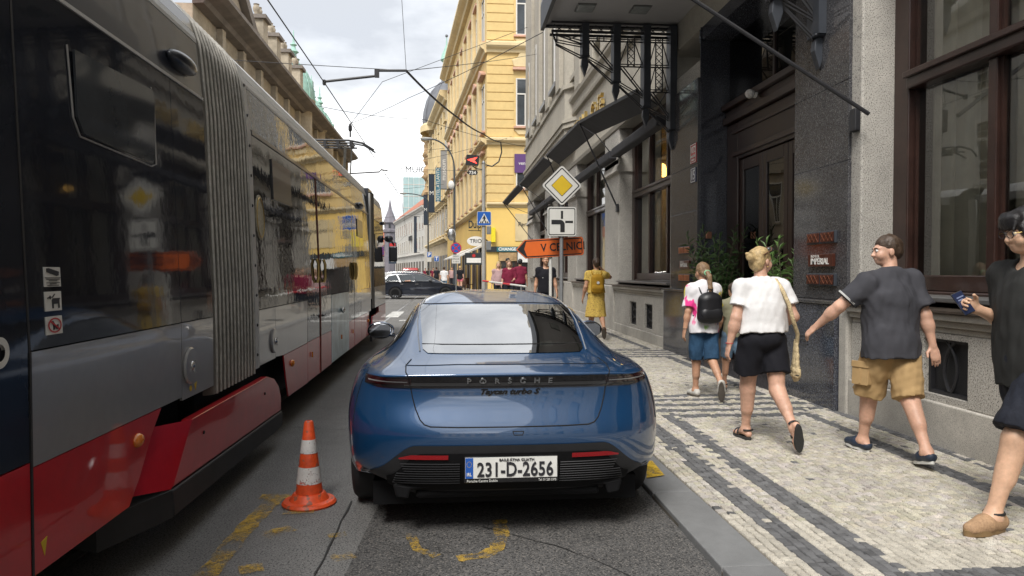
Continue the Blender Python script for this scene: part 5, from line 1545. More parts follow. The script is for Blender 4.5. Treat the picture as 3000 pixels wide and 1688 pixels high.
# black ceramic border of the rear window, on its inside edge
for (a, c) in ((1.043, 1.072), (1.275, 1.293)):
    cp(strip_on(glass_fn, ss, lambda s: a, lambda s: c, 2, .0015), 'window_border', M_gloss_black, smooth=60)
for sg in (-1, 1):
    cp(strip_on(lambda t, z, off: cback(sg * (GW(z) - .035 + .035 * t), z, off), lin(0, 1, 2), lambda s: 1.07, lambda s: 1.28, 12, .0015, flip=sg > 0), 'window_border', M_gloss_black, smooth=60)
cp(strip_on(lambda s, z, off: cfront(s * (.57 - .3 * max(0, z - 1.2)), z, off), ss, lambda s: .975, lambda s: 1.283, 10, .003, True), 'windscreen', glass_mat('windscreen_glass', (.55, .58, .56), .06), smooth=60)
for sg in (-1, 1):
    yv = lin(.98, 3.02, 34)
    top = lambda y: 1.012 + (.262) * max(0, math.sin(PI * min(1, max(0, (y - .86) / 2.3)))) ** .62
    cp(strip_on(lambda y, z, off: cside(y, z, sg, off), yv, lambda y: 1.003, lambda y: max(1.02, min(1.268, top(y))), 6, .003, sg > 0), 'side_window', M_sideglass, smooth=60)
    cp(MB().tube([cside(y, max(1.02, min(1.268, top(y))), sg, .004) for y in yv], .006, 5), 'window_trim', M_gloss_black)
# light bar across the tail
def lb_top(x): return .957 - .012 * smoothstep(.5, .84, abs(x))
def lb_bot(x): return .886 + .018 * smoothstep(.72, .84, abs(x))
xs = lin(-.835, .835, 60)
lb = cp(strip_on(cback, xs, lb_bot, lb_top, 4, .004), 'light_bar', M_lightbar, smooth=60)
cp(strip_on(cback, lin(-.60, .60, 40), lambda x: .900, lambda x: .921, 2, .006), 'light_bar_strip', mat('smoked_strip', (.05, .05, .052), .15, coat=1), lb, smooth=60)
for sg in (-1, 1):
    cp(strip_on(cback, lin(sg * .56, sg * .82, 16), lambda x: .908, lambda x: .944, 3, .006, sg < 0), 'tail_lamp', M_lb_red, lb, smooth=60)
    cp(strip_on(cback, lin(sg * .58, sg * .81, 16), lambda x: .922, lambda x: .928, 1, .008, sg < 0), 'lamp_guide', M_silver_txt, lb, smooth=60)
# dark cladding of the lower bumper
def cl_top(x):
    a = abs(x)
    return .574 - .155 * smoothstep(.53, .79, a) - .05 * smoothstep(.76, .86, a)
def cl_in(x):
    return .530 - .14 * smoothstep(.50, .70, abs(x))
cp(strip_on(cback, lin(-.86, .86, 60), lambda x: .225 + .13 * smoothstep(.63, .71, abs(x)) + .045 * smoothstep(.70, .86, abs(x)), cl_top, 10, .007), 'bumper_cladding', M_satin_black, smooth=60)
cp(strip_on(cback, lin(-.70, .70, 50), lambda x: .30, cl_in, 6, .012), 'bumper_grille', M_deep_black, smooth=60)
for sg in (-1, 1):
    for k in range(9):
        z = .355 + .0145 * k
        x1 = .665 - .012 * (8 - k) * (1 if k > 4 else 0) - .006 * k
        pts = [cback(sg * x, z, .017) for x in lin(.285, x1, 8)]
        cp(MB().tube(pts, .0036, 5), 'grille_rib', M_satin_black)
    cp(strip_on(cback, lin(sg * .35, sg * .625, 12), lambda x: .498 + .004 * (abs(x) - .35), lambda x: .524 - .018 * smoothstep(.55, .64, abs(x)), 2, .018, sg < 0), 'rear_reflector', M_reflector, smooth=60)
# diffuser: scooped lower lip
dif = MB().prism([(-.64, .355), (.64, .355), (.67, .325), (.65, .255), (.58, .245), (.565, .305), (-.565, .305), (-.58, .245), (-.65, .255), (-.67, .325)], lambda x, z, y: (x, y + .35 * (x / 1.0) ** 2 * .15, z), .10, .20)
dif = cp(dif, 'diffuser', M_deep_black, bevel=.012)
cp(MB().box(-.54, .54, .15, .40, .235, .285), 'diffuser_lip', M_deep_black, dif, bevel=.02)
cp(MB().box(-.80, .80, .32, 4.7, .155, .30), 'underbody', M_deep_black)
# shut lines
def line(pts, r=.0035, m=M_shut, name='shut_line', sub=8, off=.0012):
    Q = []
    for i in range(len(pts) - 1):
        for k in range(sub):
            t = k / sub
            Q.append((pts[i][0] + (pts[i + 1][0] - pts[i][0]) * t, pts[i][1] + (pts[i + 1][1] - pts[i][1]) * t))
    Q.append(pts[-1])
    W = [cback(x, z, off) for x, z in Q]; W = [w for w in W if w is not None]
    if len(W) > 2: cp(MB().tube(W, r, 5), name, m)
for sg in (-1, 1):
    line([(sg * .575, 1.016), (sg * .60, .995), (sg * .592, .972), (sg * .575, .958)])
    line([(sg * .565, .893), (sg * .553, .83), (sg * .535, .77), (sg * .51, .715), (sg * .485, .688), (sg * .45, .677), (sg * .30, .673), (0, .672)])
    line([(sg * .565, .893), (sg * .575, .957)], .003, M_shut, off=.006)
    line([(sg * .528, 1.05), (sg * .552, 1.12), (sg * .57, 1.2), (sg * .572, 1.27), (sg * .565, 1.30)], .005, M_gloss_black)
    # roof seam, its highlight put in as a bright metal tube
    W = []
    for y in lin(1.50, 2.3, 14):
        h = car_bvh.ray_cast(Vector((sg * (.56 - .05 * (y - 1.5)), y, 3)), Vector((0, 0, -1)))
        if h[0]: W.append(h[0] + Vector((0, 0, .001)))
    cp(MB().tube(W, .005, 5), 'roof_seam_highlight', M_chrome)
    line([(sg * .83, .955), (sg * .86, .90), (sg * .885, .82), (sg * .90, .74), (sg * .91, .66)], .0025)
line([(-.60, .995), (-.3, 1.003), (.3, 1.003), (.60, .995)], .0026)
line([(-.52, 1.082), (.52, 1.082)], .0022, M_shut, off=.006)
line([(-.56, 1.300), (-.3, 1.311), (.3, 1.311), (.56, 1.300)], .004)
# small flap above the plate
line([(.012, .648), (.02, .628), (.068, .628), (.075, .648), (.012, .648)], .0022)
# lettering on the light bar and the tailgate
def letters(txt, x, z, size, m, name, off, **k):
    t = text_mesh(txt, size, .003, **k)
    V = []
    for (a, c, d) in t.v:
        q = cback(x + a, z + c, off)
        V.append(q - Vector((0, d, 0)) if q is not None else Vector((x + a, .1, z + c)))
    t.v = [tuple(v) for v in V]
    return [cp(q, name, m) for q in pieces(t)]
letters('PORSCHE', .0, .9275, .042, M_silver_txt, 'badge_letter', .007, space=2.75, sx=1.22, bold=.0009)
letters('Taycan turbo S', -.005, .862, .041, M_deep_black, 'model_letter', .003, shear=.38, space=.98, sx=1.38, bold=.0014)
# number plate
PLX, PLZ = .004, .4425
yb_ = cback(0, .44).y - .028
npl = cp(MB().box(PLX - .268, PLX + .268, yb_ - .004, yb_ + .03, PLZ - .083, PLZ + .068), 'plate_frame', M_gloss_black, bevel=.005)
cp(MB().box(PLX - .260, PLX + .260, yb_ - .008, yb_ - .0045, PLZ - .055, PLZ + .062), 'number_plate', M_platewhite, npl)
cp(MB().box(PLX - .259, PLX - .216, yb_ - .0105, yb_ - .0082, PLZ - .054, PLZ + .061), 'plate_band', M_plateblue, npl)
def ptext(s, x, z, size, m, **k):
    t = text_mesh(s, size, .0012, **k); t.xf(frame_matrix((x, yb_ - .0115, z), (1, 0, 0), (0, 0, 1))); return cp(t, 'plate_lettering', m, npl)
ptext('231-D-2656', PLX + .022, PLZ - .010, .112, M_inkblk, sx=.77, bold=.0022, space=1.03)
ptext('BAILE ÁTHA CLIATH', PLX + .03, PLZ + .0475, .019, M_inkblk, sx=1.15, bold=.0004)
ptext('IRL', PLX - .238, PLZ - .032, .026, M_platewhite, sx=.8, bold=.0005)
ptext('Porsche Centre Dublin', PLX - .252, PLZ - .069, .0195, M_platewhite, align='LEFT', sx=.95)
ptext('Tel: 01 235 3375', PLX + .255, PLZ - .069, .0175, M_platewhite, align='RIGHT', sx=.85)
for k in range(12):
    a = 2 * PI * k / 12
    cp(MB().cbox((PLX - .238 + .013 * math.cos(a), yb_ - .011, PLZ + .025 + .016 * math.sin(a)), .003, .001, .003), 'plate_star', M_yellowtri, npl)
# wheels
def wheel(parent, x, y, r, w, s, mt=M_tyre, mr=M_alloy):
    rot = Matrix.Rotation(R(90), 4, 'Y')
    T = Matrix.Translation((x, y, r))
    wh = MB().lathe([(r * .68, -w / 2), (r * .93, -w / 2), (r * .985, -w / 2 + .02), (r, -w / 2 + .05), (r, w / 2 - .05), (r * .985, w / 2 - .02), (r * .93, w / 2), (r * .68, w / 2)], (0, 0, 0), 40).xf(rot).xf(T).build('wheel', mt, parent, smooth=40)
    b = MB().lathe([(r * .685, -w / 2 + .01), (r * .66, -w / 2 + .03), (r * .66, w / 2 - .03), (r * .685, w / 2 - .01)], (0, 0, 0), 32)
    for k in range(10):
        a = 2 * PI * k / 10
        b.bar((.05 * math.cos(a), .05 * math.sin(a), s * (w / 2 - .05)), (r * .67 * math.cos(a), r * .67 * math.sin(a), s * (w / 2 - .02)), .032, .03)
    b.lathe([(0, s * (w / 2 - .02)), (.06, s * (w / 2 - .025)), (.065, s * (w / 2 - .06))], (0, 0, 0), 16)
    b.xf(rot).xf(T).build('rim', mr, wh, smooth=40)
    MB().lathe([(0, -.02), (r * .62, -.02), (r * .62, .02), (0, .02)], (0, 0, 0), 24).xf(rot).xf(T).build('brake_disc', M_deep_black, wh)
    return wh
for sg in (-1, 1):
    wheel(car, sg * .835, 1.0, .36, .285, sg); wheel(car, sg * .845, 3.9, .355, .25, sg)
    for a in (1.0, 3.9):   # wheel housings
        P = []
        for i in range(17):
            t = PI * i / 16
            P.append([(sg * xx, a + .39 * math.cos(t), .35 + .39 * math.sin(t)) for xx in (.62, .97)])
        cp(MB().grid(P), 'wheel_housing', M_deep_black, smooth=60)
        cp(MB().box(sg * .60, sg * .62, a - .39, a + .39, .2, .74), 'wheel_housing', M_deep_black)
    # door mirrors
    mir = cp(MB().ell((sg * .985, 2.80, 1.005), (.125, .085, .078), 20, 12), 'door_mirror', M_blue, smooth=60)
    cp(MB().prism([(-.095, -.05), (-.06, -.062), (.07, -.06), (.1, -.03), (.10, .03), (.07, .055), (-.07, .052), (-.1, .02)], lambda a, c, d: (sg * .985 + a, d, 1.005 + c), 2.706, 2.722), 'mirror_glass', M_mirror, mir, bevel=.004)
    cp(MB().tube([(sg * .985 + .108 * math.cos(t), 2.728, 1.003 + .066 * math.sin(t)) for t in lin(0, 2 * PI, 24)[:-1]], .012, 6, closed=True), 'mirror_rim', M_gloss_black, mir)
    cp(MB().bar((sg * .86, 2.83, .955), (sg * .93, 2.81, .965), .07, .04), 'mirror_foot', M_gloss_black, mir, bevel=.012)
    # headlamps
    cp(strip_on(cfront, lin(sg * .52, sg * .80, 12), lambda x: .58, lambda x: .66, 3, .004, sg > 0), 'headlamp', M_sideglass, smooth=60)
# cabin: shelf, seats, wheel, roof lining
cab = cp(MB().box(-.62, .62, .60, 3.1, .55, .62), 'cabin_floor', M_deep_black)
cp(MB().add([(-.54, .44, 1.02), (.54, .44, 1.02), (.56, 1.12, .98), (-.56, 1.12, .98)], [(0, 1, 2, 3)]), 'parcel_shelf', M_seat, cab)
for x in (-.36, .36):
    for y in (1.25, 2.15):
        s_ = cp(MB().box(x - .25, x + .25, y, y + .14, .55, 1.02), 'seat_back', M_seat, cab, bevel=.06, seg=3)
        cp(MB().box(x - .14, x + .14, y + .02, y + .11, 1.03, 1.17), 'headrest', M_seat, cab, bevel=.04, seg=3)
cp(MB().box(-.11, .11, 2.58, 2.60, 1.19, 1.25), 'cabin_mirror', M_mirror, cab, bevel=.01)
cp(MB().box(-.6, .6, 2.75, 3.3, .80, .97), 'dashboard', M_seat, cab, bevel=.05)
cp(MB().add([(.24, .62, 1.045), (.34, .63, 1.047), (.33, .70, 1.0945), (.25, .69, 1.092)], [(0, 1, 2, 3)]), 'window_sticker', mat('window_label', (.55, .58, .5), .6), cab)
# ------------------------------------------------------------------ other vehicles
M_navy = mat('dark_blue_car_paint', (.012, .016, .028), .3, metal=.3, coat=1.0)
M_redcar = mat('red_van_paint', (.45, .03, .03), .35, coat=.8)
M_whitecar = mat('white_car_paint', (.6, .6, .6), .35, coat=.8)
M_silvercar = mat('silver_car_paint', (.35, .36, .37), .35, metal=.5, coat=.8)
M_darkcar = mat('black_car_paint', (.02, .02, .022), .3, coat=1)
M_rimlight = mat('bright_rim', (.5, .5, .51), .3, metal=.8)
M_taillamp = mat('tail_lamp', (.3, .01, .01), .2, coat=1)
def side_car(label, loc, rz, paint, lower, roof, wins, L, W, wheels, r, group=None, trim=True, name='passing_car'):
    """lower / roof: side outlines (along, up); wins: panes; the car points to +y before turning"""
    o = thing(name, label, 'car', loc, rz, group)
    # lower body: rounded in plan by narrowing the ends
    def body(poly, w_of, nm, m):
        b = MB(); n = len(poly)
        for sgn in (-1, 1): pass
        rings = []
        for t in (-1, -.97, -.85, .85, .97, 1):
            ring = []
            for (y, z) in poly:
                k = 1.0 - .10 * (1 - min(1, min(y, L - y) / .55)) if True else 1
                inset = .0 if abs(t) < .9 else (.012 if abs(t) < .99 else .045)
                cy, cz = L / 2, .7
                ring.append((t * w_of(z) * k, y + (cy - y) * inset * .6, z + (cz - z) * inset * .8))
            rings.append(ring)
        V = [p for r_ in rings for p in r_]
        Fc = []
        for i in range(len(rings) - 1):
            for j in range(n):
                q = (j + 1) % n
                Fc.append((i * n + j, (i + 1) * n + j, (i + 1) * n + q, i * n + q))
        tri = tessellate_polygon([[Vector((y, z, 0)) for y, z in poly]])
        Fc += [t for t in tri] + [tuple(reversed([(len(rings) - 1) * n + i for i in t])) for t in tri]
        b.add(V, Fc)
        return b.build(nm, m, o, smooth=40)
    wl_ = lambda z: W / 2
    zmin = min(z for y, z in roof); zmax = max(z for y, z in roof)
    wr_ = lambda z: W / 2 - .03 - .20 * (z - zmin) / (zmax - zmin)
    body(lower, wl_, 'body', paint)
    body(roof, wr_, 'cabin', paint)
    for poly in wins:
        for sgn in (-1, 1):
            cy = sum(p[0] for p in poly) / len(poly)
            MB().prism(poly, lambda y, z, d: (sgn * (wr_(z) + d), y, z), .002, .008).build('side_window', M_winglass, o)
            if trim:
                MB().tube([(sgn * (wr_(z) + .01), y, z) for y, z in poly], .011, 5, closed=True).build('window_trim', M_chrome, o)
    for (y) in wheels:
        for sgn in (-1, 1):
            wheel(o, sgn * (W / 2 - .10), y, r, .21, sgn, M_tyre, M_rimlight)
            MB().prism([(y + (r + .05) * math.cos(t), r + (r + .05) * math.sin(t)) for t in np.linspace(-.25, PI + .25, 20)], lambda a, c, d: (sgn * d, a, max(.12, c)), W / 2 - .02, W / 2 + .002).build('wheel_arch', M_deep_black, o)
    return o
lower = [(.0, .38), (.0, .62), (.05, .80), (.10, .93), (1.2, .96), (3.4, .95), (4.35, .80), (4.72, .66), (4.82, .50), (4.80, .26), (4.2, .19), (.6, .19), (.1, .26)]
roof = [(.10, .92), (.28, 1.16), (.50, 1.36), (.95, 1.46), (1.9, 1.485), (2.55, 1.43), (3.0, 1.27), (3.62, .94)]
wins = [[(.42, 1.02), (.58, 1.30), (1.02, 1.37), (1.22, 1.02)], [(1.30, 1.02), (1.10, 1.38), (1.9, 1.40), (2.08, 1.02)], [(2.16, 1.02), (1.99, 1.40), (2.45, 1.36), (2.85, 1.22), (3.2, 1.02)]]
est = side_car('dark blue estate car crossing the junction ahead, rear wheel showing', (-4.05, 41.7, 0), -PI / 2, M_navy, lower, roof, wins, 4.82, 1.84, (.98, 3.82), .335)
MB().tube([(-.55, .55, 1.50), (-.55, 1.0, 1.53), (-.55, 2.2, 1.525), (-.55, 2.5, 1.46)], .016, 6).build('roof_rail', M_chrome, est); MB().tube([(.55, .55, 1.50), (.55, 1.0, 1.53), (.55, 2.2, 1.525), (.55, 2.5, 1.46)], .016, 6).build('roof_rail', M_chrome, est)
for sgn in (-1, 1):
    MB().ell((sgn * 1.0, 2.95, 1.05), (.11, .09, .075), 12, 8).build('door_mirror', M_darkcar, est, smooth=60)
    for y in (1.35, 2.2): MB().box(sgn * .925, sgn * .94, y - .09, y + .09, .84, .87).build('door_handle', M_chrome, est)
    for y in (1.26, 2.12, 3.2): MB().box(sgn * .922, sgn * .9235, y - .005, y + .005, .35, .95).build('door_gap', M_shut, est)
    MB().box(sgn * .60, sgn * .90, -.02, .10, .72, .86).build('tail_lamp', M_taillamp, est, bevel=.02)
    MB().box(sgn * .55, sgn * .88, 4.6, 4.74, .60, .72).build('headlamp', M_winglass, est, bevel=.02)
lower_v = [(.0, .40), (.0, 1.05), (4.0, 1.05), (4.75, .95), (4.85, .5), (4.7, .25), (.1, .25)]
roof_v = [(.0, 1.0), (.05, 1.75), (.2, 1.9), (3.2, 1.9), (3.6, 1.75), (4.2, 1.05)]
van = side_car('red van seen from behind beyond the junction', (-3.6, 66, 0), .02, M_redcar, lower_v, roof_v, [[(.3, 1.15), (.3, 1.65), (3.0, 1.65), (3.4, 1.15)]], 4.85, 1.9, (.9, 3.9), .33, None, False, 'red_van')
MB().box(-.68, .68, -.035, -.005, 1.12, 1.68).build('rear_window', M_winglass, van, bevel=.02)
for sgn in (-1, 1): MB().box(sgn * .78, sgn * .90, -.03, .0, .9, 1.3).build('tail_lamp', M_taillamp, van)
for i, (x, y, m, lb) in enumerate(((-6.6, 74, M_whitecar, 'white car parked far down the street, first of the row'), (-7.6, 82, M_silvercar, 'silver car parked behind the white one far down the street'), (-9.6, 92, M_whitecar, 'second white car in the far parked row'), (-6.2, 95, M_darkcar, 'black car far ahead beyond the red van'), (-11.6, 100, M_silvercar, 'furthest silver car in the parked row'))):
    side_car(lb, (x, y, 0), .08, m, lower, roof, wins, 4.82, 1.84, (.98, 3.82), .335, 'cars parked far down the street', False, 'parked_car')
# ------------------------------------------------------------------ street furniture
M_galv = mat('galvanised_steel', (.26, .265, .27), .5, metal=.5, var=[(3, .15), (30, .1)])
M_concrete = mat('concrete_pole', (.33, .32, .30), .85, var=[(1.2, .2), (12, .12)], bump=(40, .3, .006))
M_signwhite = mat('sign_white', (.62, .61, .57), .4, var=[(4, .05)])
M_signyellow = mat('sign_yellow', (.62, .42, .02), .4, var=(5, .06))
M_signorange = mat('sign_orange', (.70, .135, .02), .45, var=(4, .07))
M_signblack = mat('sign_black', (.014, .014, .016), .45)
M_signblue = mat('sign_blue', (.01, .10, .42), .4)
M_signred = mat('sign_red', (.52, .02, .03), .4)
M_cone = mat('cone_orange', (.72, .085, .02), .5, var=[(5, .22), (30, .16)], speck=(22, (.30, .10, .06), .12), bump=(40, .15, .003))
M_conewhite = alpha_worn(mat('cone_white', (.70, .68, .66), .5, var=(12, .15)), 9.0, .40, .47)
M_wire = mat('wire', (.03, .03, .032), .6)
M_lamp = mat('lamp_head', (.35, .35, .34), .5)
M_redled = mat('red_led', (.8, .04, .03), .4, emit=((1.0, .06, .04), 1.6))
M_greenled = mat('green_led', (.1, .8, .2), .4, emit=((.1, 1.0, .3), 1.0))
M_postdark = mat('painted_post', (.05, .06, .07), .5, var=(4, .2))

def rrect(w, h, r, n=5):
    P = []
    for cx, cy, a0 in ((w / 2 - r, h / 2 - r, 0), (-w / 2 + r, h / 2 - r, 90), (-w / 2 + r, -h / 2 + r, 180), (w / 2 - r, -h / 2 + r, 270)):
        for k in range(n + 1):
            a = R(a0 + 90 * k / n); P.append((cx + r * math.cos(a), cy + r * math.sin(a)))
    return P
def board(parent, c, poly, m, name, d0, d1, rot=0.0, frm=None):
    """flat plate facing the camera side (-y); poly in (x, z)"""
    ca, sa = math.cos(rot), math.sin(rot)
    fn = lambda a, b_, d: (c[0] + a * ca - b_ * sa, c[1] + d, c[2] + a * sa + b_ * ca)
    return MB().prism(poly, fn, d0, d1).build(name, m, parent)
# sign post with priority signs
SY = 12.8
pc = on_y(1645, 545, SY)
sp_ = thing('sign_post', 'grey post with a yellow priority diamond and a turning-road plate below it', 'road sign', (pc.x, SY, .05))
MB().tube([(0, 0, 0), (0, 0, pc.z + .12)], .036, 12).build('post', M_galv, sp_, smooth=60)
c = (0, -.05, pc.z - .05)
Rt = PI / 4
sq = lambda s, r: rrect(s, s, r)
pl0 = board(sp_, c, sq(.525, .05), M_galv, 'diamond_plate', -.004, .012, Rt)
board(pl0, c, sq(.515, .05), M_signwhite, 'white_field', -.009, -.0045, Rt)
b_o, b_i = rrect(.462, .462, .03), rrect(.425, .425, .02)
def ringplate(parent, c, outer, inner, m, y, rot, name):
    ca, sa = math.cos(rot), math.sin(rot)
    f = lambda p: (c[0] + p[0] * ca - p[1] * sa, c[1] + y, c[2] + p[0] * sa + p[1] * ca)
    A = [f(p) for p in outer] + [f(outer[0])]; B = [f(p) for p in inner] + [f(inner[0])]
    return MB().grid([A, B]).build(name, m, parent)
ringplate(pl0, c, b_o, b_i, M_signblack, -.0105, Rt, 'black_border')
board(pl0, c, sq(.275, .012), M_signblack, 'inner_border', -.0115, -.0092, Rt)
board(pl0, c, sq(.26, .010), M_signyellow, 'yellow_field', -.0135, -.0117, Rt)
q = on_y(1645, 650, SY); c2 = (0, -.05, q.z - .05)
pl1 = board(sp_, c2, rrect(.53, .53, .04), M_galv, 'turning_plate', -.004, .012)
board(pl1, c2, rrect(.52, .52, .04), M_signwhite, 'white_field', -.009, -.0045)
ringplate(pl1, c2, rrect(.485, .485, .03), rrect(.455, .455, .025), M_signblack, -.0105, 0, 'black_border')
th = []
for k in range(9):
    a = R(90 * k / 8); th.append((-.06 + .085 * math.sin(a), -.085 + .095 * math.cos(a)))
arc_o = [(-.19, .03)] + [(-.035 + .085 * math.sin(R(90 * k / 8)), -.055 + .085 * math.cos(R(90 * k / 8))) for k in range(9)] + [(.05, -.19), (-.03, -.19)] + [(-.035 + .005 * math.sin(R(90 * k / 8)), -.055 + .005 * math.cos(R(90 * k / 8))) for k in range(8, -1, -1)] + [(-.19, -.05)]
board(pl1, c2, arc_o, M_signblack, 'thick_road', -.012, -.0092)
board(pl1, c2, [(-.02, .05), (.02, .05), (.02, .19), (-.02, .19)], M_signblack, 'thin_road', -.012, -.0092)
board(pl1, c2, [(.06, -.025), (.20, -.025), (.20, .015), (.06, .015)], M_signblack, 'thin_road', -.012, -.0092)
for zz in (c[2] + .2, c[2] - .2, c2[2] + .12, c2[2] - .12): MB().box(-.06, .06, -.05, .04, zz - .02, zz + .02).build('clamp', M_galv, sp_)
# orange detour arrow
OY = 13.05
q = on_y(1611, 726, OY)
dt = thing('detour_sign', 'orange arrow-shaped detour sign reading V CELNICI on a thin white pole', 'road sign', (q.x, OY, .05))
MB().tube([(.02, .05, 0), (.02, .05, 2.15)], .03, 10).build('post', M_signwhite, dt, smooth=60)
cz = (0, 0, q.z - .05)
def arrow(w, h, t, r=.03):
    return [(-w / 2, 0), (-w / 2 + t, -h / 2), (w / 2 - r, -h / 2), (w / 2, -h / 2 + r), (w / 2, h / 2 - r), (w / 2 - r, h / 2), (-w / 2 + t, h / 2)]
rt = R(3.6)
p0 = board(dt, cz, arrow(1.26, .345, .17), M_galv, 'arrow_plate', -.002, .014, rt)
board(p0, cz, arrow(1.245, .335, .165), M_signorange, 'orange_edge', -.006, -.0025, rt)
board(p0, cz, arrow(1.20, .305, .15), M_signblack, 'black_border', -.0085, -.0065, rt)
board(p0, cz, [(-.43, -.133), (.575, -.133), (.582, -.126), (.582, .126), (.575, .133), (-.43, .133), (-.475, 0)], M_signorange, 'orange_field', -.0115, -.009, rt)
t = text_mesh('V CELNICI', .20, .001, space=1.05, bold=.004, sx=.86); t.xf(frame_matrix((cz[0] + .24, -.0135, cz[2] + .015), (math.cos(rt), 0, math.sin(rt)), (-math.sin(rt), 0, math.cos(rt)))).build('lettering', M_signblack, p0)
# barrier rail before the far crossing
br = thing('barrier_rail', 'low white and red crowd barrier rail behind the blue car', 'barrier', (1.6, 24, .05))
P = [Vector((-.45, 1.0, 1.18)), Vector((.75, -1.9, 1.04))]
for k in range(6):
    MB().tube([P[0].lerp(P[1], k / 6), P[0].lerp(P[1], (k + 1) / 6)], .03, 8).build('rail', M_signwhite if k % 3 else M_signred, br, smooth=60)
for t_ in (.1, .9):
    p = P[0].lerp(P[1], t_); MB().tube([(p.x, p.y, 0), p], .025, 8).build('leg', M_galv, br)
    MB().box(p.x - .25, p.x + .25, p.y - .05, p.y + .05, 0, .05).build('foot', M_deep_black, br)
# concrete mast with tram signal, crossing sign and boxes
MY = 37.0
q = on_y(1417, 480, MY)
mp = thing('concrete_mast', 'slender concrete mast carrying a red tram signal and a blue crossing sign', 'mast', (q.x, MY, .05))
mz = q.z - .05
MB().lathe([(0, 0), (.115, 0), (.085, mz), (0, mz)], (0, 0, 0), 16).build('mast', M_concrete, mp, smooth=40)
MB().lathe([(.0, mz), (.10, mz), (.10, mz + .05), (.04, mz + .15), (0, mz + .15)], (0, 0, 0), 12).build('cap', M_galv, mp)
q = on_y(1384, 471, MY); cx_, cz_ = q.x - mp.location.x, q.z - .05
sgp = board(mp, (cx_, -.1, cz_), rrect(.66, .52, .07), M_signblack, 'signal_panel', -.12, .1, R(-4))
board(sgp, (cx_, -.1, cz_), [(-.27, 0), (.24, .17), (.10, 0)], M_redled, 'red_arrow', -.13, -.121, R(-4)); board(sgp, (cx_, -.1, cz_), [(-.27, -.012), (.10, -.012), (.24, -.17)], M_redled, 'red_arrow', -.13, -.121, R(-4))
MB().tube([(0, 0, cz_ - .45), (cx_ * .6, -.02, cz_ - .42), (cx_, -.05, cz_ - .28)], .03, 6).build('signal_arm', M_postdark, mp)
q = on_y(1384, 506, MY); c3 = (q.x - mp.location.x, -.05, q.z - .05)
ar = board(mp, c3, [(-.30, 0), (-.14, -.13), (.2, -.13), (.28, 0), (.2, .13), (-.14, .13)], M_signblack, 'stop_number', -.02, .02)
t = text_mesh('734', .24, .002, bold=.006); t.xf(frame_matrix((c3[0], -.075, c3[2] - .02), (1, 0, 0), (0, 0, 1))).build('lettering', M_letter_white, ar)
q = on_y(1418, 641, MY); c4 = (q.x - mp.location.x, -.13, q.z - .05)
cs = board(mp, c4, rrect(.72, .72, .06), M_signwhite, 'crossing_sign', -.02, .0)
board(cs, c4, rrect(.68, .68, .05), M_signblue, 'blue_field', -.024, -.0205)
board(cs, c4, [(-.28, -.24), (.28, -.24), (0, .27)], M_signwhite, 'white_triangle', -.028, -.0245)
board(cs, c4, [(-.02, .16), (.03, .16), (.05, .08), (.09, .0), (.05, -.01), (.045, -.06), (.09, -.2), (.05, -.2), (.0, -.08), (-.05, -.2), (-.09, -.2), (-.03, -.06), (-.03, .0), (-.08, -.02), (-.09, .01), (-.03, .09)], M_signblack, 'walking_figure', -.032, -.0285)
for k in (-2, -1, 1, 2): board(cs, c4, [(k * .09 - .03, -.235), (k * .09 + .03, -.235), (k * .085 + .025, -.15), (k * .085 - .02, -.15)], M_signblack, 'zebra_bar', -.032, -.0285)
for (u, v, w, h) in ((1432, 675, .22, .42), (1431, 720, .26, .45)):
    q = on_y(u, v, MY); MB().cbox((q.x - mp.location.x, -.12, q.z - .05), w, .22, h).build('control_box', M_galv, mp, bevel=.02)
MB().tube([(.1, -.1, 3.15), (.28, -.12, 3.0), (.27, -.12, 2.75), (.1, -.1, 2.65)], .035, 7).build('bent_pipe', M_signblack, mp, smooth=60)
# lamp posts
def lamp_post(u, vtop, u_arm, v_arm, Y, label, r=.08):
    q = on_y(u, vtop, Y); a = on_y(u_arm, v_arm, Y)
    o = thing('lamp_post', label, 'street lamp', (q.x, Y, .1))
    dx, z1, za = a.x - q.x, q.z - .1, a.z - .1
    pts = [(0, 0, 0), (0, 0, z1 * .5), (0, 0, z1 - .4)]
    for k in range(1, 9):
        t_ = k / 8; pts.append((dx * (1 - math.cos(t_ * PI / 2)) * .9, 0, z1 - .4 + (za - z1 + .4) * math.sin(t_ * PI / 2)))
    MB().tube(pts, [r, r * .9, r * .8] + [r * .6] * 8, 10).build('pole', M_postdark, o, smooth=60)
    hd = MB().ell((dx, 0, za + .01), (.42, .14, .085), 16, 8).build('lamp_head', M_lamp, o, smooth=60)
    MB().ell((dx - .05, 0, za - .05), (.30, .11, .06), 14, 8).build('lens', M_lampglass, hd, smooth=60)
    return o
lp = lamp_post(1331, 475, 1250, 407, 45, 'tall dark street lamp with a curved arm before the yellow facade')
q = on_y(1322, 543, 45); MB().ell((q.x - lp.location.x, -.1, q.z - .1), (.2, .16, .28), 12, 8).build('camera_dome', M_white, lp, smooth=60)
lamp_post(1254, 580, 1182, 567, 75, 'farther dark street lamp with its arm over the street', .09)
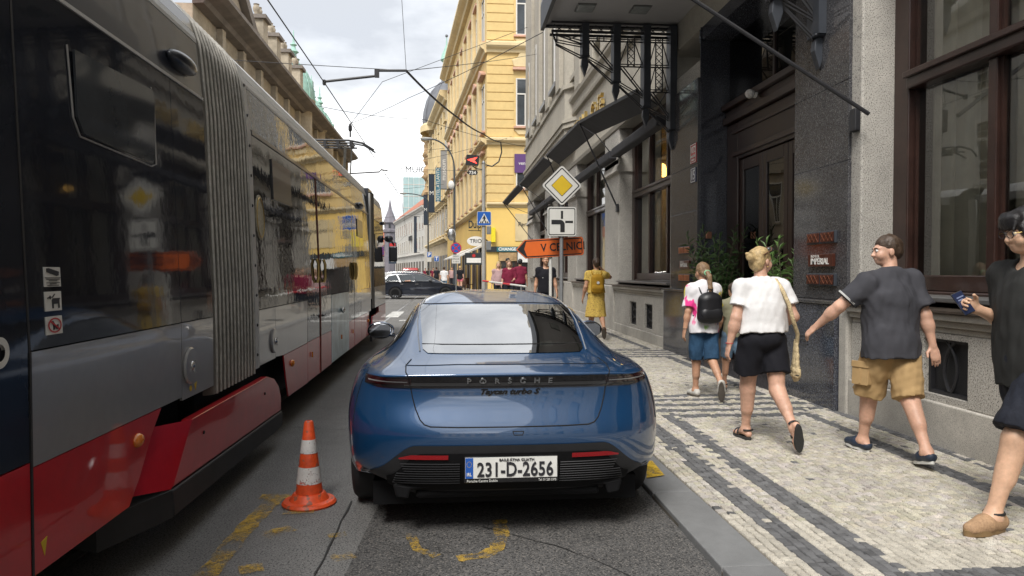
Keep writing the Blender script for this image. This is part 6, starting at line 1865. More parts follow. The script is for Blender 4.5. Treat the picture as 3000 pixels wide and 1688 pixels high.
# smaller signs on the far pavement
def small_sign(u, v, Y, d, kind, label, pole=True):
    q = on_y(u, v, Y)
    o = thing('traffic_sign', label, 'road sign', (q.x, Y, .1))
    z = q.z - .1
    MB().tube([(0, .05, 0), (0, .05, z + d * .6)], .035, 8).build('post', M_galv, o, smooth=60)
    if kind == 'nostop':
        circ = lambda r: [(r * math.cos(t), r * math.sin(t)) for t in np.linspace(0, 2 * PI, 33)[:-1]]
        p = board(o, (0, 0, z), circ(d / 2), M_signred, 'round_plate', -.01, .01)
        board(p, (0, 0, z), circ(d * .41), M_signblue, 'blue_field', -.015, -.0105)
        for a in (PI / 4, -PI / 4): board(p, (0, 0, z), [(-d * .42, -d * .045), (d * .42, -d * .045), (d * .42, d * .045), (-d * .42, d * .045)], M_signred, 'red_bar', -.02 - (.002 if a > 0 else 0), -.0155, a)
        p2 = board(o, (0, 0, z - d * 1.02), rrect(d * .78, d * .8, .03), M_signwhite, 'text_plate', -.01, .01)
        for k, s in enumerate(('MIMO', 'ZÁSOB.', '6-18 h')):
            t = text_mesh(s, d * .2, .001); t.xf(frame_matrix((0, -.012, z - d * 1.02 + d * .24 * (1 - k)), (1, 0, 0), (0, 0, 1))).build('lettering', M_signblack, p2)
    else:
        p = board(o, (0, 0, z), rrect(d, d * 1.15, .04), M_signwhite, 'plate', -.01, .01)
        board(p, (0, 0, z), rrect(d * .9, d * 1.05, .03), M_signblue, 'blue_field', -.014, -.0105)
        t = text_mesh('P' if kind == 'P' else 'T', d * 1.0, .001, bold=.02); t.xf(frame_matrix((0, -.016, z), (1, 0, 0), (0, 0, 1))).build('symbol', M_letter_white, p)
        if kind == 'P': board(o, (0, 0, z - d * 1.1), rrect(d * .9, d * .9, .03), M_signwhite, 'text_plate', -.01, .01)
    return o
ns = small_sign(1336, 727, 40, .60, 'nostop', 'round red and blue no-stopping sign with a white text plate')
q = on_y(1323, 688, 40)
MB().ell((q.x - ns.location.x, -.05, q.z - .1), (.24, .1, .34), 16, 10).build('traffic_mirror', M_chrome, ns, smooth=60)
small_sign(1258, 746, 62, .40, 'P', 'blue parking sign with a white P beyond the crossing')
small_sign(1279, 758, 62, .42, 'T', 'blue dead-end style sign just right of the parking sign')
# traffic cone
cn = thing('traffic_cone', 'scuffed orange traffic cone with two worn white bands beside the blue car', 'traffic cone', (-.94, 4.86, 0))
MB().lathe([(0, .0), (.172, .0), (.178, .012), (.165, .028), (.13, .034), (.118, .05), (.108, .07), (.098, .078), (.0885, .078), (.030, .545), (.024, .555), (.014, .556), (.013, .53)], (0, 0, 0), 40).build('shell', M_cone, cn, smooth=35)
for (z0, z1) in ((.145, .255), (.345, .435)):
    rr = lambda z: .0895 - (.0585) * (z - .078) / .467 + .0012
    MB().lathe([(rr(z), z) for z in np.linspace(z0, z1, 6)], (0, 0, 0), 40).build('white_band', M_conewhite, cn, smooth=60)
# cafe chairs and menu boards outside the far restaurant
M_rattan = mat('rattan', (.10, .05, .03), .7, var=(10, .2))
for k in range(3):
    q = on_y(1356 + k * 9, 800, 53.5 + k)
    ch = thing('cafe_chair', ('nearest', 'middle', 'last')[k] + ' brown chair outside the corner restaurant', 'chair', (q.x, 53.5 + k, .12), .4 * k, 'restaurant chairs on the far pavement')
    MB().box(-.24, .24, -.22, .22, .43, .47).build('seat', M_rattan, ch); MB().box(-.24, .24, .2, .24, .47, .95).build('backrest', M_rattan, ch)
    for x in (-.2, .2):
        for y in (-.18, .2): MB().box(x - .02, x + .02, y - .02, y + .02, 0, .43).build('leg', M_rattan, ch)

# ------------------------------------------------------------------ overhead wires
def wire(name, pts, r, label, cat='wire', sag=0.0, group='overhead tram wires'):
    P = []
    pts = [Vector(p) for p in pts]
    for i in range(len(pts) - 1):
        for k in range(10):
            t = k / 10; p = pts[i].lerp(pts[i + 1], t); p.z -= sag * 4 * t * (1 - t); P.append(p)
    P.append(pts[-1])
    o = MB().tube(P, r, 5).build(name, M_wire, None, smooth=60); return tag(o, label, cat, group)
X_ = -2.75
J = on_y(1190, 207, 16.2)
wire('contact_wire', [(X_, -5, 5.55), (X_, 16.2, 5.72), (X_ + .1, 40, 5.6), (X_ - 2, 80, 5.6), (X_ - 9, 140, 5.6)], .012, 'black contact wire running above the tram along the street')
arm = thing('registration_arm', 'dark jointed arm holding the contact wire above the tram', 'cable arm', (X_, 16.2, 5.72))
MB().tube([(0, 0, .02), ((J.x - X_) * .62, 0, (J.z - 5.72) * .55), ((J.x - X_) * .66, 0, (J.z - 5.72) * .95), (J.x - X_, 0, J.z - 5.72)], .03, 8).build('arm_tube', M_black, arm)
MB().cbox(((J.x - X_) * .64, 0, (J.z - 5.72) * .75), .10, .08, .18).build('joint', M_black, arm)
MB().cbox((0, 0, 0), .06, .12, .1).build('wire_clamp', M_black, arm)
wire('span_wire', [(-13, 16.2, 6.6), J], .008, 'thin span wire from the left house to the arm', sag=.05)
wire('span_wire', [J, on_x(1580, 157, 4.1)], .009, 'span wire rising from the arm to the hotel wall', sag=.05)
wire('span_wire', [J, Vector((J.x - .3, 15.0, 12.0))], .006, 'thin wire going straight up from the arm', sag=0)
c1 = on_y(1467, 417, 37); c0 = mp.location + Vector((0, 0, mz))
wire('feeder_cable', [J, J.lerp(c1, .33) - Vector((0, 0, .25)), J.lerp(c1, .66) - Vector((0, 0, .2)), c1], .028, 'thick twisted feeder cable dropping from the arm to the concrete mast', sag=.06)
wire('feeder_loop', [c1, c1 + Vector((.05, 0, -.5)), c1 + Vector((-.10, 0, -1.0)), c1 + Vector((-.45, 0, -1.25)), c0 + Vector((0.1, 0, -.05))], .035, 'black cable loop hanging at the top of the concrete mast')
wire('span_wire', [on_y(1030, 360, 26), on_y(1120, 240, 26), on_y(1545, 80, 30)], .010, 'span wire crossing the sky up to the yellow house')
wire('span_wire', [on_y(930, 310, 28), on_y(1240, 350, 28), on_y(1540, 430, 38)], .011, 'long span wire falling gently to the right across the junction', sag=.1)
wire('span_wire', [on_y(1026, 362, 27), on_y(1200, 286, 27), on_y(1590, 95, 17)], .010, 'rising span wire behind the arm', sag=.05)
wire('span_wire', [on_y(900, 590, 40), on_y(1230, 470, 44), on_y(1500, 400, 50)], .012, 'faint span wire low over the junction', sag=.1)
wire('span_wire', [on_y(1040, 445, 45), on_y(1300, 435, 50)], .012, 'level span wire by the curved street lamp', sag=.1)
wire('span_wire', [on_y(1040, 485, 50), on_y(1420, 500, 50)], .013, 'level span wire beside the red tram signal', sag=.1)
wire('span_wire', [on_y(1060, 560, 60), on_y(1300, 540, 60)], .014, 'low span wire far down the street', sag=.1)
wire('span_wire', [on_y(1080, 640, 80), on_y(1290, 620, 80)], .017, 'lowest and farthest span wire', sag=.1)
p = on_y(1026, 362, 27); o = thing('wire_insulator', 'small dark insulator where the span wires meet', 'insulator', p)
MB().lathe([(0, -.5), (.03, -.5), (.03, -.3), (.07, -.25), (.07, -.1), (.03, 0), (0, 0)], (0, 0, 0), 8).build('insulator', M_black, o)
p = on_y(1080, 508, 24); o = thing('registration_arm', 'second, farther wire arm just above the tram roof', 'cable arm', p)
MB().tube([(-1.1, 0, -.05), (.35, 0, .05), (.4, 0, .12), (.62, 0, .1)], .025, 6).build('arm_tube', M_black, o)
# ------------------------------------------------------------------ people: smooth bodies from blended volumes
def surface_nets(D, org, h):
    S = D < 0
    nx, ny, nz = D.shape
    c = np.zeros((nx - 1, ny - 1, nz - 1), np.int8)
    for i in (0, 1):
        for j in (0, 1):
            for k in (0, 1):
                c += S[i:nx - 1 + i, j:ny - 1 + j, k:nz - 1 + k]
    act = np.argwhere((c > 0) & (c < 8))
    idx = -np.ones(c.shape, np.int32)
    idx[act[:, 0], act[:, 1], act[:, 2]] = np.arange(len(act))
    corner = [(i, j, k) for i in (0, 1) for j in (0, 1) for k in (0, 1)]
    val = np.stack([D[act[:, 0] + i, act[:, 1] + j, act[:, 2] + k] for i, j, k in corner], 1)
    pos = np.zeros((len(act), 3)); cnt = np.zeros(len(act))
    ca = np.array(corner, float)
    for a in range(8):
        for b in range(a + 1, 8):
            if np.abs(ca[a] - ca[b]).sum() != 1: continue
            va, vb = val[:, a], val[:, b]
            m = (va < 0) != (vb < 0)
            t = va[m] / (va[m] - vb[m])
            pos[m] += ca[a] + t[:, None] * (ca[b] - ca[a]); cnt[m] += 1
    V = (act + pos / cnt[:, None]) * h + org
    F = []
    for ax in range(3):
        sl0 = [slice(None)] * 3; sl1 = [slice(None)] * 3
        sl0[ax] = slice(0, -1); sl1[ax] = slice(1, None)
        A, B = S[tuple(sl0)], S[tuple(sl1)]
        e = np.argwhere(A != B)
        u, w = (ax + 1) % 3, (ax + 2) % 3
        ok = (e[:, u] > 0) & (e[:, w] > 0) & (e[:, u] < D.shape[u] - 1) & (e[:, w] < D.shape[w] - 1)
        e = e[ok]
        ins = A[e[:, 0], e[:, 1], e[:, 2]]
        def cell(du, dw):
            q = e.copy(); q[:, u] += du; q[:, w] += dw
            return idx[q[:, 0], q[:, 1], q[:, 2]]
        q = np.stack([cell(-1, -1), cell(0, -1), cell(0, 0), cell(-1, 0)], 1)
        q[~ins] = q[~ins][:, ::-1]
        F.append(q)
    return V, np.concatenate(F)
class Vol:
    def __init__(s): s.p = []
    def cone(s, a, b, ra, rb=None, k=.02, op='u', flat=None, cut=None):
        s.p.append(('c', op, k, np.array(a, float), np.array(b, float), ra, ra if rb is None else rb, flat, cut)); return s
    def ell(s, c, r, rot=None, k=.02, op='u'):
        s.p.append(('e', op, k, np.array(c, float), np.array(r if hasattr(r, '__len__') else (r, r, r), float), rot)); return s
    def plane(s, pt, n, k=.0):      # keeps what lies behind the plane
        s.p.append(('p', 'i', k, np.array(pt, float), np.array(n, float))); return s
    def mesh(s, h, fold=0.0, seed=0, ff=(16, 9)):
        lo, hi = np.full(3, 1e9), np.full(3, -1e9)
        for q in s.p:
            if q[1] != 'u': continue
            if q[0] == 'c':
                r = max(q[5], q[6])
                lo = np.minimum(lo, np.minimum(q[3], q[4]) - r); hi = np.maximum(hi, np.maximum(q[3], q[4]) + r)
            else:
                r = q[4].max(); lo = np.minimum(lo, q[3] - r); hi = np.maximum(hi, q[3] + r)
        lo -= .03 + 2 * h; hi += .03 + 2 * h
        n = np.ceil((hi - lo) / h).astype(int) + 1
        D = np.full(n, .3, np.float32)
        ax = [lo[i] + h * np.arange(n[i]) for i in range(3)]
        for q in s.p:
            if q[0] == 'p':
                d = (ax[0][:, None, None] - q[3][0]) * q[4][0] + (ax[1][None, :, None] - q[3][1]) * q[4][1] + (ax[2][None, None, :] - q[3][2]) * q[4][2]
                D = np.maximum(D, d.astype(np.float32)); continue
            k = q[2]
            if q[0] == 'c':
                r = max(q[5], q[6]); b0 = np.minimum(q[3], q[4]) - r; b1 = np.maximum(q[3], q[4]) + r
            else:
                r = q[4].max(); b0 = q[3] - r; b1 = q[3] + r
            m = k * 1.5 + 3 * h + .01
            i0 = np.clip(((b0 - m - lo) / h).astype(int), 0, n - 1); i1 = np.clip(((b1 + m - lo) / h).astype(int) + 2, 1, n)
            X = ax[0][i0[0]:i1[0]][:, None, None]; Y = ax[1][i0[1]:i1[1]][None, :, None]; Z = ax[2][i0[2]:i1[2]][None, None, :]
            if q[0] == 'c':
                a, b, ra, rb, flat, cut = q[3:9]
                d_ = b - a; L2 = d_ @ d_ + 1e-9
                px, py, pz = X - a[0], Y - a[1], Z - a[2]
                t = (px * d_[0] + py * d_[1] + pz * d_[2]) / L2
                tc = np.clip(t, 0, 1)
                ex, ey, ez = px - tc * d_[0], py - tc * d_[1], pz - tc * d_[2]
                if flat is not None:     # squash along a direction
                    fn, fs_ = np.array(flat[0], float), flat[1]
                    e_ = (ex * fn[0] + ey * fn[1] + ez * fn[2]) * (1 / fs_ - 1)
                    ex, ey, ez = ex + e_ * fn[0], ey + e_ * fn[1], ez + e_ * fn[2]
                d = np.sqrt(ex * ex + ey * ey + ez * ez) - (ra + (rb - ra) * tc)
                if cut:
                    L = math.sqrt(L2)
                    if 'b' in cut: d = np.maximum(d, (t - 1) * L)
                    if 'a' in cut: d = np.maximum(d, -t * L)
            else:
                c, r_, rot = q[3:6]
                px, py, pz = X - c[0], Y - c[1], Z - c[2]
                if rot is not None:
                    M = np.array(rot).T
                    px, py, pz = M[0, 0] * px + M[0, 1] * py + M[0, 2] * pz, M[1, 0] * px + M[1, 1] * py + M[1, 2] * pz, M[2, 0] * px + M[2, 1] * py + M[2, 2] * pz
                l1 = np.sqrt((px / r_[0]) ** 2 + (py / r_[1]) ** 2 + (pz / r_[2]) ** 2)
                l2 = np.sqrt((px / r_[0] ** 2) ** 2 + (py / r_[1] ** 2) ** 2 + (pz / r_[2] ** 2) ** 2) + 1e-9
                d = l1 * (l1 - 1) / l2
            sub = D[i0[0]:i1[0], i0[1]:i1[1], i0[2]:i1[2]]
            d = d.astype(np.float32)
            if q[1] == 'u':
                if k > 0:
                    hh = np.maximum(k - np.abs(sub - d), 0) / k; nv = np.minimum(sub, d) - hh * hh * k * .25
                else: nv = np.minimum(sub, d)
            else:
                d = -d
                if k > 0:
                    hh = np.maximum(k - np.abs(sub - d), 0) / k; nv = np.maximum(sub, d) + hh * hh * k * .25
                else: nv = np.maximum(sub, d)
            D[i0[0]:i1[0], i0[1]:i1[1], i0[2]:i1[2]] = nv
        if fold:
            g = np.random.default_rng(seed)
            for _ in range(7):
                w = g.normal(size=3) * np.array([ff[0], ff[0], ff[1]]); ph = g.uniform(0, 6.28)
                s1 = np.sin(ax[0][:, None, None] * w[0] + ax[1][None, :, None] * w[1] + ax[2][None, None, :] * w[2] + ph).astype(np.float32)
                D += fold * .4 * s1 * np.abs(s1)
            for _ in range(5):
                w = g.normal(size=3) * np.array([ff[0], ff[0], ff[1]]) * 2.6; ph = g.uniform(0, 6.28)
                D += fold * .12 * np.sin(ax[0][:, None, None] * w[0] + ax[1][None, :, None] * w[1] + ax[2][None, None, :] * w[2] + ph).astype(np.float32)
        D[0], D[-1] = 1, 1; D[:, 0], D[:, -1] = 1, 1; D[:, :, 0], D[:, :, -1] = 1, 1
        return surface_nets(D, lo, h)
    def build(s, name, m, parent, h=.008, fold=0.0, seed=0, ff=(16, 9)):
        V, F = s.mesh(h, fold, seed, ff)
        me = bpy.data.meshes.new(name)
        me.vertices.add(len(V)); me.vertices.foreach_set('co', V.astype(np.float32).ravel())
        me.loops.add(len(F) * 4); me.loops.foreach_set('vertex_index', F.astype(np.int32).ravel())
        me.polygons.add(len(F)); me.polygons.foreach_set('loop_start', np.arange(0, len(F) * 4, 4, dtype=np.int32))
        me.update(calc_edges=True); me.validate()
        me.polygons.foreach_set('use_smooth', np.ones(len(me.polygons), bool))
        me.materials.append(m)
        return link_mesh(name, me, parent)
def rotz(a): return np.array([[math.cos(a), -math.sin(a), 0], [math.sin(a), math.cos(a), 0], [0, 0, 1]])
def rotx(a): return np.array([[1, 0, 0], [0, math.cos(a), -math.sin(a)], [0, math.sin(a), math.cos(a)]])
def roty(a): return np.array([[math.cos(a), 0, math.sin(a)], [0, 1, 0], [-math.sin(a), 0, math.cos(a)]])
A3 = lambda *v: np.array(v, float)

def skin_mat(name, col):
    m = mat(name, col, .5, var=[(7, .16), (40, .10)], bump=[(150, .2, .002), (25, .12, .004)])
    b = m.node_tree.nodes['Principled BSDF']; b.inputs['Subsurface Weight'].default_value = .12; b.inputs['Subsurface Radius'].default_value = (.02, .008, .004)
    return m
M_skin = skin_mat('skin_fair', (.56, .33, .235))
M_skin2 = skin_mat('skin_tanned', (.47, .26, .165))
M_skin3 = skin_mat('skin_light_warm', (.58, .36, .24))
M_eyew = mat('eye_white', (.7, .68, .65), .2); M_iris = mat('iris', (.03, .02, .015), .1)
M_lips = mat('lips', (.40, .16, .13), .45)
M_hair_dark = mat('hair_black', (.012, .011, .012), .42, var=(40, .4), bump=(90, .6, .008))
M_hair_brown = mat('hair_brown', (.055, .033, .02), .5, var=(50, .35), bump=(110, .6, .006))
M_hair_blond = mat('hair_blond', (.46, .33, .16), .45, var=(45, .35), bump=(90, .7, .008))
M_hair_lbrown = mat('hair_light_brown', (.21, .13, .07), .5, var=(50, .35), bump=(100, .7, .008))

class Person:
    def __init__(s, label, pos, heading, H, girth=1.0, hips=1.0, arms=(), legs=(), head=(0, 0), lean=0.0, twist=0.0, skin=M_skin, h=.007, group=None, fingers=True, child=False, z0=.05, chest=1.0, face=True):
        s.k = H / 1.75; k = s.k; s.h = h; s.g = girth; s.skin = skin; s.face = face
        s.o = thing('person', label, 'person', (pos[0], pos[1], z0), heading, group)
        gl = girth
        hw = .092 * k * (.5 + .5 * hips)
        hipz = .90 * k
        s.J = {}
        J = s.J
        low = 1e9
        for sd, nm in ((-1, 'L'), (1, 'R')):
            a, b, fp, spl = legs[0 if sd < 0 else 1]
            a, b, fp = R(a), R(b), R(fp)
            hip = A3(sd * hw, 0, hipz)
            sp_ = R(spl)
            def dirv(t): return A3(sd * math.sin(sp_) * math.cos(t), math.sin(t), -math.cos(t) * math.cos(sp_))
            kn = hip + dirv(a) * .425 * k
            an = kn + dirv(a - b) * .415 * k
            f = A3(sd * .16, math.cos(fp), -math.sin(fp)); f /= np.linalg.norm(f)
            side = np.cross(f, A3(0, 0, 1)) if abs(f[2]) < .95 else A3(1, 0, 0)
            side /= np.linalg.norm(side); up = np.cross(side, f)
            J[nm] = dict(hip=hip, knee=kn, ankle=an, f=f, up=up, side=side)
            heel = an - up * .098 * k - f * .05 * k; toe = an - up * .098 * k + f * .175 * k
            low = min(low, heel[2], toe[2])
        s.dz = -low
        for nm in 'LR':
            for q in ('hip', 'knee', 'ankle'): J[nm][q] = J[nm][q] + A3(0, 0, s.dz)
        s.base = hipz + s.dz
        # torso frame: lean forward about the hips, twist about the spine
        s.T = rotx(-R(lean)); s.Tw = rotz(R(twist))
        s.tp = lambda x, y, z: A3(0, 0, s.base) + s.T @ (s.Tw @ A3(x * k, y * k, (z - .90) * k))
        s.td = lambda v: s.T @ (s.Tw @ A3(*v))
        sw = .172 * (chest * .6 + .4)
        for sd, nm in ((-1, 'L'), (1, 'R')):
            sw_, ab, el, rl = [R(q) for q in arms[0 if sd < 0 else 1]]
            sh = s.tp(sd * sw, -.008, 1.400)
            d1 = s.td((sd * math.sin(ab) * math.cos(sw_ * .5), math.sin(sw_) * math.cos(ab), -math.cos(sw_) * math.cos(ab))); d1 /= np.linalg.norm(d1)
            # forearm: bend about the body's x-axis by el, then swing inwards by rl
            fw = A3(0, math.sin(sw_ + el), -math.cos(sw_ + el))
            fw = fw * math.cos(rl) + A3(-sd * math.sin(rl), 0, 0) + A3(sd * math.sin(ab) * .8 * math.cos(el), 0, 0)
            d2 = s.td(fw); d2 /= np.linalg.norm(d2)
            elb = sh + d1 * .285 * k; wr = elb + d2 * .245 * k
            J['sh' + nm], J['el' + nm], J['wr' + nm], J['fd' + nm] = sh, elb, wr, d2
        s.head_R = s.T @ s.Tw @ rotz(R(head[0])) @ rotx(R(head[1]))
        s.neck = s.tp(0, .0, 1.455)
        s.hp = lambda x, y, z: s.neck + s.T @ A3(0, .012 * k, .092 * k) + s.head_R @ A3(x * k, y * k, z * k)     # head origin: base of skull
        s.fingers = fingers
    # ---- bodies
    def torso(s, v, e=0.0, top=True):
        k, g = s.k, s.g
        Rm = s.T @ s.Tw
        E = lambda c, r, kk=.05: v.ell(s.tp(*c), [max(.01, q * k + e) for q in r], Rm, kk)
        E((0, -.005, .94), (.158 * (.6 + .4 * g), .118 * g, .12))
        E((0, .012 * g, 1.07), (.138 * g, .104 * g, .16))
        E((0, 0, 1.27), (.158 * (.5 + .5 * g), .108 * (.45 + .55 * g), .18))
        E((0, -.02, 1.36), (.150 * (.6 + .4 * g), .082, .10))
        v.cone(s.J['shL'], s.J['shR'], .048 * k + e, None, .05)
        for nm in 'LR': v.cone(s.tp(0, -.02, 1.445), s.J['sh' + nm], .050 * k + e, .046 * k + e, .04)
        return v
    def body(s):
        k, g, J = s.k, s.g, s.J
        v = Vol(); s.torso(v, -.004)
        ag = .55 + .45 * g
        v.cone(s.tp(0, -.015, 1.40), s.hp(0, -.015, .03), .058 * k * (.7 + .3 * g), .053 * k, .03)
        H = s.head_R
        E = lambda c, r, kk=.03, op='u': v.ell(s.hp(*c), [q * k for q in r], H, kk, op)
        E((0, -.012, .125), (.074, .094, .088)); E((0, .03, .07), (.060, .068, .078)); E((0, .062, .015), (.030, .028, .026), .03)
        if s.face:
            v.cone(s.hp(0, .088, .102), s.hp(0, .110, .066), .009 * k, .0125 * k, .012)
            E((0, .106, .064), (.017, .011, .010), .012)
            E((0, .078, .118), (.050, .022, .012), .02)
            for sd in (-1, 1):
                E((sd * .032, .098, .100), (.017, .014, .012), .012, 's')
                E((sd * .076, -.006, .080), (.011, .021, .032), .008); E((sd * .04, .068, .06), (.022, .022, .026), .03)
            E((0, .090, .036), (.024, .010, .0065), .006); E((0, .088, .026), (.021, .010, .0065), .006)
        for nm, sd in (('L', -1), ('R', 1)):
            sh, el, wr, fd = J['sh' + nm], J['el' + nm], J['wr' + nm], J['fd' + nm]
            v.ell(sh, .054 * k * ag, None, .04)
            v.cone(sh, el, .051 * k * ag, .041 * k * ag, .03); v.cone(el, el + (wr - el) * .35, .042 * k * ag, .041 * k * ag, .02); v.cone(el + (wr - el) * .3, wr, .040 * k * ag, .0265 * k, .03)
            s.hand(v, nm, sd)
            q = J[nm]; hip, kn, an = q['hip'], q['knee'], q['ankle']
            tg = .5 + .5 * g
            v.cone(hip, kn, .088 * k * tg, .058 * k * tg, .04)
            fw = np.cross(q['side'], (an - kn) / np.linalg.norm(an - kn)); fw /= np.linalg.norm(fw)
            if fw[1] < 0 and abs(fw[1]) > .2: fw = -fw
            v.cone(kn, an, .052 * k * tg, .036 * k, .03)
            cf = kn + (an - kn) * .30 - fw * .016 * k
            v.cone(kn + (an - kn) * .12 - fw * .008 * k, cf + (an - kn) * .22, .050 * k * tg, .040 * k * tg, .04)
            v.ell(kn + fw * .022 * k, .034 * k, None, .04)
            f, up = q['f'], q['up']
            hl = an - up * .045 * k - f * .045 * k
            v.cone(an, hl, .036 * k, .031 * k, .03); v.cone(an - up * .02 * k, an - up * .055 * k + f * .12 * k, .036 * k, .024 * k, .03, flat=(q['side'], 1.25))
            v.cone(an - up * .056 * k + f * .10 * k, an - up * .06 * k + f * .165 * k, .026 * k, .018 * k, .02, flat=(q['side'], 1.5))
        return v.build('body', s.skin, s.o, s.h)
    def hand(s, v, nm, sd):
        k, J = s.k, s.J
        wr, fd = J['wr' + nm], J['fd' + nm]
        # palm plane: thumb forward
        pn = J.get('palm' + nm)
        thumb = J.get('thumb' + nm)
        if thumb is None:
            thumb = s.td((0, 1, .0)) - fd * (s.td((0, 1, 0)) @ fd); 
            if np.linalg.norm(thumb) < .3: thumb = s.td((0, 0, 1)) - fd * (s.td((0, 0, 1)) @ fd)
        thumb = thumb / np.linalg.norm(thumb)
        nrm = np.cross(thumb, fd)          # across the palm
        if nrm @ s.td((-sd, 0, 0)) < 0 and J.get('thumb' + nm) is None: nrm = -nrm   # palm faces the thigh
        curl = J.get('curl' + nm, .55)
        pc = wr + fd * .045 * k
        v.cone(wr, pc, .026 * k, .034 * k, .02, flat=(nrm, .55)); v.cone(pc, wr + fd * .085 * k, .038 * k, .040 * k, .015, flat=(nrm, .36))
        if not s.fingers:
            v.cone(wr + fd * .085 * k, wr + fd * .15 * k + nrm * .03 * k, .032 * k, .020 * k, .02, flat=(nrm, .45)); return
        for i, (o, ln) in enumerate(((.029, .070), (.0098, .079), (-.0098, .074), (-.028, .058))):
            p0 = wr + fd * (.086 + .004 * (1 - abs(i - 1.3))) * k + thumb * o * k
            c1, c2, c3 = curl * .55, curl * 1.25, curl * 1.8
            cur = p0; rr = .0092 * k
            for a, fr in ((c1, .45), (c2, .32), (c3, .23)):
                d = fd * math.cos(a) + nrm * math.sin(a); nx = cur + d * ln * fr * k
                v.cone(cur, nx, rr, rr * .9, .003); cur = nx; rr *= .9
        t0 = wr + fd * .025 * k + thumb * .026 * k
        d = thumb * .72 + fd * .62 + nrm * .25; d /= np.linalg.norm(d)
        t1 = t0 + d * .042 * k; d2 = thumb * .25 + fd * .9 + nrm * .3; d2 /= np.linalg.norm(d2)
        v.cone(t0, t1, .0145 * k, .0115 * k, .012); v.cone(t1, t1 + d2 * .034 * k, .0112 * k, .0095 * k, .004)
    # ---- clothes
    def shirt(s, m, hem=.86, sleeve=.55, loose=.016, fold=.007, name='shirt', neck=True, srad=.066, h=None):
        k, J = s.k, s.J
        v = Vol(); s.torso(v, loose)
        Rm = s.T @ s.Tw
        v.cone(s.tp(0, 0, 1.20), s.tp(0, -.004, hem - .08), (.148 * s.g) * k + loose, (.166 * (.3 + .7 * s.g)) * k + loose * 1.5, .06, flat=(s.td((0, 1, 0)), .82))
        for nm in 'LR':
            sh, el = J['sh' + nm], J['el' + nm]
            e2 = sh + (el - sh) * min(1, sleeve); ag = .5 + .5 * s.g
            v.cone(sh, e2, (srad * .87) * k * ag, srad * k * ag, .05, cut='b')
            if sleeve > 1:
                wr = J['wr' + nm]; v.cone(el, el + (wr - el) * (sleeve - 1), .055 * k * ag, .046 * k * ag, .03, cut='b')
        v.plane(s.tp(0, 0, hem), -s.td((0, 0, 1)))
        if neck: v.ell(s.tp(0, .035, 1.475), (.068 * k, .075 * k, .05 * k), Rm, .01, 's')
        return v.build(name, m, s.o, h or max(s.h, .008), fold, int(hem * 1000) + int(k * 900), (22, 12))
    def shorts(s, m, length=.85, loose=.018, fold=.006, flare=.0, name='shorts', top=1.0, h=None):
        """length: 0 hip .. 1 knee .. 2 ankle"""
        k, J = s.k, s.J; tg = .5 + .5 * s.g
        v = Vol(); Rm = s.T @ s.Tw
        v.ell(s.tp(0, -.005, .94), [.160 * (.6 + .4 * s.g) * k + loose, .119 * s.g * k + loose, .13 * k], Rm, .05)
        for nm in 'LR':
            hip, kn, an = J[nm]['hip'], J[nm]['knee'], J[nm]['ankle']
            e = hip + (kn - hip) * min(1, length)
            v.cone(hip, e, .090 * k * tg + loose, (.090 - .024 * min(1, length)) * k * tg + loose + flare, .022, cut='b')
            if length > 1: v.cone(kn, kn + (an - kn) * (length - 1), .064 * k * tg + loose, .05 * k * tg + loose, .03, cut='b')
        v.plane(s.tp(0, 0, top), s.td((0, 0, 1)))
        return v.build(name, m, s.o, h or max(s.h, .008), fold, int(length * 100) + 5, (20, 12))
    def skirt(s, m, hem, r0, r1, fold=.012, top=1.10, name='skirt'):
        v = Vol(); k = s.k
        a = s.tp(0, 0, top); b = A3(a[0], a[1], hem)
        v.cone(a, b, r0 * k, r1 * k, .04, cut='b', flat=(s.td((0, 1, 0)), .82))
        v.ell(s.tp(0, -.005, .94), [.168 * k * s.g, .128 * k * s.g, .15 * k], s.T @ s.Tw, .05)
        return v.build(name, m, s.o, max(s.h, .009), fold, 3, (26, 4))
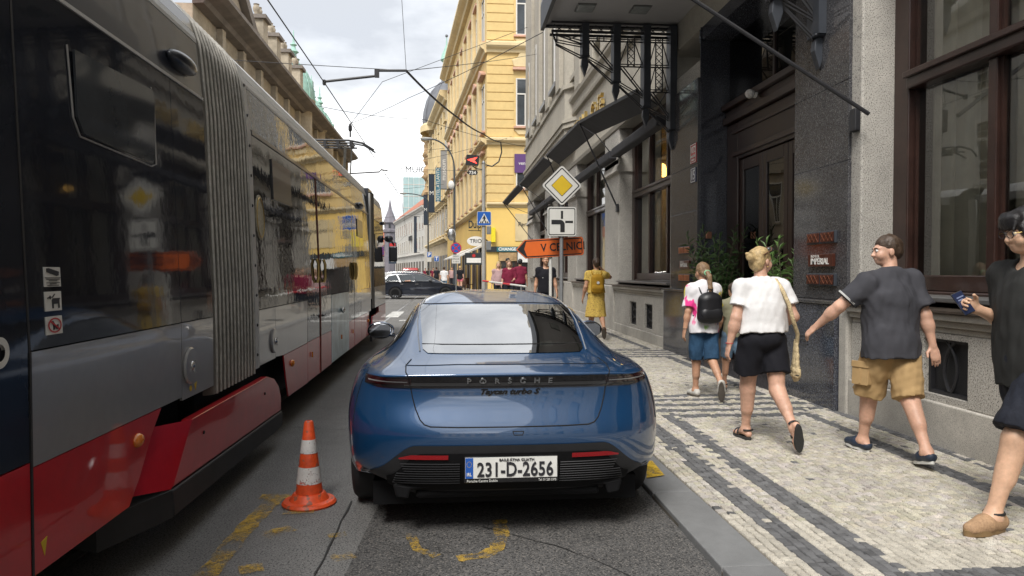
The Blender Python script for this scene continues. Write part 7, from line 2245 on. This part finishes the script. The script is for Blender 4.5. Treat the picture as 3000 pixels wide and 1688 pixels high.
    def shoes(s, m, msole, kind='sneaker'):
        k = s.k
        for nm in 'LR':
            q = s.J[nm]; an, f, up, side = q['ankle'], q['f'], q['up'], q['side']
            g0 = an - up * .098 * k
            b = MB(); n = 22; top, bot = [], []
            for i in range(n):
                t = 2 * PI * i / n
                lx = (.0470 if kind == 'sneaker' else .0445) * k * math.sin(t) * (1.0 if math.cos(t) > 0 else .82); ly = .057 * k + (.142 if kind == 'sneaker' else .134) * k * math.cos(t)
                P = g0 + f * ly + side * lx
                top.append(P + up * (.036 if kind == 'sneaker' else .026) * k); bot.append(P + f * 0)
            sole = MB(); sole.add([tuple(p) for p in bot + top], [tuple(range(n - 1, -1, -1)), tuple(range(n, 2 * n))] + [(i, (i + 1) % n, n + (i + 1) % n, n + i) for i in range(n)])
            so = None
            if kind in ('sneaker', 'clog'):
                v = Vol()
                v.cone(an - up * (.042 * k) - f * .045 * k, an - up * .045 * k + f * .06 * k, .045 * k, .046 * k, .02, flat=(side, .98)); v.cone(an - up * .046 * k + f * .06 * k, an - up * .062 * k + f * .155 * k, .048 * k, .034 * k, .02, flat=(side, 1.12))
                if kind == 'sneaker': v.cone(an - f * .012 * k + up * .012 * k, an - up * .04 * k, .044 * k, .046 * k, .02, cut='a')
                else:
                    v.ell(an - f * .03 * k - up * .012 * k, (.050 * k, .050 * k, .034 * k), None, .01, 's')
                v.plane(g0 + up * .02 * k, -up)
                so = v.build('shoe', m, s.o, min(.007, s.h)); sole.build('sole', msole, so, bevel=.004)
            else:
                so = sole.build('sandal', msole, s.o, bevel=.004)
                for (ly, hh, w) in ((.115, .060, .037), (.065, .080, .041), (-.035, .092, .040)):
                    pts = []
                    for i in range(11):
                        t = PI * i / 10
                        pts.append(tuple(g0 + f * (ly - (.03 if ly < 0 else 0) * abs(math.sin(t))) * k + side * math.cos(t) * w * 1.12 * k + up * (.04 + (hh + .018 - .04) * (math.sin(t) if ly > 0 else .75)) * k))
                    MB().tube(pts, .0085 * k, 6).build('strap', m, so, smooth=60)
    def hair(s, m, fn, h=.007, fold=.004):
        v = Vol(); H = s.head_R; k = s.k
        E = lambda c, r, kk=.02, op='u': v.ell(s.hp(*c), [q * k for q in r], H, kk, op)
        C = lambda a, b, ra, rb, kk=.02: v.cone(s.hp(*a), s.hp(*b), ra * k, rb * k, kk)
        fn(v, E, C)
        return v.build('hair', m, s.o, h, fold, 11, (60, 40))
    def eyes(s):
        for sd in (-1, 1):
            c = s.hp(sd * .032, .086, .100)
            e = MB().ell(c, (.0125 * s.k,) * 3, 12, 8).build('eye', M_eyew, s.o, smooth=60)
            c2 = s.hp(sd * .032, .0955, .100); MB().ell(c2, (.0055 * s.k,) * 3, 10, 6).build('iris', M_iris, e, smooth=60)
            p = [s.hp(sd * (.013 + .012 * i), .101 - .005 * i * .6 - (.004 if i == 3 else 0), .118 + (.004 if i in (1, 2) else 0)) for i in range(4)]
            MB().tube(p, .0032 * s.k, 5).build('eyebrow', M_hair_brown, s.o)
def hair_short(v, E, C):
    E((0, -.018, .138), (.083, .103, .092)); E((0, -.06, .09), (.070, .055, .07))
    E((0, .115, .085), (.085, .062, .080), .01, 's'); E((.078, .03, .06), (.03, .05, .05), .01, 's'); E((-.078, .03, .06), (.03, .05, .05), .01, 's'); E((0, -.02, -.025), (.12, .12, .05), .02, 's')
# ------------------------------------------------------------------ people
def cloth(name, col, rough=.85, var=(6, .1), **k): return mat(name, col, rough, var=var, bump=[(220, .25, .003), (14, .25, .012)], spec=.25, **k)
M_c_white = cloth('white_cotton', (.70, .69, .69)); M_c_black = cloth('black_cotton', (.010, .010, .014)); M_c_grey = cloth('charcoal_tee', (.050, .050, .058)); M_c_coal = cloth('faded_black_tee', (.026, .026, .025))
M_c_tan = cloth('tan_twill', (.40, .265, .125)); M_c_denim = cloth('denim', (.025, .065, .125), var=[(5, .25), (60, .15)]); M_c_denim2 = cloth('light_denim', (.13, .20, .28), var=[(5, .2), (60, .15)]); M_c_olive = cloth('olive_tee', (.22, .21, .14))
M_c_navy = cloth('navy_shorts', (.014, .016, .024), var=[(4, .3), (90, .25)]); M_c_yellow = cloth('yellow_dress', (.60, .42, .10), speck=(38, (.33, .20, .06), .45)); M_c_must = cloth('mustard_canvas', (.38, .21, .02))
M_c_burg = cloth('burgundy_blouse', (.17, .015, .04)); M_c_pink = cloth('pink_cardigan', (.42, .28, .28)); M_c_jeans = cloth('dark_trousers', (.02, .022, .03)); M_c_pinks = cloth('pink_shorts', (.6, .16, .2))
M_trim = cloth('white_trim', (.6, .6, .58)); M_backpack = mat('black_backpack', (.010, .010, .012), .45, var=(5, .3), bump=(60, .2, .004)); M_sole_w = mat('white_sole', (.6, .6, .57), .6, var=(9, .12)); M_sole_g = mat('brown_sole', (.10, .085, .07), .75, var=(12, .25), bump=(60, .6, .006)); M_sole_k = mat('dark_sole', (.028, .028, .027), .75, bump=(45, .7, .006)); M_shoe_w = mat('pale_sneaker', (.48, .46, .42), .6, var=(25, .2)); M_shoe_navy = mat('navy_clog', (.018, .028, .05), .5); M_shoe_tan = mat('tan_knit', (.33, .205, .115), .8, var=[(12, .2), (70, .25)], bump=(120, .5, .004)); M_solegum = mat('gum_sole', (.20, .125, .055), .6, var=(15, .2)); M_strap = mat('black_strap', (.015, .014, .014), .6); M_leather = mat('brown_leather', (.12, .055, .03), .6)
M_crochet = mat('crochet_yarn', (.58, .46, .27), .9, var=(40, .35), bump=(90, 1.0, .01))
def tie_dye():
    m = cloth('tie_dye_tee', (.70, .68, .70)); nt = m.node_tree; N, L = nt.nodes, nt.links; b = N['Principled BSDF']
    src = b.inputs['Base Color'].links[0].from_socket
    tc = N.new('ShaderNodeTexCoord').outputs['Object']
    for sc, col, lo, off in ((5.5, (.75, .05, .25), .57, 0), (5.0, (.75, .62, .08), .60, 3), (5.0, (.25, .45, .12), .63, 7), (9, (.25, .12, .35), .66, 11)):
        mp_ = N.new('ShaderNodeMapping'); mp_.inputs['Location'].default_value = (off, off * 1.3, off); mp_.inputs['Scale'].default_value = (1, 1, .55); L.new(tc, mp_.inputs[0])
        n = N.new('ShaderNodeTexNoise'); n.inputs['Scale'].default_value = sc; n.inputs['Detail'].default_value = 3; L.new(mp_.outputs[0], n.inputs['Vector'])
        r = N.new('ShaderNodeMapRange'); r.inputs[1].default_value = lo; r.inputs[2].default_value = lo + .04; L.new(n.outputs['Fac'], r.inputs[0])
        mx = N.new('ShaderNodeMixRGB'); L.new(r.outputs[0], mx.inputs[0]); L.new(src, mx.inputs[1]); mx.inputs[2].default_value = (*col, 1); src = mx.outputs[0]
    L.new(src, b.inputs['Base Color']); return m
M_tie = tie_dye()
def px_at(x, Y): p = on_y(x * D, 800 * D, Y); return (p.x, Y)
def to_world(P, q):     # person-local point -> world
    a = P.o.rotation_euler[2]; c, s = math.cos(a), math.sin(a)
    return Vector((P.o.location.x + c * q[0] - s * q[1], P.o.location.y + s * q[0] + c * q[1], P.o.location.z + q[2]))

# woman in a white T-shirt
W = Person('blonde woman in white T-shirt and black shorts walking away with a crochet bag', px_at(1918, 6.02), R(2), 1.685, girth=1.30, hips=1.35, chest=1.12, arms=((-6, 16, 14, 0), (-14, 16, 78, 30)), legs=((15, 4, 0, -3), (-13, 36, 76, -2)), head=(-64, -3), lean=3, skin=M_skin, h=.0065)
W.body(); W.eyes()
W.shirt(M_c_white, hem=.995, sleeve=.62, loose=.018, srad=.074, fold=.009); W.shorts(M_c_black, .66, .018, .010, .024, top=1.04); W.shoes(M_strap, M_sole_k, 'sandal')
def hw(v, E, C):
    E((0, -.020, .135), (.085, .106, .094)); E((0, -.06, .07), (.072, .062, .075)); C((0, -.10, .10), (0, -.135, .11), .040, .032); E((0, -.142, .122), (.038, .030, .040)); C((0, -.15, .14), (.02, -.17, .17), .010, .004); C((0, -.15, .14), (-.02, -.18, .15), .010, .004)
    E((0, .12, .080), (.088, .068, .085), .01, 's'); E((.08, .03, .05), (.03, .05, .05), .01, 's'); E((-.08, .03, .05), (.03, .05, .05), .01, 's')
W.hair(M_hair_blond, hw)
sg_ = thing('sunglasses', 'sunglasses pushed up on the blonde woman\'s hair', 'sunglasses', to_world(W, W.hp(0, .02, .2)), W.o.rotation_euler[2])
b = MB(); o_ = W.hp(0, .02, .2)
b.tube([W.hp(-.085, -.07, .14) - o_, W.hp(-.088, .03, .19) - o_, W.hp(-.06, .07, .222) - o_, W.hp(0, .075, .225) - o_, W.hp(.06, .07, .222) - o_, W.hp(.088, .03, .19) - o_, W.hp(.085, -.07, .14) - o_], .005, 6).build('frame', M_leather, sg_)
for sd in (-1, 1): MB().ell(W.hp(sd * .045, .068, .205) - o_, (.032, .012, .02), 12, 8).build('lens', M_winglass, sg_, smooth=60)
el = W.hp(.084, -.012, .05); MB().tube([el + A3(.012 * math.cos(t), .012 * math.sin(t), -.012) for t in np.linspace(0, 2 * PI, 12)[:-1]], .002, 5, closed=True).build('earring', M_gold, W.o)
wr = W.J['wrL']; MB().tube([wr + A3(.031 * math.cos(t), .031 * math.sin(t), .01) for t in np.linspace(0, 2 * PI, 16)[:-1]], .003, 5, closed=True).build('bracelet', M_inkred, W.o)
bag = thing('crochet_bag', 'cream crochet shoulder bag with black bands hanging at the blonde woman\'s right hip', 'bag', to_world(W, (.27, -.05, .62)), W.o.rotation_euler[2])
off = A3(.27, -.05, .62)
st = [W.tp(.085, .08, 1.36), W.tp(.10, .03, 1.475), W.tp(.105, -.06, 1.465), W.tp(.125, -.135, 1.38), W.tp(.17, -.165, 1.25), W.tp(.215, -.155, 1.10), A3(.275, -.09, .96), A3(.285, -.06, .88)]
b = MB()
sm = []
for i in range(len(st) - 1):
    for t in (0, .25, .5, .75): sm.append(st[i] * (1 - t) + st[i + 1] * t)
sm.append(st[-1])
MB().tube([p - off for p in sm], [.017] * len(sm), 8).build('strap', M_crochet, bag, smooth=60)
Vol().cone(A3(.01, -.0, .27), A3(.012, .0, .02), .030, .055, .03, flat=((1, 0, 0), .55)).ell((.012, 0, .0), (.032, .062, .075), None, .03).build('pouch', M_crochet, bag, .006, .004, 4, (70, 70))
for z in (.045, .015, -.015): Vol().cone(A3(.012, 0, z - .005), A3(.012, 0, z + .005), .0655 - abs(z) * .12, None, 0, flat=((1, 0, 0), .54), cut='ab').build('band', M_strap, bag, .006)

# girl with backpack
G = Person('girl with a long ponytail in a paint-splashed T-shirt and denim shorts', px_at(1770, 8.28), R(4), 1.565, girth=.86, chest=.92, arms=((-2, 12, 8, 0), (12, 12, 70, 30)), legs=((9, 3, 0, -2), (-10, 37, 72, -1)), head=(6, -4), lean=3, skin=M_skin2, h=.007)
G.body(); G.shirt(M_tie, hem=.84, sleeve=.80, loose=.030, srad=.086, fold=.010); G.shorts(M_c_denim, .97, .016, .008, .012); G.shoes(M_shoe_w, M_sole_g, 'sneaker')
def hg(v, E, C):
    E((0, -.020, .135), (.085, .104, .094)); E((0, -.07, .08), (.066, .05, .06)); C((0, -.115, .085), (.012, -.145, .02), .030, .034); C((.012, -.145, .02), (.02, -.155, -.14), .034, .030); C((.02, -.155, -.14), (.018, -.15, -.30), .030, .010)
    E((0, .115, .075), (.088, .065, .09), .01, 's'); E((.078, .03, .05), (.03, .05, .05), .01, 's'); E((-.078, .03, .05), (.03, .05, .05), .01, 's')
G.hair(M_hair_lbrown, hg)
c = G.hp(.004, -.125, .07); MB().tube([c + A3(.036 * math.cos(t), .0, .030 * math.sin(t)) for t in np.linspace(0, 2 * PI, 16)[:-1]], .008, 6, closed=True).build('hair_tie', mat('mint_scrunchie', (.25, .55, .32), .8), G.o, smooth=60)
def backpack(P, label, m, w, h, d, zc, yo=-.115, name='backpack'):
    c = P.tp(0, yo - d * .45, zc); o = thing(name, label, 'backpack', to_world(P, c), P.o.rotation_euler[2])
    v = Vol()
    for sx in (-1, 1):
        v.cone(A3(sx * (w / 2 - .07), 0, -h / 2 + .07), A3(sx * (w / 2 - .09), 0, h / 2 - .10), .075, .085, .05, flat=((0, 1, 0), d / .16))
    v.cone(A3(0, 0, -h / 2 + .07), A3(0, 0, h / 2 - .085), .08, .085, .05, flat=((0, 1, 0), d / .15))
    bd = v.build('bag_body', m, o, .007, .003, 5)
    v = Vol(); v.cone(A3(-w / 2 + .09, -d * .38, -h * .20), A3(w / 2 - .09, -d * .38, -h * .20), .075, None, .02, flat=((0, 1, 0), .55)); v.build('pocket', m, o, .007)
    for sx in (-1, 1):
        k = P.k
        pts = [P.tp(sx * .075, -.12, zc + .18), P.tp(sx * .105, -.105, 1.43), P.tp(sx * .112, -.03, 1.482), P.tp(sx * .115, .06, 1.43), P.tp(sx * .13, .13, 1.28), P.tp(sx * .165, .06, 1.10), P.tp(sx * .15, -.12, zc - .13)]
        sm_ = []
        for i in range(len(pts) - 1):
            for t in (0, .33, .66): sm_.append(pts[i] * (1 - t) + pts[i + 1] * t)
        MB().tube([p - c for p in sm_], .015, 6).build('strap', m, o, smooth=60)
    MB().tube([A3(-.035, .0, h / 2 - .02), A3(-.03, -.0, h / 2 + .03), A3(.03, 0, h / 2 + .03), A3(.035, 0, h / 2 - .02)], .008, 6).build('handle', m, o, smooth=60)
    return o
backpack(G, 'small black leather-look backpack on the girl with the ponytail', M_backpack, .30, .36, .15, 1.17, -.13)
wr = G.J['wrL']; MB().tube([wr + A3(.027 * math.cos(t), .027 * math.sin(t), .01) for t in np.linspace(0, 2 * PI, 14)[:-1]], .004, 5, closed=True).build('bracelet', M_strap, G.o)

# boy half hidden
B = Person('small boy in olive top and denim shorts half hidden behind the blonde woman', px_at(1846, 8.55), R(0), 1.30, girth=.84, chest=.9, arms=((6, 12, 20, 0), (-6, 12, 20, 0)), legs=((12, 4, 0, 1), (-9, 20, 40, 2)), head=(10, 0), lean=2, skin=M_skin2, h=.009, face=False)
B.body(); B.shirt(M_c_olive, hem=.86, sleeve=.7, loose=.022, srad=.08); B.shorts(M_c_denim2, .9, .026); B.shoes(M_shoe_navy, M_sole_k, 'sandal'); B.hair(M_hair_brown, hair_short)

# man in grey T-shirt
Mn = Person('heavy man in charcoal T-shirt and tan cargo shorts striding left along the wall', px_at(2240, 5.45), R(2), 1.775, girth=1.26, hips=1.0, chest=1.2, arms=((30, 38, 14, 0), (-14, 12, 8, 0)), legs=((20, 6, -4, -2), (-17, 14, 14, -2)), head=(76, -3), lean=3, twist=2, skin=M_skin, h=.0065)
Mn.J['thumbR'] = Mn.td((-.8, .2, 0)); Mn.J['curlR'] = -.30
Mn.body(); Mn.eyes(); Mn.shirt(M_c_grey, hem=.80, sleeve=.72, loose=.020, srad=.078, fold=.010)
sh_ = Mn.shorts(M_c_tan, 1.02, .020, .009, .026, top=.93); Mn.shoes(M_shoe_navy, M_sole_w, 'clog')
for nm in 'LR':
    s0, e0 = Mn.J['sh' + nm], Mn.J['el' + nm]; d = (e0 - s0) / np.linalg.norm(e0 - s0); ag = .5 + .5 * 1.30
    for t, m_ in ((.700, M_trim), (.672, M_trim)):
        c = s0 + (e0 - s0) * t; u = np.cross(d, A3(0, 1, 0)); u /= np.linalg.norm(u); w_ = np.cross(d, u); r_ = .0785 * Mn.k * ag
        MB().tube([c + u * r_ * math.cos(a) + w_ * r_ * math.sin(a) for a in np.linspace(0, 2 * PI, 25)[:-1]], .0035, 5, closed=True).build('sleeve_trim', m_, Mn.o)
q = Mn.J['L']; pc = q['hip'] + (q['knee'] - q['hip']) * .60 + A3(-.118, -.02, 0) * Mn.k
def pocket(c, w, h, nrm, parent, m):
    n_ = A3(*nrm); n_ /= np.linalg.norm(n_); u = np.cross(A3(0, 0, 1), n_); u /= np.linalg.norm(u); up = np.cross(n_, u)
    fn = lambda a, b_, d: tuple(c + u * a + up * b_ + n_ * d)
    MB().prism(rrect(w, h, .012, 3), fn, -.03, .014).build('cargo_pocket', m, parent, bevel=.006)
    MB().prism([(-w / 2 - .005, h / 2 - .03), (w / 2 + .005, h / 2 - .03), (w / 2 + .005, h / 2 + .02), (-w / 2 - .005, h / 2 + .02)], fn, .0, .022).build('pocket_flap', m, parent, bevel=.005)
    MB().prism([(-.008, -h / 2 + .01), (.008, -h / 2 + .01), (.008, h / 2 - .035), (-.008, h / 2 - .035)], fn, .01, .018).build('pocket_pleat', m, parent)
pocket(pc, .15, .17, (-1, -.35, .05), sh_, M_c_tan)
Mn.hair(M_hair_brown, hair_short)

# young man with a phone at the right edge
Y = Person('young man in black T-shirt and glasses holding a phone, cut off by the right edge', (on_y(3040, 900, 3.98).x, 3.98), R(94), 1.91, girth=1.16, chest=1.08, arms=((-8, 12, 10, 0), (-8, 6, 122, 2)), legs=((31, 12, 0, 1), (-16, 42, 25, 2)), head=(-10, -7), lean=4, skin=M_skin3, h=.0065)
Y.J['curlR'] = .95; Y.J['thumbR'] = Y.td((-.2, -.3, .9))
Y.body(); Y.eyes(); Y.shirt(M_c_coal, hem=.80, sleeve=.85, loose=.024, srad=.082, fold=.009); Y.shorts(M_c_navy, .92, .034, .010, .022); Y.shoes(M_shoe_tan, M_solegum, 'sneaker')
for nm in 'LR':
    q = Y.J[nm]; c = q['ankle']; MB().tube([c + q['side'] * .044 * Y.k * math.cos(t) + q['f'] * (.044 * math.sin(t) - .008) * Y.k + q['up'] * .008 for t in np.linspace(0, 2 * PI, 18)[:-1]], .010, 6, closed=True).build('sock', M_strap, Y.o, smooth=60)
    for j in range(4):
        c = q['ankle'] - q['up'] * (.012 + .013 * j) * Y.k + q['f'] * (.055 + .024 * j) * Y.k
        MB().tube([c - q['side'] * .022 * Y.k, c + q['up'] * .012 * Y.k, c + q['side'] * .022 * Y.k + q['f'] * .012], .004, 5).build('lace', M_solegum, Y.o)
def hy(v, E, C):
    E((0, -.018, .140), (.092, .112, .098)); E((0, -.07, .07), (.075, .055, .07)); E((0, .075, .175), (.075, .045, .045)); E((0, .085, .145), (.068, .030, .030)); E((.07, .03, .11), (.022, .045, .05)); E((-.07, .03, .11), (.022, .045, .05))
    for i in range(9): C((-.06 + .015 * i, .09, .16), (-.065 + .016 * i + .006 * (i % 2), .112, .118 + .006 * (i % 3)), .012, .005, .006)
    E((0, .125, .06), (.085, .07, .066), .008, 's'); E((0, -.02, -.03), (.13, .13, .05), .02, 's')
Y.hair(M_hair_dark, hy, .006, .0022)
gl = thing('eyeglasses', 'thin-framed glasses worn by the young man with the phone', 'glasses', to_world(Y, Y.hp(0, .1, .1)), Y.o.rotation_euler[2])
o_ = Y.hp(0, .1, .1)
for sd in (-1, 1):
    MB().tube([Y.hp(sd * .034 + .026 * math.cos(t), .112, .098 + .020 * math.sin(t)) - o_ for t in np.linspace(0, 2 * PI, 20)[:-1]], .0022, 5, closed=True).build('rim', M_strap, gl)
    MB().tube([Y.hp(sd * .060, .110, .104) - o_, Y.hp(sd * .079, .06, .103) - o_, Y.hp(sd * .082, -.005, .10) - o_], .0022, 5).build('temple', M_gold, gl)
MB().tube([Y.hp(-.009, .113, .10) - o_, Y.hp(.009, .113, .10) - o_], .002, 5).build('bridge', M_strap, gl)
ph = thing('phone', 'dark phone with a lit chat screen in the young man\'s hand', 'phone', to_world(Y, Y.J['wrR'] + Y.J['fdR'] * .12), 0)
Mp = Matrix.Rotation(R(-24), 4, 'Y') @ Matrix.Rotation(R(-22), 4, 'X')
MB().box(-.037, .037, -.0045, .0045, -.075, .075).xf(Mp).build('case', M_backpack, ph, bevel=.004)
MB().box(-.034, .034, -.0062, -.0047, -.071, .071).xf(Mp).build('screen', mat('phone_screen', (.012, .016, .04), .08, emit=((.05, .07, .14), .08)), ph)
for (a, b_, z_) in ((-.02, .026, .035), (-.02, .012, .018), (-.015, .028, -.004), (-.015, .02, -.022)):
    MB().box(a, b_, -.0068, -.0063, z_, z_ + .008).xf(Mp).build('screen_text', mat('screen_text', (.14, .17, .28), .4), ph)

# woman in the yellow dress
Ye = Person('woman in a yellow patterned dress walking away with a mustard backpack', px_at(1499, 15.75), R(-3), 1.76, girth=1.08, hips=1.1, arms=((-6, 14, 28, 0), (75, 42, 128, 30)), legs=((10, 4, 0, 0), (-8, 42, 60, 2)), head=(4, -3), skin=M_skin2, h=.010, fingers=False, face=False)
Ye.body(); Ye.shirt(M_c_yellow, hem=1.0, sleeve=.5, loose=.016, srad=.075, name='bodice'); Ye.skirt(M_c_yellow, .50, .15, .235, name='dress_skirt'); Ye.shoes(M_leather, M_sole_g, 'sneaker')
def hye(v, E, C):
    E((0, -.020, .135), (.086, .106, .096)); E((0, -.10, .10), (.05, .05, .05)); E((0, -.06, .06), (.06, .06, .06)); E((0, .115, .075), (.088, .065, .09), .01, 's')
Ye.hair(M_hair_brown, hye, .010)
bp = backpack(Ye, 'square mustard canvas backpack worn over the yellow dress', M_c_must, .29, .42, .14, 1.20, -.12)
MB().lathe([(0, 0), (.032, 0), (.032, .004), (0, .004)], (0, 0, 0), 16).xf(Matrix.Rotation(R(90), 4, 'X')).xf(Matrix.Translation((0, -.098, .02))).build('round_patch', M_trim, bp)

# man in black tee behind the signs and the people at the corner (lower halves hidden by the blue car)
def far_person(label, x, Yp, head, H, top, bottom, hair, hairfn, arms=((4, 10, 12, 0), (-4, 10, 12, 0)), legs=((10, 3, 0, 0), (-8, 8, 10, 0)), girth=1.0, skin=M_skin, sleeve=.6, length=1.9, z0=.05, h=.013, hem=.86, face=True, hd=(0, 0), group=None):
    P = Person(label, px_at(x, Yp), R(head), H, girth=girth, arms=arms, legs=legs, head=hd, skin=skin, h=h, fingers=False, face=face, z0=z0, group=group)
    P.body(); P.shirt(top, hem=hem, sleeve=sleeve, loose=.02, h=h); P.shorts(bottom, length, .02, .005, h=h); P.shoes(M_strap, M_sole_k, 'clog')
    if hairfn: P.hair(hair, hairfn, h * .8)
    return P
P7 = far_person('short-haired man in a black T-shirt walking towards the camera behind the signs', 1372, 18.0, 178, 1.86, M_c_black, M_c_jeans, M_hair_lbrown, hair_short, legs=((12, 4, 0, 0), (-10, 10, 14, 0)), skin=M_skin2, h=.011)
c = P7.tp(0, .125, 1.22); MB().box(c[0] - .10, c[0] + .10, c[1] + .004, c[1] + .012, c[2] - .006, c[2] + .006).build('chest_print', M_trim, P7.o)
def hair_long(v, E, C):
    E((0, -.020, .135), (.088, .106, .096)); C((-.07, -.03, .09), (-.08, -.02, -.06), .035, .03); C((.07, -.03, .09), (.08, -.02, -.06), .035, .03); C((0, -.08, .09), (0, -.08, -.06), .05, .04); E((0, .115, .070), (.070, .065, .09), .01, 's')
far_person('blonde woman in a pale pink cardigan at the corner, leftmost of the group', 1254, 27.4, 176, 1.76, M_c_pink, M_c_jeans, M_hair_blond, hair_long, sleeve=1.8, z0=.12, girth=.95)
far_person('long-haired woman in a burgundy blouse at the corner, front of the group', 1281, 26.4, 172, 1.80, M_c_burg, M_c_jeans, M_hair_lbrown, hair_long, arms=((10, 10, 60, 20), (4, 12, 20, 0)), sleeve=1.5, z0=.12)
far_person('broad man in a burgundy shirt seen from behind at the corner', 1308, 28.0, -4, 1.86, M_c_burg, M_c_jeans, M_hair_dark, hair_short, girth=1.15, z0=.12, face=False, skin=M_skin2)
far_person('dark-clothed man behind the burgundy women at the corner', 1277, 29.5, -160, 1.92, M_c_coal, M_c_jeans, M_hair_dark, hair_short, z0=.12, skin=M_skin2)
far_person('man in a white shirt walking away on the far pavement', 1117, 47, 5, 1.80, M_c_white, M_c_denim2, M_hair_brown, hair_short, z0=.02, h=.016, length=.95, face=False)
far_person('blonde woman in black top and pink shorts by the restaurant', 1157, 49, -10, 1.76, M_c_black, M_c_pinks, M_hair_blond, hair_short, z0=.12, h=.016, length=.45, face=False)
for i, (x, Yp, m1, hd_, txt) in enumerate(((1137, 58, M_c_pink, 170, 'person in pink further down the far pavement'), (1098, 60, M_c_jeans, 10, 'person in dark clothes near the parking sign'), (1090, 66, M_c_burg, 180, 'person in dark red further along the far pavement'), (1078, 72, M_c_coal, 0, 'person in grey beyond the parking sign'), (1070, 78, M_c_burg, 185, 'farthest person in red on the pavement'))):
    far_person(txt, x, Yp, hd_, 1.76, m1, M_c_jeans, M_hair_brown, hair_short, z0=.12, h=.02, face=False, group='people far down the pavement')
# driver's arm on the estate car's window sill
dr = thing('driver', 'driver leaning a bare arm out of the estate car window', 'person', (-4.05 + 1.75, 41.7 - .75, 0))
v = Vol(); v.ell((0, .35, 1.26), (.09, .10, .12)).cone((0, .35, 1.0), (0, .35, 1.2), .14, .06, .04).cone((-.12, .15, 1.06), (.05, -.10, 1.03), .05, .045, .02).cone((.05, -.10, 1.03), (-.16, -.14, 1.02), .042, .03, .02).ell((-.2, -.14, 1.02), (.05, .03, .025), None, .02)
v.build('body', M_skin, dr, .014)
